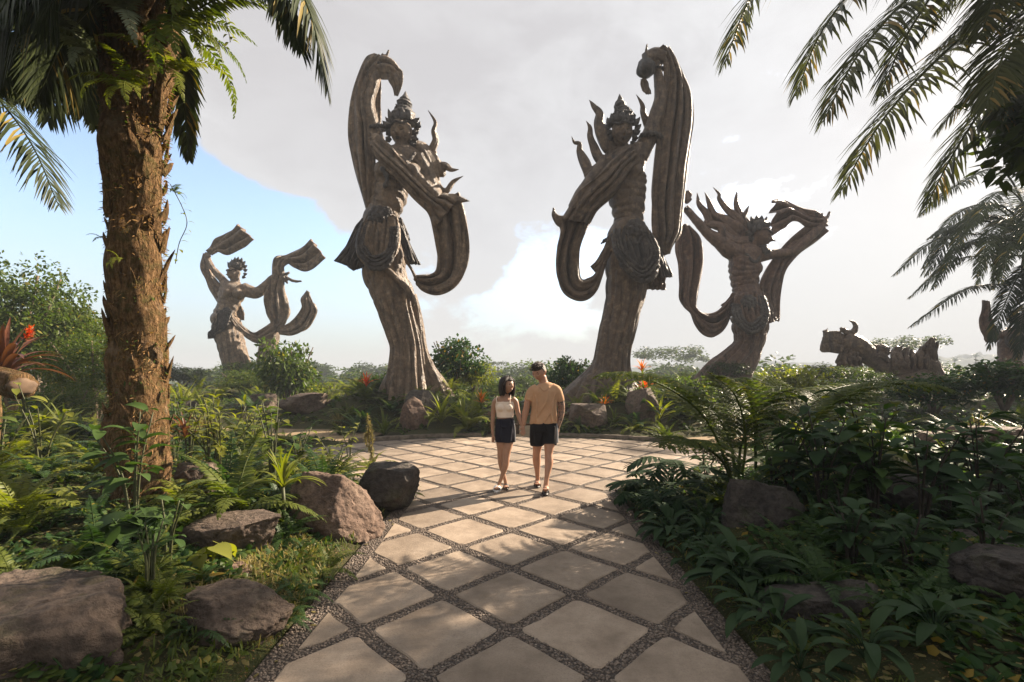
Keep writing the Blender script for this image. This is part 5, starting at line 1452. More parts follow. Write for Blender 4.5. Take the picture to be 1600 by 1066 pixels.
# tall palm out of frame at right whose leaves hang into the top of the picture
RY = 9.0
pr = thing('palm_tree', 'tall palm at right whose long leaves hang into the top right corner', 'palm tree', (10.9, RY, gz(10.9, RY)))
prb = np.array(pr.location)
mb = MB(); top = np.array(P(1715, -50, RY)) - prb
q = spline([(0, 0, -.2), (0.1, 0, top[2] * .4), (top[0] + .05, 0, top[2] * .8), tuple(top)], 60)
add_tube(mb, q, np.linspace(.26, .20, 60), 24, fn=lambda t_, a_: 1 + .07 * np.abs(np.sin(100 * t_)) + .03 * np.sin(5 * a_ + 30 * t_)); mb.build('trunk', M_bark, pr)
rb = dict(fwd=0.5, droop=0.48, vee=0.12, r0=0.045, jit=0.15, n=40, gap=.06)
for pts, L_ in (([(1715, -50, 9), (1630, -30, 9.5), (1540, 10, 9.9), (1450, 90, 10.2)], .75), ([(1715, -50, 9), (1660, 0, 8.6), (1600, 90, 8.3), (1560, 200, 8.2)], .75), ([(1715, -50, 9), (1590, -100, 9.3), (1480, -80, 9.6), (1390, 10, 9.8)], .75), ([(1715, -50, 9), (1600, -110, 8.8), (1500, -60, 8.6), (1420, 50, 8.4), (1375, 150, 8.3)], .7), ([(1715, -50, 9), (1660, 30, 9.3), (1590, 100, 9.5), (1530, 130, 9.8), (1460, 210, 10)], .7), ([(1715, -50, 9), (1700, 60, 9), (1665, 170, 9), (1620, 280, 9)], .7), ([(1715, -50, 9), (1640, -70, 8.4), (1570, -30, 7.9), (1530, 60, 7.6)], .66), ([(1715, -50, 9), (1520, -190, 8.6), (1310, -130, 8.2), (1185, -20, 7.9), (1132, 100, 7.7)], .78), ([(1715, -50, 9), (1540, -130, 8.8), (1390, -70, 8.6), (1290, 40, 8.5), (1243, 150, 8.4)], .80),
                ([(1715, -50, 9), (1560, -90, 8.4), (1440, -20, 8.0), (1345, 80, 7.7), (1286, 190, 7.5)], .80), ([(1715, -50, 9), (1610, -20, 8.7), (1490, 70, 8.4), (1385, 180, 8.1), (1310, 305, 7.9)], .78),
                ([(1715, -50, 9), (1640, 40, 9.1), (1550, 150, 9.2), (1490, 240, 9.3), (1446, 325, 9.3)], .72), ([(1715, -50, 9), (1620, -80, 9.4), (1520, -40, 9.8), (1440, 60, 10)], .8), ([(1715, -50, 9), (1640, -10, 8.2), (1580, 60, 7.6), (1540, 170, 7.2)], .7),
                ([(1715, -50, 9), (1690, 40, 8.7), (1640, 130, 8.5), (1610, 230, 8.4)], .72), ([(1715, -50, 9), (1640, -120, 10), (1560, -110, 11), (1500, -20, 11.8)], .8), ([(1715, -50, 9), (1760, -260, 9), (1820, -240, 9), (1960, 0, 9.2)], .8),
                ([(1715, -50, 9), (1780, -160, 8), (1900, -140, 7), (2080, 60, 6.2)], .8), ([(1715, -50, 9), (1740, -200, 10), (1760, -180, 11.4), (1790, 0, 12.6)], .8), ([(1715, -50, 9), (1720, -240, 8), (1740, -260, 6.8), (1800, -100, 5.8)], .8), ([(1715, -50, 9), (1650, -230, 8), (1560, -300, 6.8), (1440, -240, 5.9)], .8)):
    palm_frond(pr, prb, pts, L_ * 1.3, 0.052, 112, M_palm2, **rb)
for k in range(9):
    a = k * .7
    mb = MB(); q = spline([top, top + np.array((.35 * math.cos(a), .35 * math.sin(a), .3)), top + np.array((.8 * math.cos(a), .8 * math.sin(a), .35))], 8)
    add_tube(mb, q, np.linspace(.07, .04, 8), 8); mb.build('petiole', M_bark, pr)

# bushy palm at the right edge
QY = 22.0
pq = thing('palm_tree', 'bushy palm with fine arching leaves at right edge of the frame', 'palm tree', (24.2, QY, gz(24.2, QY)))
pqb = np.array(pq.location)
qc = np.array(P(1632, 400, QY)) - pqb
mb = MB(); q = spline([(0, 0, -.3), (0, 0, qc[2] * .5), tuple(qc)], 50)
add_tube(mb, q, np.linspace(.55, .5, 50), 24, fn=lambda t_, a_: 1 + .10 * np.abs(np.sin(70 * t_ + a_))); mb.build('trunk', M_bark, pq)
fq = dict(fwd=0.62, droop=0.55, vee=0.25, r0=0.05, jit=0.12, n=32)
fr = [([(1632, 400, 13), (1570, 270, 12.6), (1495, 290, 12.2), (1436, 338, 12)], .50), ([(1632, 400, 13), (1560, 350, 12.6), (1490, 352, 12.2), (1452, 372, 12)], .42), ([(1632, 400, 13), (1560, 370, 12.5), (1470, 372, 12), (1396, 430, 11.8)], .48),
      ([(1632, 400, 13), (1560, 400, 13), (1490, 408, 13.2), (1420, 466, 13.3)], .48), ([(1632, 400, 13), (1580, 440, 12.6), (1510, 452, 12.2), (1420, 512, 12)], .46), ([(1632, 400, 13), (1590, 230, 13.4), (1540, 215, 13.8), (1488, 250, 14)], .40),
      ([(1632, 400, 13), (1600, 320, 12), (1560, 300, 11.2), (1500, 380, 10.6)], .46), ([(1632, 400, 13), (1600, 420, 12.4), (1572, 470, 12), (1545, 545, 11.9)], .44), ([(1632, 400, 13), (1620, 440, 12), (1600, 490, 11.6), (1590, 560, 11.5)], .44)]
for k in range(38):
    a = random.uniform(0, 6.28); el = random.uniform(0.2, 1.0)
    fr.append(([(1632, 400, 13), (1632 + 75 * math.cos(a), 400 - 90 * el, 13 + 1.3 * math.sin(a)), (1632 + 140 * math.cos(a), 400 - 90 * el + 10, 13 + 2.3 * math.sin(a)), (1632 + 195 * math.cos(a), 400 - 60 * el + 70, 13 + 3.2 * math.sin(a))], .46))
for pts, L_ in fr:
    palm_frond(pq, pqb, [(x_, y_, Y_ * 22 / 13) for x_, y_, Y_ in pts], L_ * 1.9, 0.052, 120, M_palm, **fq)
for k in range(40):
    a = random.uniform(0, 6.28); r_ = .58
    mb = MB(); b0 = qc + np.array((r_ * .7 * math.cos(a), r_ * .7 * math.sin(a), random.uniform(-1.2, .1)))
    add_tube(mb, spline([b0, b0 + np.array((.2 * math.cos(a), .2 * math.sin(a), .05)), b0 + np.array((.32 * math.cos(a), .32 * math.sin(a), -.35)), b0 + np.array((.3 * math.cos(a), .3 * math.sin(a), -.8))], 8), np.linspace(.03, .015, 8), 6); mb.build('dead_leaf_stalk', M_fibre, pq)
# ------------------------------------------------------------------ rocks
def rock_mat(name, a, b_, c_, moss=0.35):
    t = NT(name)
    po = t.coord('Object')
    n1 = t.noise(po, 2.0, 8, 0.68); n2 = t.noise(po, 16, 7, 0.72); n3 = t.noise(t.mapping(po, (1, 1, 4)), 5, 5, 0.6)
    c = t.ramp(n1, [(0.3, a), (0.5, b_), (0.72, c_)])
    c = t.mix(t.math('MULTIPLY', t.ramp(n2, [(0.4, 1.0), (0.55, 0.0)]), 0.5), c, tuple(x * 0.5 for x in a))
    g = t.n('ShaderNodeNewGeometry')
    sx = t.n('ShaderNodeSeparateXYZ'); t.t.links.new(g.outputs['Normal'], sx.inputs[0])
    mm = t.math('MULTIPLY', t.ramp(t.noise(po, 3.7, 6, .7), [(0.52, 0.0), (0.66, 1.0)]), moss)
    c = t.mix(mm, c, (0.055, 0.065, 0.022))
    t.base(c); t.rough(0.85); t.spec(0.3)
    t.bump(t.math('ADD', t.math('ADD', t.math('MULTIPLY', n2, .8), n1), t.math('MULTIPLY', n3, .5)), 1.0, 0.035)
    return t.m
M_rock = rock_mat('boulder_stone', (0.060, 0.043, 0.033), (0.115, 0.083, 0.062), (0.20, 0.150, 0.115))
M_rockr = rock_mat('reddish_stone', (0.085, 0.055, 0.041), (0.16, 0.105, 0.076), (0.25, 0.182, 0.135), 0.15)
M_rockd = rock_mat('dark_stone', (0.032, 0.027, 0.023), (0.065, 0.054, 0.045), (0.12, 0.10, 0.083), 0.4)
def ico_sphere(sub):
    V = [tuple(v) for v in ico_v]; F = [tuple(f) for f in ICO_F]
    for _ in range(sub):
        cache, nf = {}, []
        def mid(i, j):
            k = (min(i, j), max(i, j))
            if k not in cache:
                v = np.array(V[i]) + np.array(V[j]); v /= np.linalg.norm(v)
                V.append(tuple(v)); cache[k] = len(V) - 1
            return cache[k]
        for a, b, c in F:
            x, y, z = mid(a, b), mid(b, c), mid(c, a)
            nf += [(a, x, z), (b, y, x), (c, z, y), (x, y, z)]
        F = nf
    return np.array(V), np.array(F)
SV, SF = ico_sphere(5)
SV4, SF4 = ico_sphere(4)
ROCKS = []
def rock(xp, Y, w, h, dp, label, mat, seed, flat=0.55, sink=0.3, facets=13, tilt=(0, 0), parent_name='rock', top=None, faces=()):
    r_ = np.random.default_rng(seed)
    S0, F0 = (SV, SF) if Y < 4.9 else (SV4, SF4)
    V = S0.copy()
    for k in range(facets):
        n = r_.normal(0, 1, 3); n /= np.linalg.norm(n)
        if n[2] < -0.3: n[2] *= -1
        off = r_.uniform(0.50, 0.86)
        d = V @ n - off
        V = V - np.clip(d, 0, None)[:, None] * n * 0.97
    for fx, fy, fz, fo in faces:
        n = np.array((fx, fy, fz)); n /= np.linalg.norm(n); d = V @ n - fo
        V = V - np.clip(d, 0, None)[:, None] * n * 0.9
    n = np.array((tilt[0], tilt[1], 1.0)); n /= np.linalg.norm(n)
    d = V @ n - flat
    V = V - np.clip(d, 0, None)[:, None] * n * 0.93
    nz = np.array([0.07 * mnoise.noise(Vector(v * 1.7 + seed)) + 0.05 * mnoise.noise(Vector(v * 4.3 + seed)) - 0.05 * max(0, 0.12 - abs(mnoise.noise(Vector(v * 2.6 - seed)))) * 6 + 0.036 * mnoise.noise(Vector(v * 11 + seed)) + 0.024 * abs(mnoise.noise(Vector(v * 23 + seed))) for v in V])
    V = V * (1 + nz)[:, None]
    V[:, 2] -= V[:, 2].min()
    V[:, 0] *= w / np.ptp(V[:, 0]); V[:, 1] *= dp / np.ptp(V[:, 1]); V[:, 2] *= h * (1 + sink) / np.ptp(V[:, 2])
    X = (xp - 800) * Y / FPX
    ROCKS.append((X, Y, w, dp))
    mb = MB(); mb.add(V, F0)
    o = mb.build(parent_name, mat, None, True, (X, Y, (max(gz(X, Y), -0.02) - h * sink) if top is None else top - h * (1 + sink)))
    return tag(o, label, 'rock')
rock(36, 2.55, 1.42, 0.75, 1.15, 'broad flat brown rock filling the bottom left corner', M_rock, 3, 0.42, top=0.50)
rock(352, 2.98, 0.78, 0.3, 0.55, 'low brown rock beside the walkway edge, nearest on the left', M_rock, 8, 0.45, top=0.32)
rock(362, 3.95, 0.84, 0.38, 0.5, 'flat-topped rock slab among ferns behind the low rock on the left', M_rock, 12, 0.35, tilt=(-.05, -.12), top=0.49)
rock(372, 3.55, 0.22, 0.22, 0.2, 'small reddish stone tucked under the flat-topped slab on the left', M_rockr, 14, top=0.25)
rock(529, 4.85, 1.0, 0.66, 0.72, 'large sunlit rounded boulder at the left border of the walkway', M_rockr, 21, 0.62, 0.25, 7, (0.10, 0.12), top=0.645, faces=((0.80, -0.42, 0.42, 0.42), (0.3, -0.8, 0.5, 0.62)))
rock(612, 5.85, 0.78, 0.45, 0.72, 'dark angular rock at walkway edge behind the sunlit boulder', M_rockd, 27, 0.5, 0.25, 13, (0.1, -.15), top=0.55)
rock(650, 12.55, 0.78, 0.92, 0.65, 'upright facetted reddish boulder at the foot of the left tall statue', M_rockr, 33, 0.8, 0.15, top=1.0)
rock(655, 13.2, 1.05, 0.98, 0.8, 'dark block stone behind the upright boulder under the left tall statue', M_rockd, 36, 0.6)
rock(482, 15.2, 1.5, 0.55, 1.0, 'low pointed grey rock beside the sand path at left', M_rock, 41, 0.6)
rock(412, 16.9, 1.3, 0.62, 1.0, 'small pale rock below the far left statue', M_rock, 44, 0.5)
rock(295, 15.6, 0.9, 0.35, 0.7, 'half buried stone behind the sand path near the palm trunk', M_rockd, 47, 0.5)
rock(916, 12.75, 1.05, 0.58, 0.8, 'pale grey angular rock on the kerbed bed under the right tall statue', M_rock, 52, 0.5, 0.2, top=0.8)
rock(1008, 13.2, 1.0, 1.0, 0.9, 'rounded mossy stone right of the right tall statue base', M_rock, 55, 0.75, 0.2, top=1.2)
rock(898, 13.4, 0.7, 0.35, 0.6, 'small dark stone next to the pale angular rock', M_rockd, 57)
rock(1186, 4.6, 0.74, 0.66, 0.62, 'dark boulder with slanted flat top in the right fern bed', M_rockd, 61, 0.40, 0.25, 11, (0.18, 0.25), top=0.64)
rock(1300, 3.12, 0.84, 0.28, 0.62, 'dark sloping rock in the right foreground bed', M_rockd, 66, 0.5, 0.3, 12, (-.25, 0.1), top=0.27)
rock(1545, 3.95, 1.05, 0.34, 0.8, 'large dark layered rock between the right foreground and the pond', M_rockd, 71, 0.42, top=0.29)
rock(1585, 2.95, 0.6, 0.24, 0.5, 'dark rock cut by the lower right frame edge', M_rockd, 74, 0.5)
rock(1326, 6.2, 0.62, 0.45, 0.5, 'brown angular stone at the foot of the giant fern stems', M_rock, 78, 0.6)
rock(1560, 8.3, 1.9, 0.42, 1.1, 'long brown rock ledge above the pond at right', M_rockr, 81, 0.4)
rock(1470, 8.6, 1.0, 0.35, 0.8, 'smaller brown ledge stone left of the long rock ledge', M_rockr, 84, 0.4)
rock(1420, 4.9, 0.6, 0.3, 0.5, 'dark wet stone at the near rim of the pond', M_rockd, 87, 0.5)
rock(312, 5.4, 0.5, 0.36, 0.4, 'grey stone half hidden by ferns right of the palm trunk', M_rock, 91, 0.4)
# ------------------------------------------------------------------ plant parts (shared meshes)
def arc_path(L, a0, a1, n=12):
    """arching curve in the xz plane: starts at elevation a0, ends at a1 (degrees)"""
    a = np.radians(np.linspace(a0, a1, n)); st = L / (n - 1)
    x = np.concatenate([[0], np.cumsum(np.cos(a[:-1]) * st)]); z = np.concatenate([[0], np.cumsum(np.sin(a[:-1]) * st)])
    return np.stack([x, 0 * x, z], -1)
def bend(p, s):
    q = p.copy(); q[:, 1] += s * np.linspace(0, 1, len(p)) ** 2; return q
def mesh_fern(mat, a0, a1, pairs=30, Lf=0.22, W=0.034, mode='tip', droop=.25, s=0.0, start=.10):
    mb = MB(); frond_geo(mb, bend(arc_path(1, a0, a1), s), Lf, W, pairs, start=start, fwd=.35, droop=droop, vee=.05, r0=.008, jit=.06, tipk=.5, sides=4, mode=mode, n=16)
    return mb.mesh('frond', mat)
def add_blade(mb, path, W, prof, fold=.25, tw=None):
    """one long strap or lance leaf with a folded midrib"""
    n = len(path); T = nrm(np.gradient(path, axis=0)); S = np.cross(T, UP); S = nrm(np.where(np.linalg.norm(S, axis=1, keepdims=True) < .1, np.array([[0, 1., 0]]), S))
    N = np.cross(S, T)
    if tw is not None:
        c, s_ = np.cos(tw)[:, None], np.sin(tw)[:, None]; S, N = S * c + N * s_, N * c - S * s_
    w = (W * .5 * np.asarray(prof))[:, None]
    V = np.stack([path - S * w + N * w * fold, path, path + S * w + N * w * fold], 1)
    mb.add(V.reshape(-1, 3), grid_faces(n, 3))
def lance(n, peak=.45, base=.25):
    t_ = np.linspace(0, 1, n); p = np.where(t_ < peak, base + (1 - base) * np.sin(t_ / peak * math.pi / 2), np.cos((t_ - peak) / (1 - peak) * math.pi / 2) ** .8); p[-1] = .02; return p
def mesh_strap(mat, a0, a1, W=.07, peak=.3, base=.7, fold=.35, s=0.0):
    mb = MB(); p = bend(arc_path(1, a0, a1, 11), s); add_blade(mb, p, W, lance(11, peak, base), fold); return mb.mesh('leaf', mat)
def mesh_petiole_leaf(mat, a0, a1, W=.30, pet=.4, s=0.0, dr=-60):
    """stalk then an ovate blade hanging off its end"""
    mb = MB(); p = bend(arc_path(pet, a0, a0 - 15, 6), 0); add_tube(mb, p, np.linspace(.012, .008, 6), 4)
    q = arc_path(1 - pet, a1, a1 + dr, 9) + p[-1]; q = bend(q, s)
    add_blade(mb, q, W, lance(9, .38, .12), .22, np.full(9, random.uniform(-.3, .3))); return mb.mesh('leaf', mat)
def mesh_heart(mat, a0, a1, W=.5, pet=.5):
    mb = MB(); p = arc_path(pet, a0, a0 - 20, 6); add_tube(mb, p, np.linspace(.014, .009, 6), 4)
    q = arc_path(.62, a1, a1 - 40, 9) + p[-1] - np.array([.12, 0, -.02])
    pr_ = np.array([.55, .92, 1, .95, .82, .64, .44, .22, .02]); add_blade(mb, q, W, pr_, .18); return mb.mesh('leaf', mat)
def mesh_philo(mat, a0):
    """deeply cut leaf: stalk and finger lobes"""
    mb = MB(); p = arc_path(.5, a0, a0 - 25, 7); add_tube(mb, p, np.linspace(.014, .010, 7), 5)
    q = arc_path(.5, 5, -50, 9) + p[-1]; add_blade(mb, q, .10, np.array([.4, .9, 1, 1, .95, .85, .7, .5, .05]), .15)
    T = nrm(np.gradient(q, axis=0)); S = nrm(np.cross(T, UP))
    for i in range(0, 8):
        for sg in (-1, 1):
            l = .30 * math.sin(math.pi * (.28 + .62 * i / 8)); d = nrm(S[i] * sg + T[i] * (.15 + .12 * i) * (1 if i else -3))
            r_ = np.array([q[i] + d * l * u + np.array([0, 0, -.12 * l * u * u]) for u in np.linspace(0, 1, 5)])
            add_blade(mb, r_, .062, np.array([.7, 1, .95, .7, .05]), .15)
    return mb.mesh('leaf', mat)
def mesh_bipinnate(mat, path, nl=26, Lp=.30):
    """giant fern leaf: a stout rachis bearing side leaves that are feathers themselves"""
    mb = MB(); n = 30; p = spline(path, n); tot = np.sum(np.linalg.norm(np.diff(p, axis=0), axis=1))
    add_tube(mb, p, np.linspace(.020, .004, n), 7)
    T = nrm(np.gradient(p, axis=0)); S = nrm(np.cross(T, UP) + np.array([1e-4, 0, 0]))
    for k in range(nl):
        u = .30 + .69 * k / (nl - 1); i = min(n - 1, int(u * (n - 1))); l = Lp * tot * (math.sin(math.pi * (.22 + .76 * (k / (nl - 1)))) ** .8 + .05)
        for sg in (-1, 1):
            d = nrm(S[i] * sg + T[i] * .55 + UP * .12 + rng.normal(0, .05, 3))
            q = [p[i], p[i] + d * l * .35 + UP * .02 * l, p[i] + d * l * .7 - UP * .08 * l, p[i] + d * l - UP * .26 * l]
            frond_geo(mb, q, l * .17 + .02, .020, int(12 + 26 * l), start=.06, fwd=.25, droop=.25, vee=.05, r0=.0045, jit=.05, tipk=.5, sides=4, mode='tip', n=10)
    return mb.mesh('frond', mat)
def leaf_cloud(centres, rad, per, L, W, mat, name='foliage', out=None, up=.25):
    """leaf-sized faces scattered in clumps"""
    mb = MB(); C = np.repeat(np.asarray(centres), per, 0); k = len(C)
    rd = np.repeat(np.broadcast_to(np.asarray(rad, float), (len(centres),)), per)
    v = rng.normal(0, 1, (k, 3)); v = nrm(v) * (rng.random((k, 1)) ** .45); pos = C + v * rd[:, None] * np.array([1, 1, .8])
    d = nrm(v + rng.normal(0, .6, (k, 3)) + UP * up - UP * .35 * rng.random((k, 1)))
    nn = nrm(rng.normal(0, .5, (k, 3)) + UP); sd_ = nrm(np.cross(d, nn))
    ln = L * rng.uniform(.65, 1.25, k)
    add_leaflets(mb, pos, d, sd_, ln, W * ln / L, .25, .3, (.3, 1, 0.0), (0, .45, 1.0))
    return mb.mesh(name, mat)
def crown_mesh(mat, k, per, L, W, sq=(1, 1, .8), cl=.30, seed=0, shell=.72, name='foliage'):
    r_ = np.random.default_rng(seed); v = nrm(r_.normal(0, 1, (k, 3))); v *= r_.uniform(shell - .3, 1.0, (k, 1)) * np.array(sq)
    v[:, 2] = np.where(v[:, 2] < -.35, v[:, 2] * .5, v[:, 2])
    return leaf_cloud(v * (1 - cl * .6), r_.uniform(.6, 1.25, k) * cl, per, L, W, mat, name)

FERN = {m_.name: [mesh_fern(m_, a, b_, pr, lf, w_, 'tip', .25, s_) for a, b_, pr, lf, w_, s_ in ((70, -25, 34, .20, .034, .08), (58, -40, 30, .24, .038, -.10), (78, 10, 36, .17, .030, .05), (40, -55, 30, .22, .038, .12))] for m_ in (M_fern, M_fernd, M_lime, M_silver)}
STRAP = {m_.name: [mesh_strap(m_, a, b_, w_, .35, .6, .35, s_) for a, b_, w_, s_ in ((78, 20, .085, .05), (62, -25, .095, -.08), (45, -50, .09, .06), (84, 50, .075, .02))] for m_ in (M_lime, M_maroon, M_orange, M_red, M_fern, M_broad)}
LANCE = {m_.name: [mesh_petiole_leaf(m_, a, b_, w_, .38, s_, dr) for a, b_, w_, s_, dr in ((70, 35, .17, .05, -75), (55, 20, .19, -.08, -70), (80, 60, .16, .05, -80), (38, 10, .18, .06, -55))] for m_ in (M_glossy, M_broad, M_lime)}
OVATE = {m_.name: [mesh_petiole_leaf(m_, a, b_, w_, .22, s_, dr) for a, b_, w_, s_, dr in ((25, 10, .34, .05, -60), (10, -10, .38, -.08, -45), (45, 20, .32, .05, -70))] for m_ in (M_broad, M_glossy, M_lime, M_shrub)}
HEART = {m_.name: [mesh_heart(m_, a, b_) for a, b_ in ((75, -20), (60, -35), (82, 0))] for m_ in (M_broad, M_lime)}
PHILO = [mesh_philo(M_glossy, a) for a in (75, 55, 35)] 
PHILO_L = [mesh_philo(M_fern, a) for a in (70, 50)]
def grass_mesh(mat, k, L, W, spread=.25):
    mb = MB(); a = rng.uniform(0, 6.283, k); el = rng.uniform(.5, 1.5, k); pos = np.stack([np.cos(a), np.sin(a), 0 * a], -1) * rng.uniform(0, spread * .3, (k, 1))
    d = nrm(np.stack([np.cos(a) * np.cos(el), np.sin(a) * np.cos(el), np.sin(el)], -1)); sd_ = nrm(np.cross(d, UP))
    add_leaflets(mb, pos, d, sd_, L * rng.uniform(.6, 1.1, k), W, rng.uniform(.2, .8, k), .3, (.8, 1, .8, 0.0)); return mb.mesh('foliage', mat)
GRASS = [grass_mesh(M_grass, 90, 1.0, .035), grass_mesh(M_grass, 70, 1.0, .05)]
DRYG = [grass_mesh(M_dry, 140, 1.0, .02)]
SHRUB = {m_.name: [crown_mesh(m_, 34, 60, .15, .075, seed=s_, cl=.34) for s_ in (1, 2)] for m_ in (M_shrub, M_broad, M_lime)}
SHRUBF = {m_.name: [crown_mesh(m_, 70, 75, .085, .042, seed=s_, cl=.26) for s_ in (4, 5)] for m_ in (M_shrub, M_tree)}

# ------------------------------------------------------------------ plants
def at(xp, Y): return (xp - 800) * Y / FPX
def inst(name, me, parent, rz=0.0, s=1.0, tilt=0.0, loc=(0, 0, 0), roll=0.0):
    o = bpy.data.objects.new(name, me); col.objects.link(o); o.parent = parent
    o.location = loc; o.rotation_euler = (roll, -tilt, rz); o.scale = (s, s, s); return o
def root_at(name, label, cat, X, Y, z=None, group=None):
    return thing(name, label, cat, (X, Y, gz(X, Y) - .02 if z is None else z), group)
def rosette(name, label, cat, X, Y, size, meshes, n, part='frond', z=None, group=None, var=.25, tilt=.12, cone=None):
    t_ = root_at(name, label, cat, X, Y, z, group); a0 = random.uniform(0, 6.28)
    for k in range(n):
        f = k / max(1, n - 1)
        me = meshes[min(len(meshes) - 1, int(random.random() * len(meshes)))]
        o = inst(part, me, t_, a0 + k * 2.399 + random.uniform(-.25, .25), size * random.uniform(1 - var, 1 + var * .4), random.uniform(-tilt, tilt) + (0 if cone is None else cone * (f - .3)))
    return t_
def leafy_stems(name, label, cat, X, Y, h, meshes, n_stem, per, ls, z=None, group=None, spread=.35, stem=None):
    """several upright stems with leaves set along them"""
    t_ = root_at(name, label, cat, X, Y, z, group); stem = stem or M_stem
    for s_ in range(n_stem):
        a = random.uniform(0, 6.28); hh_ = h * random.uniform(.65, 1.05); sp = spread * h * random.uniform(.2, 1)
        pts = spline([(0.02 * math.cos(a), .02 * math.sin(a), 0), (sp * .35 * math.cos(a), sp * .35 * math.sin(a), hh_ * .55), (sp * math.cos(a), sp * math.sin(a), hh_)], 10)
        mb = MB(); add_tube(mb, pts, np.linspace(.011, .005, 10), 5); mb.build('stem', stem, t_)
        for k in range(per):
            u = .35 + .65 * (k + .5) / per; p_ = [np.interp(u * 9, range(10), pts[:, c]) for c in range(3)]
            inst('leaf', random.choice(meshes), t_, k * 2.4 + a + random.uniform(-.3, .3), ls * random.uniform(.7, 1.15) * (1.1 - .35 * u), random.uniform(-.2, .3) + .35 * u, p_)
    return t_
def shrub(name, label, cat, X, Y, rx, rz, meshes, z=None, group=None, stems=5):
    g = gz(X, Y) if z is None else z
    t_ = thing(name, label, cat, (X, Y, g - .02), group)
    o = inst('foliage', random.choice(meshes), t_, random.uniform(0, 6.28), 1.0, 0, (0, 0, rz * .95)); o.scale = (rx, rx, rz)
    for k in range(stems):
        a = k * 1.26 + random.random(); mb = MB()
        add_tube(mb, spline([(0.04 * math.cos(a), .04 * math.sin(a), 0), (.25 * rx * math.cos(a), .25 * rx * math.sin(a), rz * .7), (.6 * rx * math.cos(a), .6 * rx * math.sin(a), rz * 1.45)], 8), np.linspace(.035, .012, 8) * max(.5, rx), 6)
        mb.build('branch', M_bark, t_)
    return t_
def fern(label, xp, Y, size, mat='fern_leaf', n=13, z=None, group=None, X=None):
    return rosette('fern', label, 'fern', at(xp, Y) if X is None else X, Y, size, FERN[mat], n, 'frond', z, group)
def bromeliad(label, xp, Y, size, mat='lime_leaf', n=18, z=None, group=None, centre=None):
    t_ = rosette('bromeliad', label, 'bromeliad', at(xp, Y), Y, size, STRAP[mat], n, 'leaf', z, group, .2, .15)
    if centre:
        for k in range(9):
            o = inst('bract', STRAP[centre][k % 2 * 3], t_, k * 2.4, size * .62, .25, (0, 0, size * .12)); o['label'] = 'orange flower bract'
    return t_

# ---- featured plants of the left bed
rosette('bromeliad', 'pale green rosette plant on a stalk between flat slab and sunlit boulder', 'bromeliad', at(442, 4.45), 4.45, .42, STRAP['lime_leaf'], 24, 'leaf', gz(at(442, 4.45), 4.45) + .32)
mb = MB(); add_tube(mb, [(0, 0, -.36), (0.01, 0, -.15), (0, 0, .02)], (.02, .018, .016), 6); q = mb.build('stem', M_stem, col.objects[-25] if False else [o for o in col.objects if o.get('label', '').startswith('pale green rosette')][0])
bromeliad('smaller pale rosette plant left of the stalked one above the flat slab', 385, 4.7, .36, 'lime_leaf', 18)
rosette('bromeliad', 'small spiky dark agave-like rosette right of the palm trunk foot', 'bromeliad', at(290, 6.2), 6.2, .40, STRAP['maroon_leaf'], 16, 'leaf', gz(at(290, 6.2), 6.2) + .4)
leafy_stems('leafy_plant', 'tall plant with broad dark green leaves in front of the palm trunk', 'plant', at(210, 4.1), 4.1, .95, OVATE['broad_leaf'], 5, 7, .34)
leafy_stems('leafy_plant', 'bushy plant with drooping lance leaves right of the palm trunk', 'plant', at(345, 5.6), 5.6, 1.15, LANCE['lime_leaf'], 8, 8, .36)
leafy_stems('leafy_plant', 'leggy plant with bright leaves against the sand path', 'plant', at(405, 8.2), 8.2, 1.15, OVATE['lime_leaf'], 5, 6, .36)
leafy_stems('leafy_plant', 'upright plant with heart leaves just left of the paved court', 'plant', at(545, 9.3), 9.3, .72, HEART['lime_leaf'], 3, 3, .30)
leafy_stems('leafy_plant', 'dark weed with lance leaves between the two nearest left rocks', 'plant', at(235, 2.95), 2.95, .42, LANCE['broad_leaf'], 5, 6, .20)
leafy_stems('leafy_plant', 'small leafy sapling rising between the low rock and the corner rock', 'plant', at(262, 3.35), 3.35, .60, OVATE['broad_leaf'], 3, 6, .22)
rosette('arrowhead_plant', 'plant with large folded heart leaves in the left foreground', 'plant', at(205, 3.7), 3.7, .62, HEART['broad_leaf'], 9, 'leaf')
rosette('arrowhead_plant', 'heart-leaved plant with a yellowed look near the flat slab', 'plant', at(330, 3.5), 3.5, .34, HEART['lime_leaf'], 5, 'leaf')
fern('bright fern arching over the flat-topped slab on the left', 300, 3.95, .52, 'fern_leaf', 14)
fern('young upright fern at the rim of the corner rock', 105, 3.35, .42, 'fern_leaf', 9)
fern('wide sunlit fern at the far left edge of the foreground', 25, 4.1, .85, 'lime_leaf', 16)
fern('big dark fern in the left foreground under the heart-leaved plant', 150, 3.5, .62, 'fern_dark', 14)
fern('fern tuft at the top of the dark angular rock', 627, 6.25, .50, 'lime_leaf', 12)
fern('feathery fern behind the sunlit boulder, lit yellow', 470, 5.9, .72, 'lime_leaf', 18)
fern('second feathery fern left of the one behind the sunlit boulder', 420, 5.7, .70, 'fern_leaf', 16)
fern('low fern pressed against the left face of the sunlit boulder', 455, 4.35, .40, 'fern_dark', 11)
fern('small dark fern at the walkway edge below the low left rock', 415, 3.2, .26, 'fern_dark', 12)
fern('small fern at the bottom edge beside the walkway', 300, 2.75, .30, 'fern_dark', 10)
rosette('flower_spike_plant', 'dry pale flower spike plant at the corner of the paved court', 'plant', at(578, 8.3), 8.3, .55, FERN['lime_leaf'], 14, 'frond', None, None, .3)
t_ = [o for o in col.objects if o.get('label', '').startswith('dry pale flower')][0]
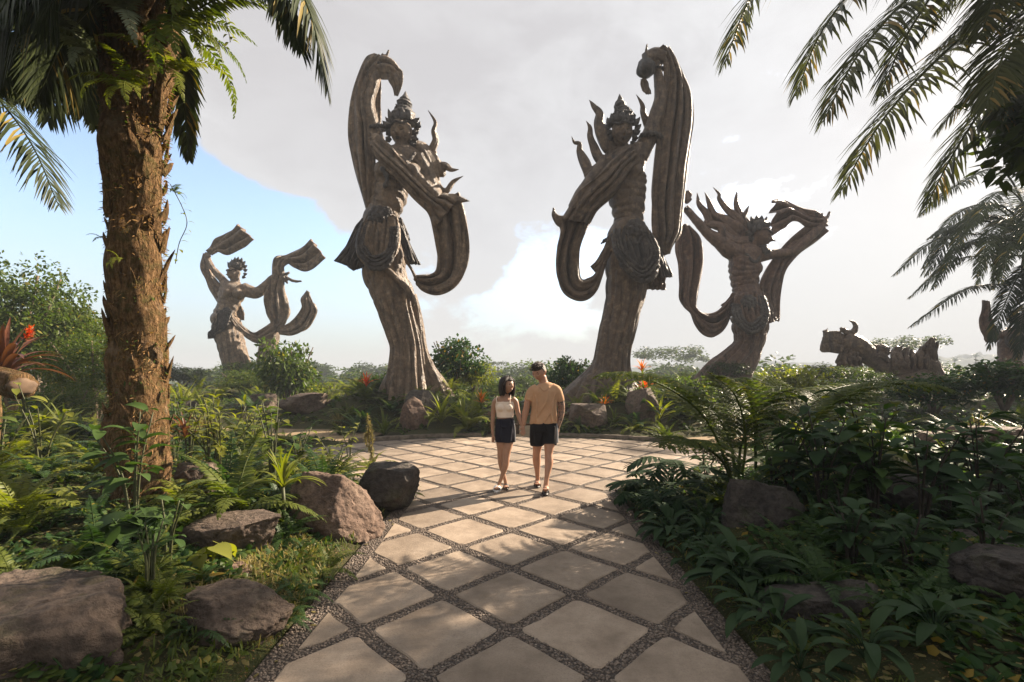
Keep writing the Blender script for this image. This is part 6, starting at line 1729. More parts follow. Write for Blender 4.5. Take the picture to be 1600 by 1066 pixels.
for k in range(3):
    mb = MB(); p_ = spline([(0.06 * k, 0, .1), (.03 - .06 * k, .03, .55), (-.05 + .03 * k, .02, .95 - .14 * k)], 30); add_tube(mb, p_, .008, 5)
    j = rng.integers(6, 30, 150); d = nrm(rng.normal(0, 1, (150, 3)) + UP * .4); add_leaflets(mb, p_[j], d, nrm(np.cross(d, UP + .01)), .07, .018, .1); mb.build('flower_spike', M_dry, t_)
bromeliad('large dark bromeliad with orange flower on a stump at the far left', 4, 6.6, .95, 'maroon_leaf', 40, 1.65 - (585 - 580) * 6.6 / FPX - .08)
t_ = [o for o in col.objects if o.get('label', '').startswith('large dark bromeliad')][0]
mb = MB(); p_ = spline([(0, 0, .1), (.22, 0, .42), (.40, -.02, .70)], 16); add_tube(mb, p_, .012, 6); o_ = mb.build('flower_stalk', M_stem, t_)
mb = MB(); k = 46; f = rng.uniform(.72, 1, k); pos = np.stack([np.interp(f * 15, range(16), p_[:, c]) for c in range(3)], -1); d = nrm(rng.normal(0, .6, (k, 3)) + np.array((.7, 0, .7))); add_leaflets(mb, pos, d, nrm(np.cross(d, UP)), .085, .026, .0, .4); mb.build('orange_flower', M_red, o_)
# the stump it grows on: a cut log
t_ = thing('tree_stump', 'cut log with pale end face under the large bromeliad at far left', 'stump', P(2, 640, 6.6))
sb = np.array(t_.location)
t2 = NT('cut_wood'); n_ = t2.noise(t2.coord(), 7, 5); t2.base(t2.ramp(n_, [(.3, (.085, .052, .03)), (.7, (.15, .095, .055))])); t2.rough(.85); M_cut = t2.m
mb = MB(); a_ = np.array(P(-40, 590, 6.6)) - sb; b_ = np.array(P(34, 604, 6.2)) - sb
add_tube(mb, spline([a_, (a_ + b_) / 2 + UP * .03, b_], 14), .17, 28, fn=lambda t_q, a_q: 1 + .05 * np.sin(6 * a_q) + .03 * np.sin(17 * a_q + 6 * t_q)); mb.build('log', M_trunk, t_)
mb = MB(); d_ = nrm(b_ - a_); add_tube(mb, spline([b_ - d_ * .02, b_ + d_ * .02, b_ + d_ * .05, b_ + d_ * .06], 8), spline([(.155,), (.15,), (.11,), (.02,)], 8)[:, 0], 28, (0, 0, 1), .7, lambda t_q, a_q: 1 + .06 * np.sin(5 * a_q) + .04 * np.sin(11 * a_q)); mb.build('cut_face', M_cut, t_)
mb = MB(); add_tube(mb, spline([a_ + (0, 0, -1.2), a_ + (0.05, 0, -.5), a_ + (.08, 0, .02)], 10), np.linspace(.3, .16, 10), 16, fn=lambda t_q, a_q: 1 + .12 * np.sin(4 * a_q + 5 * t_q)); mb.build('root', M_trunk, t_)

# ---- ferns and creepers growing on the palm trunk
def trunk_fern(label, xp, yp, dY, size, mat, n, aim, cat='fern', fan=.8):
    t_ = thing('fern', label, cat, P(xp, yp, PY + dY))
    for k in range(n):
        inst('frond', FERN[mat][(1, 3, 3)[k % 3]], t_, aim + (k - (n - 1) / 2) * fan / max(1, n - 1) * 2, size * random.uniform(.6, 1.1), random.uniform(-.9, .5))
    return t_
trunk_fern('large silver-green fern leaf cluster on the palm trunk near the crown', 200, 28, -.47, .78, 'fern_silver', 7, -1.5)
trunk_fern('smaller silver-green fern on the shaded left of the palm trunk', 150, 92, -.42, .55, 'fern_silver', 6, -2.2)
trunk_fern('bright green fern on the sunlit right of the palm crown', 282, 45, -.15, .95, 'fern_leaf', 11, -.4, fan=1.3)
trunk_fern('green fern below the palm crown on the right of the trunk', 262, 110, -.3, .62, 'lime_leaf', 8, -.9, fan=1.2)
trunk_fern('drooping yellow green fern in the middle of the palm trunk', 205, 140, -.46, .60, 'lime_leaf', 7, -1.4)
trunk_fern('fern hanging at upper right of the palm trunk below the leaf bases', 255, 10, -.42, .8, 'fern_leaf', 8, -.9, fan=1.2)
trunk_fern('tiny fern sprig halfway down the shaded palm trunk', 186, 405, -.33, .22, 'lime_leaf', 4, -1.6)
trunk_fern('tiny fern low on the left side of the palm trunk', 158, 372, -.05, .16, 'fern_leaf', 4, 3.0)
trunk_fern('small fern on the right side of the palm trunk at mid height', 270, 300, -.1, .2, 'fern_leaf', 5, -.2)
t_ = thing('vine', 'thin leafy vine dangling beside the right edge of the palm trunk', 'vine', P(268, 290, PY - .1))
vb = np.array(t_.location); p_ = spline([np.array(P(*q)) - vb for q in ((266, 288, 4.7), (284, 322, 4.65), (292, 350, 4.62), (280, 380, 4.65), (274, 412, 4.66))], 24)
mb = MB(); add_tube(mb, p_, .004, 5); mb.build('stem', M_stem, t_)
for k in range(3, 24, 2):
    inst('leaf', OVATE['lime_leaf'][k % 3], t_, random.uniform(-1.5, 1.2), random.uniform(.06, .11), random.uniform(-.4, .4), p_[k])
t_ = thing('vine', 'hanging spray of small green leaflets right of the palm crown', 'vine', P(318, -5, PY)); vb = np.array(t_.location)
for pts in (((318, -5, 4.8), (345, 12, 4.75), (356, 45, 4.72), (360, 66, 4.72)), ((312, 0, 4.8), (322, 30, 4.7), (326, 55, 4.7))):
    p_ = spline([np.array(P(*q)) - vb for q in pts], 20); mb = MB(); add_tube(mb, p_, .004, 5); mb.build('stem', M_stem, t_)
    for k in range(2, 20):
        inst('leaf', OVATE['lime_leaf'][k % 3], t_, random.uniform(-3, 3), random.uniform(.06, .10), random.uniform(-.9, .1), p_[k])

# ---- right bed
def giant_frond(label, pts, mat, Lp=.26, nl=24):
    t_ = thing('giant_fern', label, 'fern', P(*pts[0])); gb = np.array(t_.location)
    return t_, gb
t_, gb = giant_frond('giant fern with tall arching stems right of the court', [(1150, 770, 5.6)], M_fernd)
for pts, lp in (([(1150, 770, 5.6), (1122, 690, 5.55), (1090, 640, 5.5), (1040, 605, 5.4), (985, 586, 5.3), (930, 588, 5.2)], .25), ([(1152, 770, 5.62), (1140, 690, 5.9), (1110, 640, 6.3), (1060, 640, 6.7)], .28), ([(1148, 770, 5.58), (1128, 720, 5.2), (1080, 690, 4.9), (1030, 700, 4.7)], .26), ([(1154, 770, 5.6), (1165, 690, 5.4), (1150, 620, 5.2), (1105, 580, 5.0)], .24), ([(1154, 770, 5.6), (1160, 690, 5.9), (1200, 630, 6.2), (1240, 620, 6.5)], .25)):
    link('frond', mesh_bipinnate(M_fern, [np.array(P(*q)) - gb for q in pts], 24, lp), t_)
t_, gb = giant_frond('giant fern with a straight central stem and lacy crown', [(1182, 760, 6.0)], M_fern)
for pts, lp in (([(1182, 760, 6), (1180, 690, 6), (1176, 640, 5.9), (1158, 600, 5.8), (1120, 590, 5.6)], .30), ([(1182, 760, 6), (1181, 690, 6.05), (1190, 640, 6.1), (1222, 612, 6.1), (1262, 622, 6.1)], .30), ([(1182, 760, 6), (1180, 680, 6.1), (1184, 620, 6.4), (1200, 585, 6.8)], .28)):
    link('frond', mesh_bipinnate(M_fern, [np.array(P(*q)) - gb for q in pts], 20, lp), t_)
t_, gb = giant_frond('giant fern leaning right with a long dark stem over the right bed', [(1226, 745, 5.8)], M_fernd)
for pts, lp in (([(1226, 745, 5.8), (1246, 690, 5.7), (1290, 640, 5.6), (1350, 610, 5.5), (1420, 600, 5.4), (1490, 612, 5.3)], .25), ([(1226, 745, 5.8), (1236, 690, 6.0), (1262, 640, 6.3), (1300, 610, 6.6), (1350, 598, 7)], .26), ([(1228, 745, 5.8), (1266, 700, 5.5), (1330, 680, 5.2), (1390, 700, 5)], .26)):
    link('frond', mesh_bipinnate(M_fern, [np.array(P(*q)) - gb for q in pts], 24, lp), t_)
rosette('cut_leaf_plant', 'dark plant with deeply cut leaves reaching over the walkway edge', 'plant', at(1010, 5.7), 5.7, .62, PHILO, 14, 'leaf')
rosette('cut_leaf_plant', 'taller cut-leaf plant behind the one that reaches over the walkway', 'plant', at(1050, 6.3), 6.3, .85, PHILO, 16, 'leaf')
rosette('cut_leaf_plant', 'cut-leaf plant low on the right near the giant fern stems', 'plant', at(1105, 5.3), 5.3, .55, PHILO, 12, 'leaf')
rosette('cut_leaf_plant', 'star-leaved plant beside the brown angular stone', 'plant', at(1265, 5.7), 5.7, .55, PHILO_L, 12, 'leaf')
rosette('broad_leaf_plant', 'clump of broad dark pleated leaves spilling onto the walkway at right', 'plant', at(1160, 3.55), 3.55, .58, LANCE['glossy_dark_leaf'], 26, 'leaf')
rosette('broad_leaf_plant', 'compact glossy clump at walkway edge below the slanted boulder', 'plant', at(1045, 4.75), 4.75, .42, LANCE['glossy_dark_leaf'], 24, 'leaf')
rosette('broad_leaf_plant', 'small glossy clump directly in front of the slanted boulder', 'plant', at(1100, 4.4), 4.4, .36, LANCE['glossy_dark_leaf'], 18, 'leaf')
rosette('broad_leaf_plant', 'dark clump at the bottom edge in front of the sloping rock', 'plant', at(1250, 2.6), 2.6, .34, LANCE['glossy_dark_leaf'], 18, 'leaf')
rosette('broad_leaf_plant', 'dark clump at the bottom edge between the other two bottom clumps at right', 'plant', at(1355, 2.55), 2.55, .36, LANCE['glossy_dark_leaf'], 18, 'leaf')
rosette('broad_leaf_plant', 'dark clump squeezed between the sloping rock and the walkway corner', 'plant', at(1215, 2.95), 2.95, .36, LANCE['glossy_dark_leaf'], 16, 'leaf')
rosette('broad_leaf_plant', 'dark clump filling the bottom right corner', 'plant', at(1460, 2.6), 2.6, .38, LANCE['glossy_dark_leaf'], 18, 'leaf')
for lab, xp, Y, h, mm, ns, per, ls in (
        ('tall dark plant with big leaves beside the slanted boulder', 1285, 4.6, 1.05, 'glossy_dark_leaf', 6, 8, .42), ('tall dark plant with hanging leaves in the middle of the right bed', 1370, 4.4, 1.00, 'broad_leaf', 7, 8, .40),
        ('leafy dark plant on thin stems above the layered rock', 1440, 4.15, .88, 'glossy_dark_leaf', 6, 7, .38), ('tall leafy plant on bare stems by the pond edge', 1530, 4.5, 1.10, 'glossy_dark_leaf', 6, 7, .42),
        ('bright-leaved plant catching light in the upper right bed', 1350, 5.6, 1.10, 'lime_leaf', 6, 7, .36), ('broad-leaved plant behind the slanted boulder', 1230, 5.2, .85, 'broad_leaf', 6, 7, .36),
        ('dense leafy plant at the right frame edge over the pond', 1590, 5.2, 1.25, 'broad_leaf', 8, 8, .38), ('spreading plant with large leaves in front of the rock ledge', 1480, 6.6, 1.05, 'broad_leaf', 7, 7, .40),
        ('low leafy plant between the sloping rock and the broad pleated clump', 1330, 3.6, .50, 'glossy_dark_leaf', 6, 6, .30), ('short leafy plant right of the sloping rock', 1420, 3.3, .42, 'glossy_dark_leaf', 6, 6, .26),
        ('leafy plant in the lower right corner near the cut rock', 1540, 3.2, .50, 'glossy_dark_leaf', 6, 6, .28)):
    leafy_stems('leafy_plant', lab, 'plant', at(xp, Y), Y, h, OVATE[mm], ns, per, ls, stem=M_dstem)

# ---- beds behind the court, round the tall statues
def strapclump(label, xp, Y, size, mat, n=22, z=None, group=None, name='strap_leaf_plant'):
    return rosette(name, label, 'plant', at(xp, Y), Y, size, STRAP[mat], n, 'leaf', z, group, .3, .2)
def spiky(label, xp, Y, size, mat, z=None):
    t_ = strapclump(label, xp, Y, size, 'fern_leaf', 12, z, None, 'bromeliad')
    t_['category'] = 'bromeliad'
    for k in range(26):
        inst('bract', STRAP[mat][(0, 3, 1)[k % 3]], t_, k * 2.4, size * random.uniform(.55, .95), .1, (0, 0, size * .18))
    return t_
zz = lambda yp, Y: EYE - (yp - 580) * Y / FPX
spiky('orange-red bromeliad beside the woman, right of the left tall statue', 752, 13.2, .55, 'orange_bract', zz(640, 13.2))
spiky('orange bromeliad high in the bed right of the right tall statue', 1003, 13.6, .50, 'orange_bract', zz(582, 13.6) - .1)
spiky('red-orange bromeliad below the high one, right of the right tall statue', 1006, 13.3, .55, 'red_bract', zz(612, 13.3) - .1)
spiky('small pale orange bromeliad beside the pale angular rock', 944, 13.0, .42, 'orange_bract', zz(636, 13.0) - .08)
spiky('reddish bromeliad left of the left tall statue base', 572, 14.5, .6, 'red_bract', zz(612, 14.5))
for lab, xp, Y, s_, m_ in (('yellow-green strap-leaved clump right of the upright boulder', 690, 12.7, .95, 'lime_leaf'), ('strap-leaved clump in front of the woman, behind the kerb', 725, 12.9, .85, 'lime_leaf'), ('tall green strap-leaved clump at the foot of left tall statue', 672, 13.6, 1.0, 'lime_leaf'),
                           ('strap-leaved clump left of the upright boulder', 600, 12.8, .75, 'fern_leaf'), ('green strap-leaved clump under the left palm trunk, far side', 100, 9.4, .9, 'fern_leaf'), ('second strap-leaved clump left of the palm trunk', 60, 10.2, 1.0, 'lime_leaf'),
                           ('strap-leaved clump behind the palm trunk by the sand path', 320, 14.8, 1.1, 'fern_leaf'), ('bright strap-leaved clump right behind the palm trunk', 285, 15.5, 1.2, 'lime_leaf'), ('strap-leaved clump between the two bromeliads at right', 1030, 13.0, .9, 'lime_leaf'),
                           ('strap-leaved clump on the kerbed bed below the pale orange bromeliad', 960, 12.6, .6, 'fern_leaf')):
    strapclump(lab, xp, Y, s_, m_)
fern('fern in front of the pale angular rock behind the kerb', 905, 12.45, .55, 'fern_dark', 14)
fern('fern on the kerbed bed right of the man', 880, 12.5, .5, 'fern_leaf', 14)
fern('fern below the mossy stone on the right kerbed bed', 990, 12.3, .7, 'lime_leaf', 16)
fern('fern at the outer end of the right kerb', 1040, 11.7, .8, 'fern_leaf', 16)
fern('fern left of the woman behind the kerb', 758, 12.6, .6, 'fern_leaf', 14)
fern('large fern on the bed left of the upright boulder', 560, 13.2, .9, 'fern_dark', 16)
fern('low fern at the left end of the kerb', 535, 12.6, .6, 'fern_leaf', 14)
t_ = shrub('shrub', 'green shrub with glossy leaves at the right of the left tall statue', 'shrub', at(708, 17.6), 17.6, 1.25, 1.25, SHRUB['broad_leaf'], zz(620, 17.6) + .2)
shrub('shrub', 'second leafy shrub lower right behind the left tall statue', 'shrub', at(742, 18.2), 18.2, .9, .75, SHRUB['lime_leaf'], zz(615, 18.2))
shrub('shrub', 'big leafy shrub in front of the far left statue', 'shrub', at(452, 18.0), 18.0, 1.4, 1.7, SHRUB['shrub_leaf'], zz(645, 18))
shrub('shrub', 'lower part shrub at the right of the big leafy shrub', 'shrub', at(500, 18.4), 18.4, .9, .8, SHRUB['lime_leaf'], zz(650, 18.4))
shrub('shrub', 'dark green shrub right of the man between the tall statues', 'shrub', at(890, 17.5), 17.5, 1.0, .95, SHRUB['broad_leaf'], zz(622, 17.5))
shrub('shrub', 'small shrub hugging the left side of the left tall statue', 'shrub', at(598, 16.5), 16.5, .55, .6, SHRUB['broad_leaf'], zz(625, 16.5))
shrub('shrub', 'rounded bright shrub behind the giant ferns at right', 'shrub', at(1245, 15.0), 15.0, 1.1, .85, SHRUB['lime_leaf'], zz(640, 15))
shrub('shrub', 'bushy shrub at the foot of the reddish statue', 'shrub', at(1165, 17.0), 17.0, 1.1, .65, SHRUB['shrub_leaf'], zz(640, 17))
shrub('shrub', 'shrub below the reclining statue on the left', 'shrub', at(1330, 16.0), 16.0, 1.2, .75, SHRUB['shrub_leaf'], zz(645, 16))
shrub('shrub', 'shrub below the reclining statue on the right', 'shrub', at(1460, 15.0), 15.0, 1.3, .8, SHRUB['broad_leaf'], zz(648, 15))
shrub('shrub', 'dark shrub in front of the partly hidden statue at right edge', 'shrub', at(1570, 13.5), 13.5, 1.3, .9, SHRUB['broad_leaf'], zz(640, 13.5))
shrub('shrub', 'low rounded shrub right of the right tall statue', 'shrub', at(1075, 14.5), 14.5, 1.0, .7, SHRUB['shrub_leaf'], zz(645, 14.5))
rosette('grass_clump', 'dry pale grass tuft by the sand path right of the palm trunk', 'grass', at(292, 13.6) - .0, 14.3, .8, DRYG, 2, 'foliage')
rosette('grass_clump', 'second dry grass tuft left of the pointed grey rock', 'grass', at(530, 14.2), 14.2, .75, DRYG, 2, 'foliage')
rosette('grass_clump', 'pale backlit grass plume at right near the rock ledge', 'grass', at(1525, 11), 11, 1.2, DRYG, 2, 'foliage')

BUSH = {'shrub_leaf': [crown_mesh(M_shrub, 130, 90, .055, .030, seed=61, cl=.20)], 'tree_leaf': [crown_mesh(M_fern, 130, 90, .055, .030, seed=62, cl=.20)]}
# ---- hedge-like growth behind the left bed
for lab, xp, Y, rx, rz, mm, zb in (('tall dense bush at the far left edge behind the bromeliad', 20, 13.5, 2.2, 2.5, 'shrub_leaf', .6), ('tall bush left of the palm trunk', 95, 14.5, 2.0, 1.95, 'tree_leaf', .6), ('bush just left of the palm trunk, lower than its neighbours', 150, 13.0, 1.5, 1.4, 'shrub_leaf', .4),
                              ('far bush behind the tall left bushes', 60, 19, 2.6, 2.2, 'tree_leaf', .8), ('low bush behind the sand path left of the palm trunk', 110, 11.6, 1.0, .7, 'shrub_leaf', .2)):
    shrub('bush', lab, 'bush', at(xp, Y), Y, rx, rz, BUSH[mm], zb)

# ---- unseen trees added outside the frame to shade the foreground
CAN = [crown_mesh(M_tree, 110, 64, .15, .085, (1, 1, .7), .30, 51, .8, 'crown')]
for lab, X, Y, zc, r, rz in (('broad unseen tree added outside the frame at right to shade the walkway', 15.4, 11.4, 7.6, 2.0, 1.9), ('slender unseen tree added for shade at right, between its two broader neighbours', 11.7, 9.4, 6.2, 1.45, 1.5), ('unseen tree added for shade outside the frame near the right foreground', 9.7, 7.5, 5.6, 1.85, 1.7), ('unseen tree added for shade behind the camera on the right', 5.2, -3.5, 5.2, 2.8, 1.8), ('unseen tree added for shade behind the camera on the left', -6.5, -2.5, 5.2, 2.6, 1.8)):
    t_ = thing('tree', lab, 'tree', (X, Y, gz(X, Y) - .05)); o = inst('crown', CAN[0], t_, X, 1, 0, (0, 0, zc)); o.scale = (r, r, rz)
    mb = MB(); add_tube(mb, spline([(0, 0, -.2), (.15, 0, zc * .5), (0, 0.1, zc)], 12), np.linspace(.2, .07, 12), 10); mb.build('trunk', M_bark, t_)
    for k in range(6):
        a = k * 1.05; mb = MB(); add_tube(mb, spline([(0.1, 0, zc * .62), (.4 * r * math.cos(a), .4 * r * math.sin(a), zc - .2), (.8 * r * math.cos(a), .8 * r * math.sin(a), zc + .3)], 8), np.linspace(.07, .02, 8), 6); mb.build('limb', M_bark, t_)

# ---- filler growth, one thing per plant
def fill(n, xr, Yr, mk, seed, dmin=.12, path_clear=.22):
    r_ = random.Random(seed); done = []; tries = 0
    while len(done) < n and tries < n * 60:
        tries += 1
        Y = r_.uniform(*Yr); X = r_.uniform(xr[0](Y) if callable(xr[0]) else xr[0], xr[1](Y) if callable(xr[1]) else xr[1])
        if pave_dist(X, Y) < path_clear or any((X - a) ** 2 + (Y - b) ** 2 < dmin ** 2 for a, b in done): continue
        if ((X - 6.6) / 2.3) ** 2 + ((Y - 6.2) / 1.55) ** 2 < 1.0 or (X + 3.72) ** 2 + (Y - 4.8) ** 2 < .2: continue
        if any(abs(X - a * Y / b) < .46 * w_ and b - .75 < Y < b + .3 * d_ and b < 6.5 for a, b, w_, d_ in ROCKS): continue
        done.append((X, Y)); mk(X, Y, r_)
edge_l = lambda Y: -1.12 * Y - .2
edge_r = lambda Y: 1.12 * Y + .2
fill(20, (edge_l, -1.8), (2.6, 4.3), lambda X, Y, r_: rosette('fern', 'low dark fern crowding the ground among the near left rocks', 'fern', X, Y, r_.uniform(.26, .48), FERN[r_.choice(['fern_dark', 'fern_leaf'])], 10, 'frond', None, 'ferns among the near left rocks'), 1, .3)
fill(34, (edge_l, -1.9), (4.3, 7.6), lambda X, Y, r_: rosette('fern', 'sunlit fern in the thicket around the palm trunk foot', 'fern', X, Y, r_.uniform(.5, .9), FERN[r_.choice(['fern_leaf', 'lime_leaf', 'fern_leaf', 'fern_dark'])], 13, 'frond', None, 'ferns around the palm trunk foot'), 2, .35)
fill(16, (edge_l, -2.0), (4.6, 8.2), lambda X, Y, r_: leafy_stems('leafy_plant', 'broad-leaved weed in the thicket around the palm trunk foot', 'plant', X, Y, r_.uniform(.6, 1.05), OVATE[r_.choice(['broad_leaf', 'lime_leaf', 'shrub_leaf'])], 5, 6, .26, None, 'broad weeds around the palm trunk foot'), 3, .5)
fill(20, (edge_l, -4.6), (8.0, 11.2), lambda X, Y, r_: rosette('fern', 'fern on the near side of the left sand path', 'fern', X, Y, r_.uniform(.5, .95), FERN[r_.choice(['fern_leaf', 'lime_leaf', 'fern_dark'])], 13, 'frond', None, 'ferns before the left sand path'), 4, .5)
fill(26, (1.8, edge_r), (2.7, 5.0), lambda X, Y, r_: rosette('fern', 'low dark fern between the rocks of the right foreground bed', 'fern', X, Y, r_.uniform(.30, .55), FERN['fern_dark'], 11, 'frond', None, 'ferns in the right foreground bed'), 5, .35)
fill(26, (2.0, edge_r), (4.6, 8.6), lambda X, Y, r_: rosette('fern', 'dark fern in the middle of the right bed', 'fern', X, Y, r_.uniform(.38, .62) + .06 * max(0, X - 4), FERN[r_.choice(['fern_dark', 'fern_dark', 'fern_leaf'])], 13, 'frond', None, 'ferns in the middle of the right bed'), 6, .45)
fill(22, (2.4, edge_r), (4.2, 8.4), lambda X, Y, r_: leafy_stems('leafy_plant', 'dark broad-leaved plant among the ferns of the right bed', 'plant', X, Y, r_.uniform(.42, .75) + .05 * max(0, X - 4), OVATE[r_.choice(['broad_leaf', 'glossy_dark_leaf'])], 5, 7, r_.uniform(.2, .3), None, 'broad plants in the right bed', stem=M_dstem), 7, .5)
fill(34, (4.6, edge_r), (8.6, 15), lambda X, Y, r_: rosette('fern', 'fern on the slope below the right hand statues', 'fern', X, Y, r_.uniform(.5, .9), FERN[r_.choice(['fern_dark', 'fern_leaf', 'lime_leaf'])], 13, 'frond', None, 'ferns below the right hand statues'), 8, .6)
fill(22, (-5.2, -.9), (12.4, 17), lambda X, Y, r_: rosette('fern', 'fern on the mound of the left tall statue', 'fern', X, Y, r_.uniform(.7, 1.3), FERN[r_.choice(['fern_leaf', 'lime_leaf', 'fern_dark'])], 13, 'frond', None, 'ferns on the left statue mound'), 9, .5)
fill(20, (1.3, 5.2), (12.4, 17), lambda X, Y, r_: rosette('fern', 'fern on the mound of the right tall statue', 'fern', X, Y, r_.uniform(.7, 1.2), FERN[r_.choice(['fern_leaf', 'lime_leaf', 'fern_dark'])], 13, 'frond', None, 'ferns on the right statue mound'), 10, .5)
fill(34, (edge_l, -5.0), (14.3, 22), lambda X, Y, r_: rosette('fern', 'large fern beyond the left sand path', 'fern', X, Y, r_.uniform(.9, 1.5), FERN[r_.choice(['fern_leaf', 'lime_leaf', 'fern_dark'])], 12, 'frond', None, 'ferns beyond the left sand path'), 11, .9)
fill(24, (edge_l, edge_r), (18.5, 30), lambda X, Y, r_: shrub('bush', 'low bush in the growth behind the statues', 'bush', X, Y, r_.uniform(1.0, 1.8), r_.uniform(.5, .8), SHRUBF[r_.choice(['shrub_leaf', 'tree_leaf'])], None, 'low bushes behind the statues', 3), 12, 1.6)
fill(26, (edge_l, edge_r), (17, 27), lambda X, Y, r_: rosette('fern', 'coarse fern in the growth behind the statues', 'fern', X, Y, r_.uniform(.8, 1.25), FERN[r_.choice(['fern_leaf', 'lime_leaf'])], 12, 'frond', None, 'ferns behind the statues'), 13, 1.2)

fill(24, (1.46, 1.95), (2.4, 6.2), lambda X, Y, r_: rosette('broad_leaf_plant', 'glossy leaf clump overhanging the right edge of the walkway', 'plant', X, Y, r_.uniform(.24, .42), LANCE['glossy_dark_leaf'], 14, 'leaf', None, 'clumps along the right walkway edge'), 14, .2, .04)
fill(34, (-2.4, -1.47), (2.5, 5.0), lambda X, Y, r_: rosette('fern', 'small fern along the left edge of the walkway', 'fern', X, Y, r_.uniform(.18, .36), FERN[r_.choice(['fern_dark', 'fern_leaf'])], 11, 'frond', None, 'small ferns along the left walkway edge'), 15, .16, .05)
fill(12, (-1.95, -1.46), (3.0, 6.0), lambda X, Y, r_: rosette('grass_clump', 'narrow grass tuft along the left edge of the walkway', 'grass', X, Y, r_.uniform(.14, .26), GRASS, 2, 'foliage', None, 'grass tufts along the left walkway edge'), 16, .16, .03)
# ---- ground cover nobody could count
def cover(name, n, xr, yr, L, W, mat, dens_scale, up, lo=.10, hi=9.0, seed=0):
    X = rng.uniform(*xr, n); Y = yr[0] + (yr[1] - yr[0]) * rng.random(n) ** 1.4
    d_ = pave_dist(X, Y); g_ = np.array([mnoise.noise(Vector((x * dens_scale, y * dens_scale, seed))) for x, y in zip(X, Y)])
    k = (d_ > lo) & (d_ < hi) & (np.abs(X) < 1.14 * Y + .4) & (g_ > -.18) & (((X - 6.6) / 2.2) ** 2 + ((Y - 6.2) / 1.5) ** 2 > 1.0)
    X, Y = X[k], Y[k]; m_ = len(X)
    pos = np.stack([X, Y, np.where(pave_dist(X, Y) < 0, .012, hgt(X, Y) - .005 + rng.uniform(0, .04, m_))], -1); a = rng.uniform(0, 6.283, m_); el = rng.uniform(*up, m_)
    d = np.stack([np.cos(a) * np.cos(el), np.sin(a) * np.cos(el), np.sin(el)], -1)
    mb = MB(); add_leaflets(mb, pos, d, nrm(np.cross(d, UP)), L * rng.uniform(.5, 1.2, m_), W, .35, .3, (.5, 1, 0.0), (0, .45, 1.0)); tag(mb.build(name, mat), kind='stuff')
cover('ground_cover', 60000, (-9, 9.5), (2.2, 11.5), .085, .045, M_shrub, 1.1, (.1, 1.2), .12, 9, 1)
cover('leafy_ground_cover', 42000, (-9, 9.5), (2.2, 12), .12, .06, M_broad, .9, (.2, 1.3), .2, 9, 5)
cover('edge_grass', 26000, (-3.0, 3.0), (2.2, 8.5), .11, .010, M_grass, 1.7, (.5, 1.5), .02, .45, 9)
cover('far_ground_cover', 26000, (-24, 24), (12.2, 30), .26, .13, M_shrub, .4, (.1, 1.2), .15, 40, 13)
cover('dry_grass', 9000, (-2.6, -1.4), (2.8, 5.2), .10, .008, M_dry, 1.2, (.4, 1.5), .03, .6, 31)
cover('walk_litter', 500, (-1.4, 1.4), (2.3, 9), .045, .022, M_dry, 1.3, (0, .2), -.14, -.01, 23)
cover('leaf_litter', 9000, (-8, 8), (2.2, 9), .06, .035, M_dry, 1.3, (0, .5), .05, 3, 21)
# ------------------------------------------------------------------ trees and hills far off
FM = [crown_mesh(M_tree, 46, 70, .12, .075, (1, 1, .85), .30, 31, .8, 'crown'), crown_mesh(M_tree, 40, 80, .12, .075, (1, 1, .7), .28, 32, .8, 'crown'), crown_mesh(M_shrub, 44, 70, .12, .075, (1, 1, 1), .30, 33, .8, 'crown')]
UMB = [crown_mesh(M_tree, 44, 46, .075, .045, (1, 1, .26), .20, 41, .9, 'crown'), crown_mesh(M_tree, 26, 46, .09, .05, (1, 1, .22), .20, 42, .9, 'crown')]
def tree(label, xp, Y, ytop, r, rz, me, zb, group=None, name='tree'):
    X = at(xp, Y); zt = zz(ytop - 10, Y); r *= 1.25; rz *= 1.2
    t_ = thing(name, label, 'tree', (X, Y, zb), group); h = zt - zb
    o = inst('crown', me, t_, random.uniform(0, 6.28), 1, 0, (0, 0, h - (rz if me in FM else .15 * rz))); o.scale = (r, r, rz)
    mb = MB(); add_tube(mb, spline([(0, 0, -.3), (.02 * h, 0, h * .4), (0, 0, h - rz * .6)], 10), np.linspace(.028, .012, 10) * h, 8); mb.build('trunk', M_bark, t_)
    for k in range(5):
        a = k * 1.26 + random.random(); mb = MB(); p0 = np.array((.01 * h, 0, h - rz * 1.6 if rz > .3 * r else h * .62))
        add_tube(mb, spline([p0, p0 + np.array((.3 * r * math.cos(a), .3 * r * math.sin(a), rz * .5)), np.array((.75 * r * math.cos(a), .75 * r * math.sin(a), h - rz * .9))], 8), np.linspace(.012, .004, 8) * h, 5); mb.build('limb', M_bark, t_)
    return t_
tree('hazy domed tree on the skyline left of the left tall statue', 570, 75, 568, 3.6, 2.6, FM[0], -7.5)
tree('hazy tree left of the domed skyline tree', 536, 48, 582, 3.0, 2.0, FM[2], -3.0)
tree('flat-topped umbrella tree on the skyline right of the right tall statue', 1045, 70, 556, 5.0, 2.6, UMB[0], -7.0)
tree('second umbrella tree further right, lower and hazier', 1098, 82, 568, 4.4, 2.4, UMB[1], -8.0)
tree('umbrella tree seen above the back of the reclining statue', 1415, 60, 540, 3.9, 2.4, UMB[0], -6.0)
tree('hazy tree with round crown under the umbrella tree', 1065, 66, 566, 3.4, 2.4, FM[1], -6.5)
tree('hazy round tree right of the reddish statue', 1235, 72, 572, 3.4, 2.4, FM[0], -7.2)
tree('thin skyline tree above the woman', 778, 78, 576, 1.6, 1.0, UMB[1], -7.6)
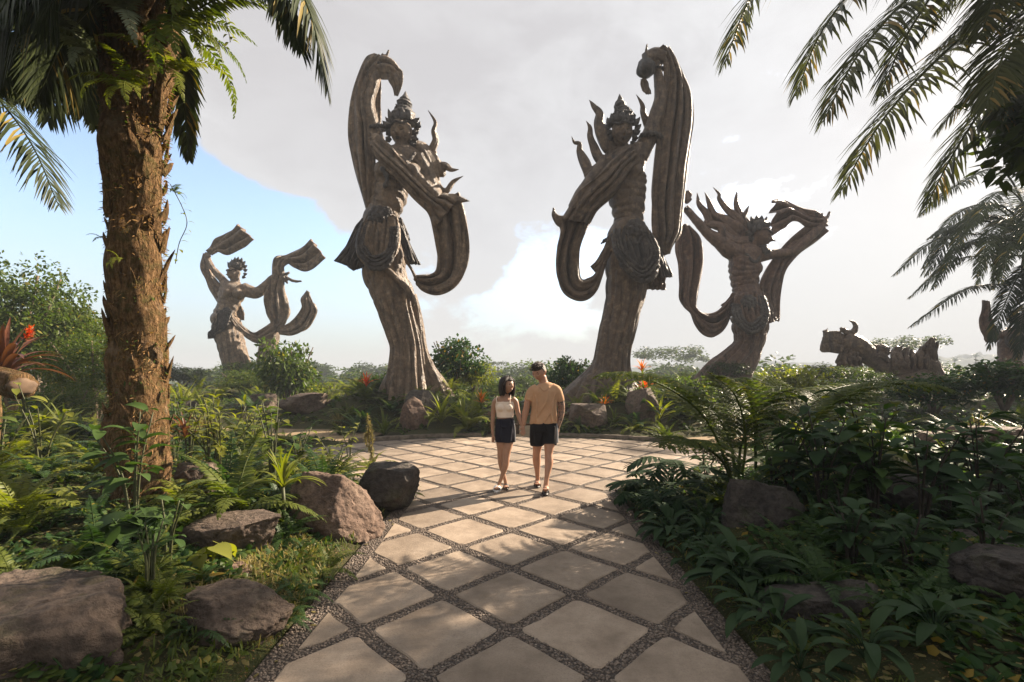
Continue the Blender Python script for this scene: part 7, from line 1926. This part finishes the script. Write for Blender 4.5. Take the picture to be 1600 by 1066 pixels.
for k, (xp, Y, yt, r, rz, m_) in enumerate(((790, 46, 586, 2.6, 2.2, 0), (830, 52, 582, 3.0, 2.4, 1), (868, 44, 578, 2.4, 2.4, 2), (900, 58, 576, 3.2, 2.6, 0), (760, 60, 590, 2.8, 2.0, 1), (812, 66, 578, 3.4, 2.4, 2))):
    tree(('hazy round tree behind the couple', )[0], xp, Y, yt - 6, r, rz, FM[m_], -4.5 if Y < 55 else -6.5, 'hazy trees behind the couple')
for k in range(44):
    Y = random.uniform(42, 95); xp = random.uniform(-300, 1900)
    tree('hazy tree in the wooded skyline', xp, Y, random.uniform(560, 582), random.uniform(2.6, 4.2), random.uniform(1.8, 2.8), FM[k % 3], -4.5 - (Y - 48) * .07, 'hazy skyline trees')
for k in range(9):
    xp = 1330 + 32 * k + random.uniform(-8, 8) if k > 2 else 1340 + 40 * k; Y = 150 + 20 * random.random(); X = at(xp, Y)
    t_ = thing('coconut_palm', 'tiny coconut palm sticking out of the far wood at right', 'palm tree', (X, Y, -9), 'far coconut palms'); h = zz(random.uniform(558, 570), Y) + 9
    mb = MB(); add_tube(mb, spline([(0, 0, 0), (.3, 0, h * .5), (.1, 0, h)], 10), .18, 6); mb.build('trunk', M_bark, t_)
    for q in range(12):
        inst('frond', FERN['fern_dark'][q % 2 * 3], t_, q * .53, 2.6, random.uniform(-.3, .4), (.1, 0, h))
# the far wood: one mass
C, Rr = [], []
for k in range(1500):
    Y = 90 + 260 * random.random() ** 1.2; X = random.uniform(-1.25, 1.25) * Y
    r_ = random.uniform(2.5, 5.5); C.append((X, Y, random.uniform(-9, -2.5) + 1.2 * mnoise.noise(Vector((X * .02, Y * .02, 1))) + (Y - 90) * .012)); Rr.append(r_)
o = link('far_wood', leaf_cloud(C, Rr, 32, 1.7, 1.15, M_tree, 'far_wood')); tag(o, kind='stuff')
def hill(cx, cy, rx, ry, h, seed):
    xs_, ys_ = np.meshgrid(np.linspace(-1, 1, 120), np.linspace(-1, 1, 50)); r2 = np.clip(1 - xs_ ** 2 - ys_ ** 2, 0, 1)
    nz = np.array([[mnoise.noise(Vector((x * 4 + seed, y * 4, 1))) * .35 + mnoise.noise(Vector((x * 34 + seed, y * 20, 2))) * .10 + mnoise.noise(Vector((x * 80 + seed, y * 50, 3))) * .05 for x, y in zip(a, b_)] for a, b_ in zip(xs_, ys_)])
    Z = -13 + h * r2 ** .8 * (1 + nz); mb = MB(); mb.add(np.stack([cx + xs_ * rx, cy + ys_ * ry, Z], -1).reshape(-1, 3), grid_faces(50, 120)); tag(mb.build('hill', M_hill), kind='structure')
M_hill = plain_mat('forest_hill', (0.035, 0.05, 0.02), .95, .1, .6, .09, .6)
hill(330, 330, 150, 60, 25, 1); hill(190, 420, 170, 60, 21, 5); hill(-300, 400, 230, 60, 17, 9); hill(40, 500, 300, 60, 19, 12)

# wooden rail seen between the two people
t_ = thing('wooden_railing', 'low dark wooden railing beyond the court between the couple', 'railing', (0.25, 12.9, -.05))
M_wood = plain_mat('rail_wood', (0.10, 0.062, 0.035), .8, .3, .4, 6, .4)
for x in (-.85, -.1, .65, 1.25):
    mb = MB(); add_tube(mb, [(x, 0, -.1), (x, 0, .3), (x, 0, .62)], (.045, .042, .04), 10); mb.build('post', M_wood, t_)
for z_ in (.28, .54):
    mb = MB(); add_tube(mb, [(-1.0, -.06, z_), (.2, -.06, z_ + .01), (1.4, -.06, z_)], .03, 10); mb.build('rail', M_wood, t_)

# haze -------------------------------------------------------------------
hz = NT('haze_air')
hz.t.nodes.remove(hz.p)
pv = hz.t.nodes.new('ShaderNodeVolumePrincipled')
pv.inputs['Color'].default_value = (0.50, 0.55, 0.62, 1)
pv.inputs['Density'].default_value = HAZE
pv.inputs['Anisotropy'].default_value = 0.0
hz.t.links.new(pv.outputs[0], hz.out.inputs['Volume'])
x0, x1, y0, y1, z0, z1 = -700, 700, -250, 800, -15.6, 15.9
mb = MB(); mb.add([(x, y, z) for x in (x0, x1) for y in (y0, y1) for z in (z0, z1)], [(0, 1, 3, 2), (4, 6, 7, 5), (0, 4, 5, 1), (2, 3, 7, 6), (0, 2, 6, 4), (1, 5, 7, 3)])
tag(mb.build('haze', hz.m, None, False), kind='stuff')

# ------------------------------------------------------------------ tell the filler plants apart by what they stand beside
MARKS = [('the big palm trunk', -3.7, 4.8), ('the sunlit boulder', -1.74, 4.85), ('the flat-topped slab', -2.29, 3.95), ('the bottom left corner rock', -2.57, 2.55), ('the low left rock', -1.76, 2.98),
         ('the dark angular rock', -1.45, 5.85), ('the slanted boulder', 2.35, 4.6), ('the sloping rock at right', 2.06, 3.12), ('the layered rock at right', 3.89, 3.95), ('the giant fern', 2.6, 5.6),
         ('the left tall statue', -3.28, 15.5), ('the right tall statue', 2.97, 15.5), ('the reddish statue', 9.43, 21), ('the far left statue', -14.5, 26), ('the reclining statue', 17.1, 22),
         ('the upright boulder', -2.49, 12.55), ('the pointed grey rock', -6.39, 15.2), ('the rock ledge', 8.33, 8.3), ('the pale angular rock', 1.95, 12.75), ('the stump', -6.96, 6.6)]
KIND = {'ferns among the near left rocks': 'low dark fern', 'ferns around the palm trunk foot': 'sunlit fern', 'broad weeds around the palm trunk foot': 'broad-leaved weed', 'ferns before the left sand path': 'garden fern',
        'ferns in the right foreground bed': 'low dark fern', 'ferns in the middle of the right bed': 'shaded fern', 'broad plants in the right bed': 'dark broad-leaved plant', 'ferns below the right hand statues': 'slope fern',
        'ferns on the left statue mound': 'mound fern', 'ferns on the right statue mound': 'mound fern', 'ferns beyond the left sand path': 'large fern', 'low bushes behind the statues': 'low bush', 'ferns behind the statues': 'coarse fern',
        'clumps along the right walkway edge': 'glossy leaf clump', 'small ferns along the left walkway edge': 'small fern', 'grass tufts along the left walkway edge': 'narrow grass tuft'}
ORD = ['', 'second', 'third', 'fourth', 'fifth', 'sixth', 'seventh', 'eighth', 'ninth', 'tenth', 'eleventh', 'twelfth', 'thirteenth', 'fourteenth', 'fifteenth', 'sixteenth', 'seventeenth', 'eighteenth', 'nineteenth', 'twentieth']
sets = {}
for o in col.objects:
    k = KIND.get(o.get('group'))
    if k is None: continue
    x, y = o.location.x, o.location.y
    d, name, mx, my = min((math.hypot(x - a, y - b), n_, a, b) for n_, a, b in MARKS)
    rel = ('right of' if x > mx else 'left of') if abs(x - mx) > abs(y - my) else ('behind' if y > my else 'in front of')
    sets.setdefault((k, rel, name), []).append((d, o.name, o))
for (k, rel, name), lst in sets.items():
    for i, (d, _, o) in enumerate(sorted(lst)):
        o['label'] = f'{k} {rel} {name}' + (', closest of its kind' if i == 0 and len(lst) > 1 else f', {ORD[i]} closest of its kind' if i else '')
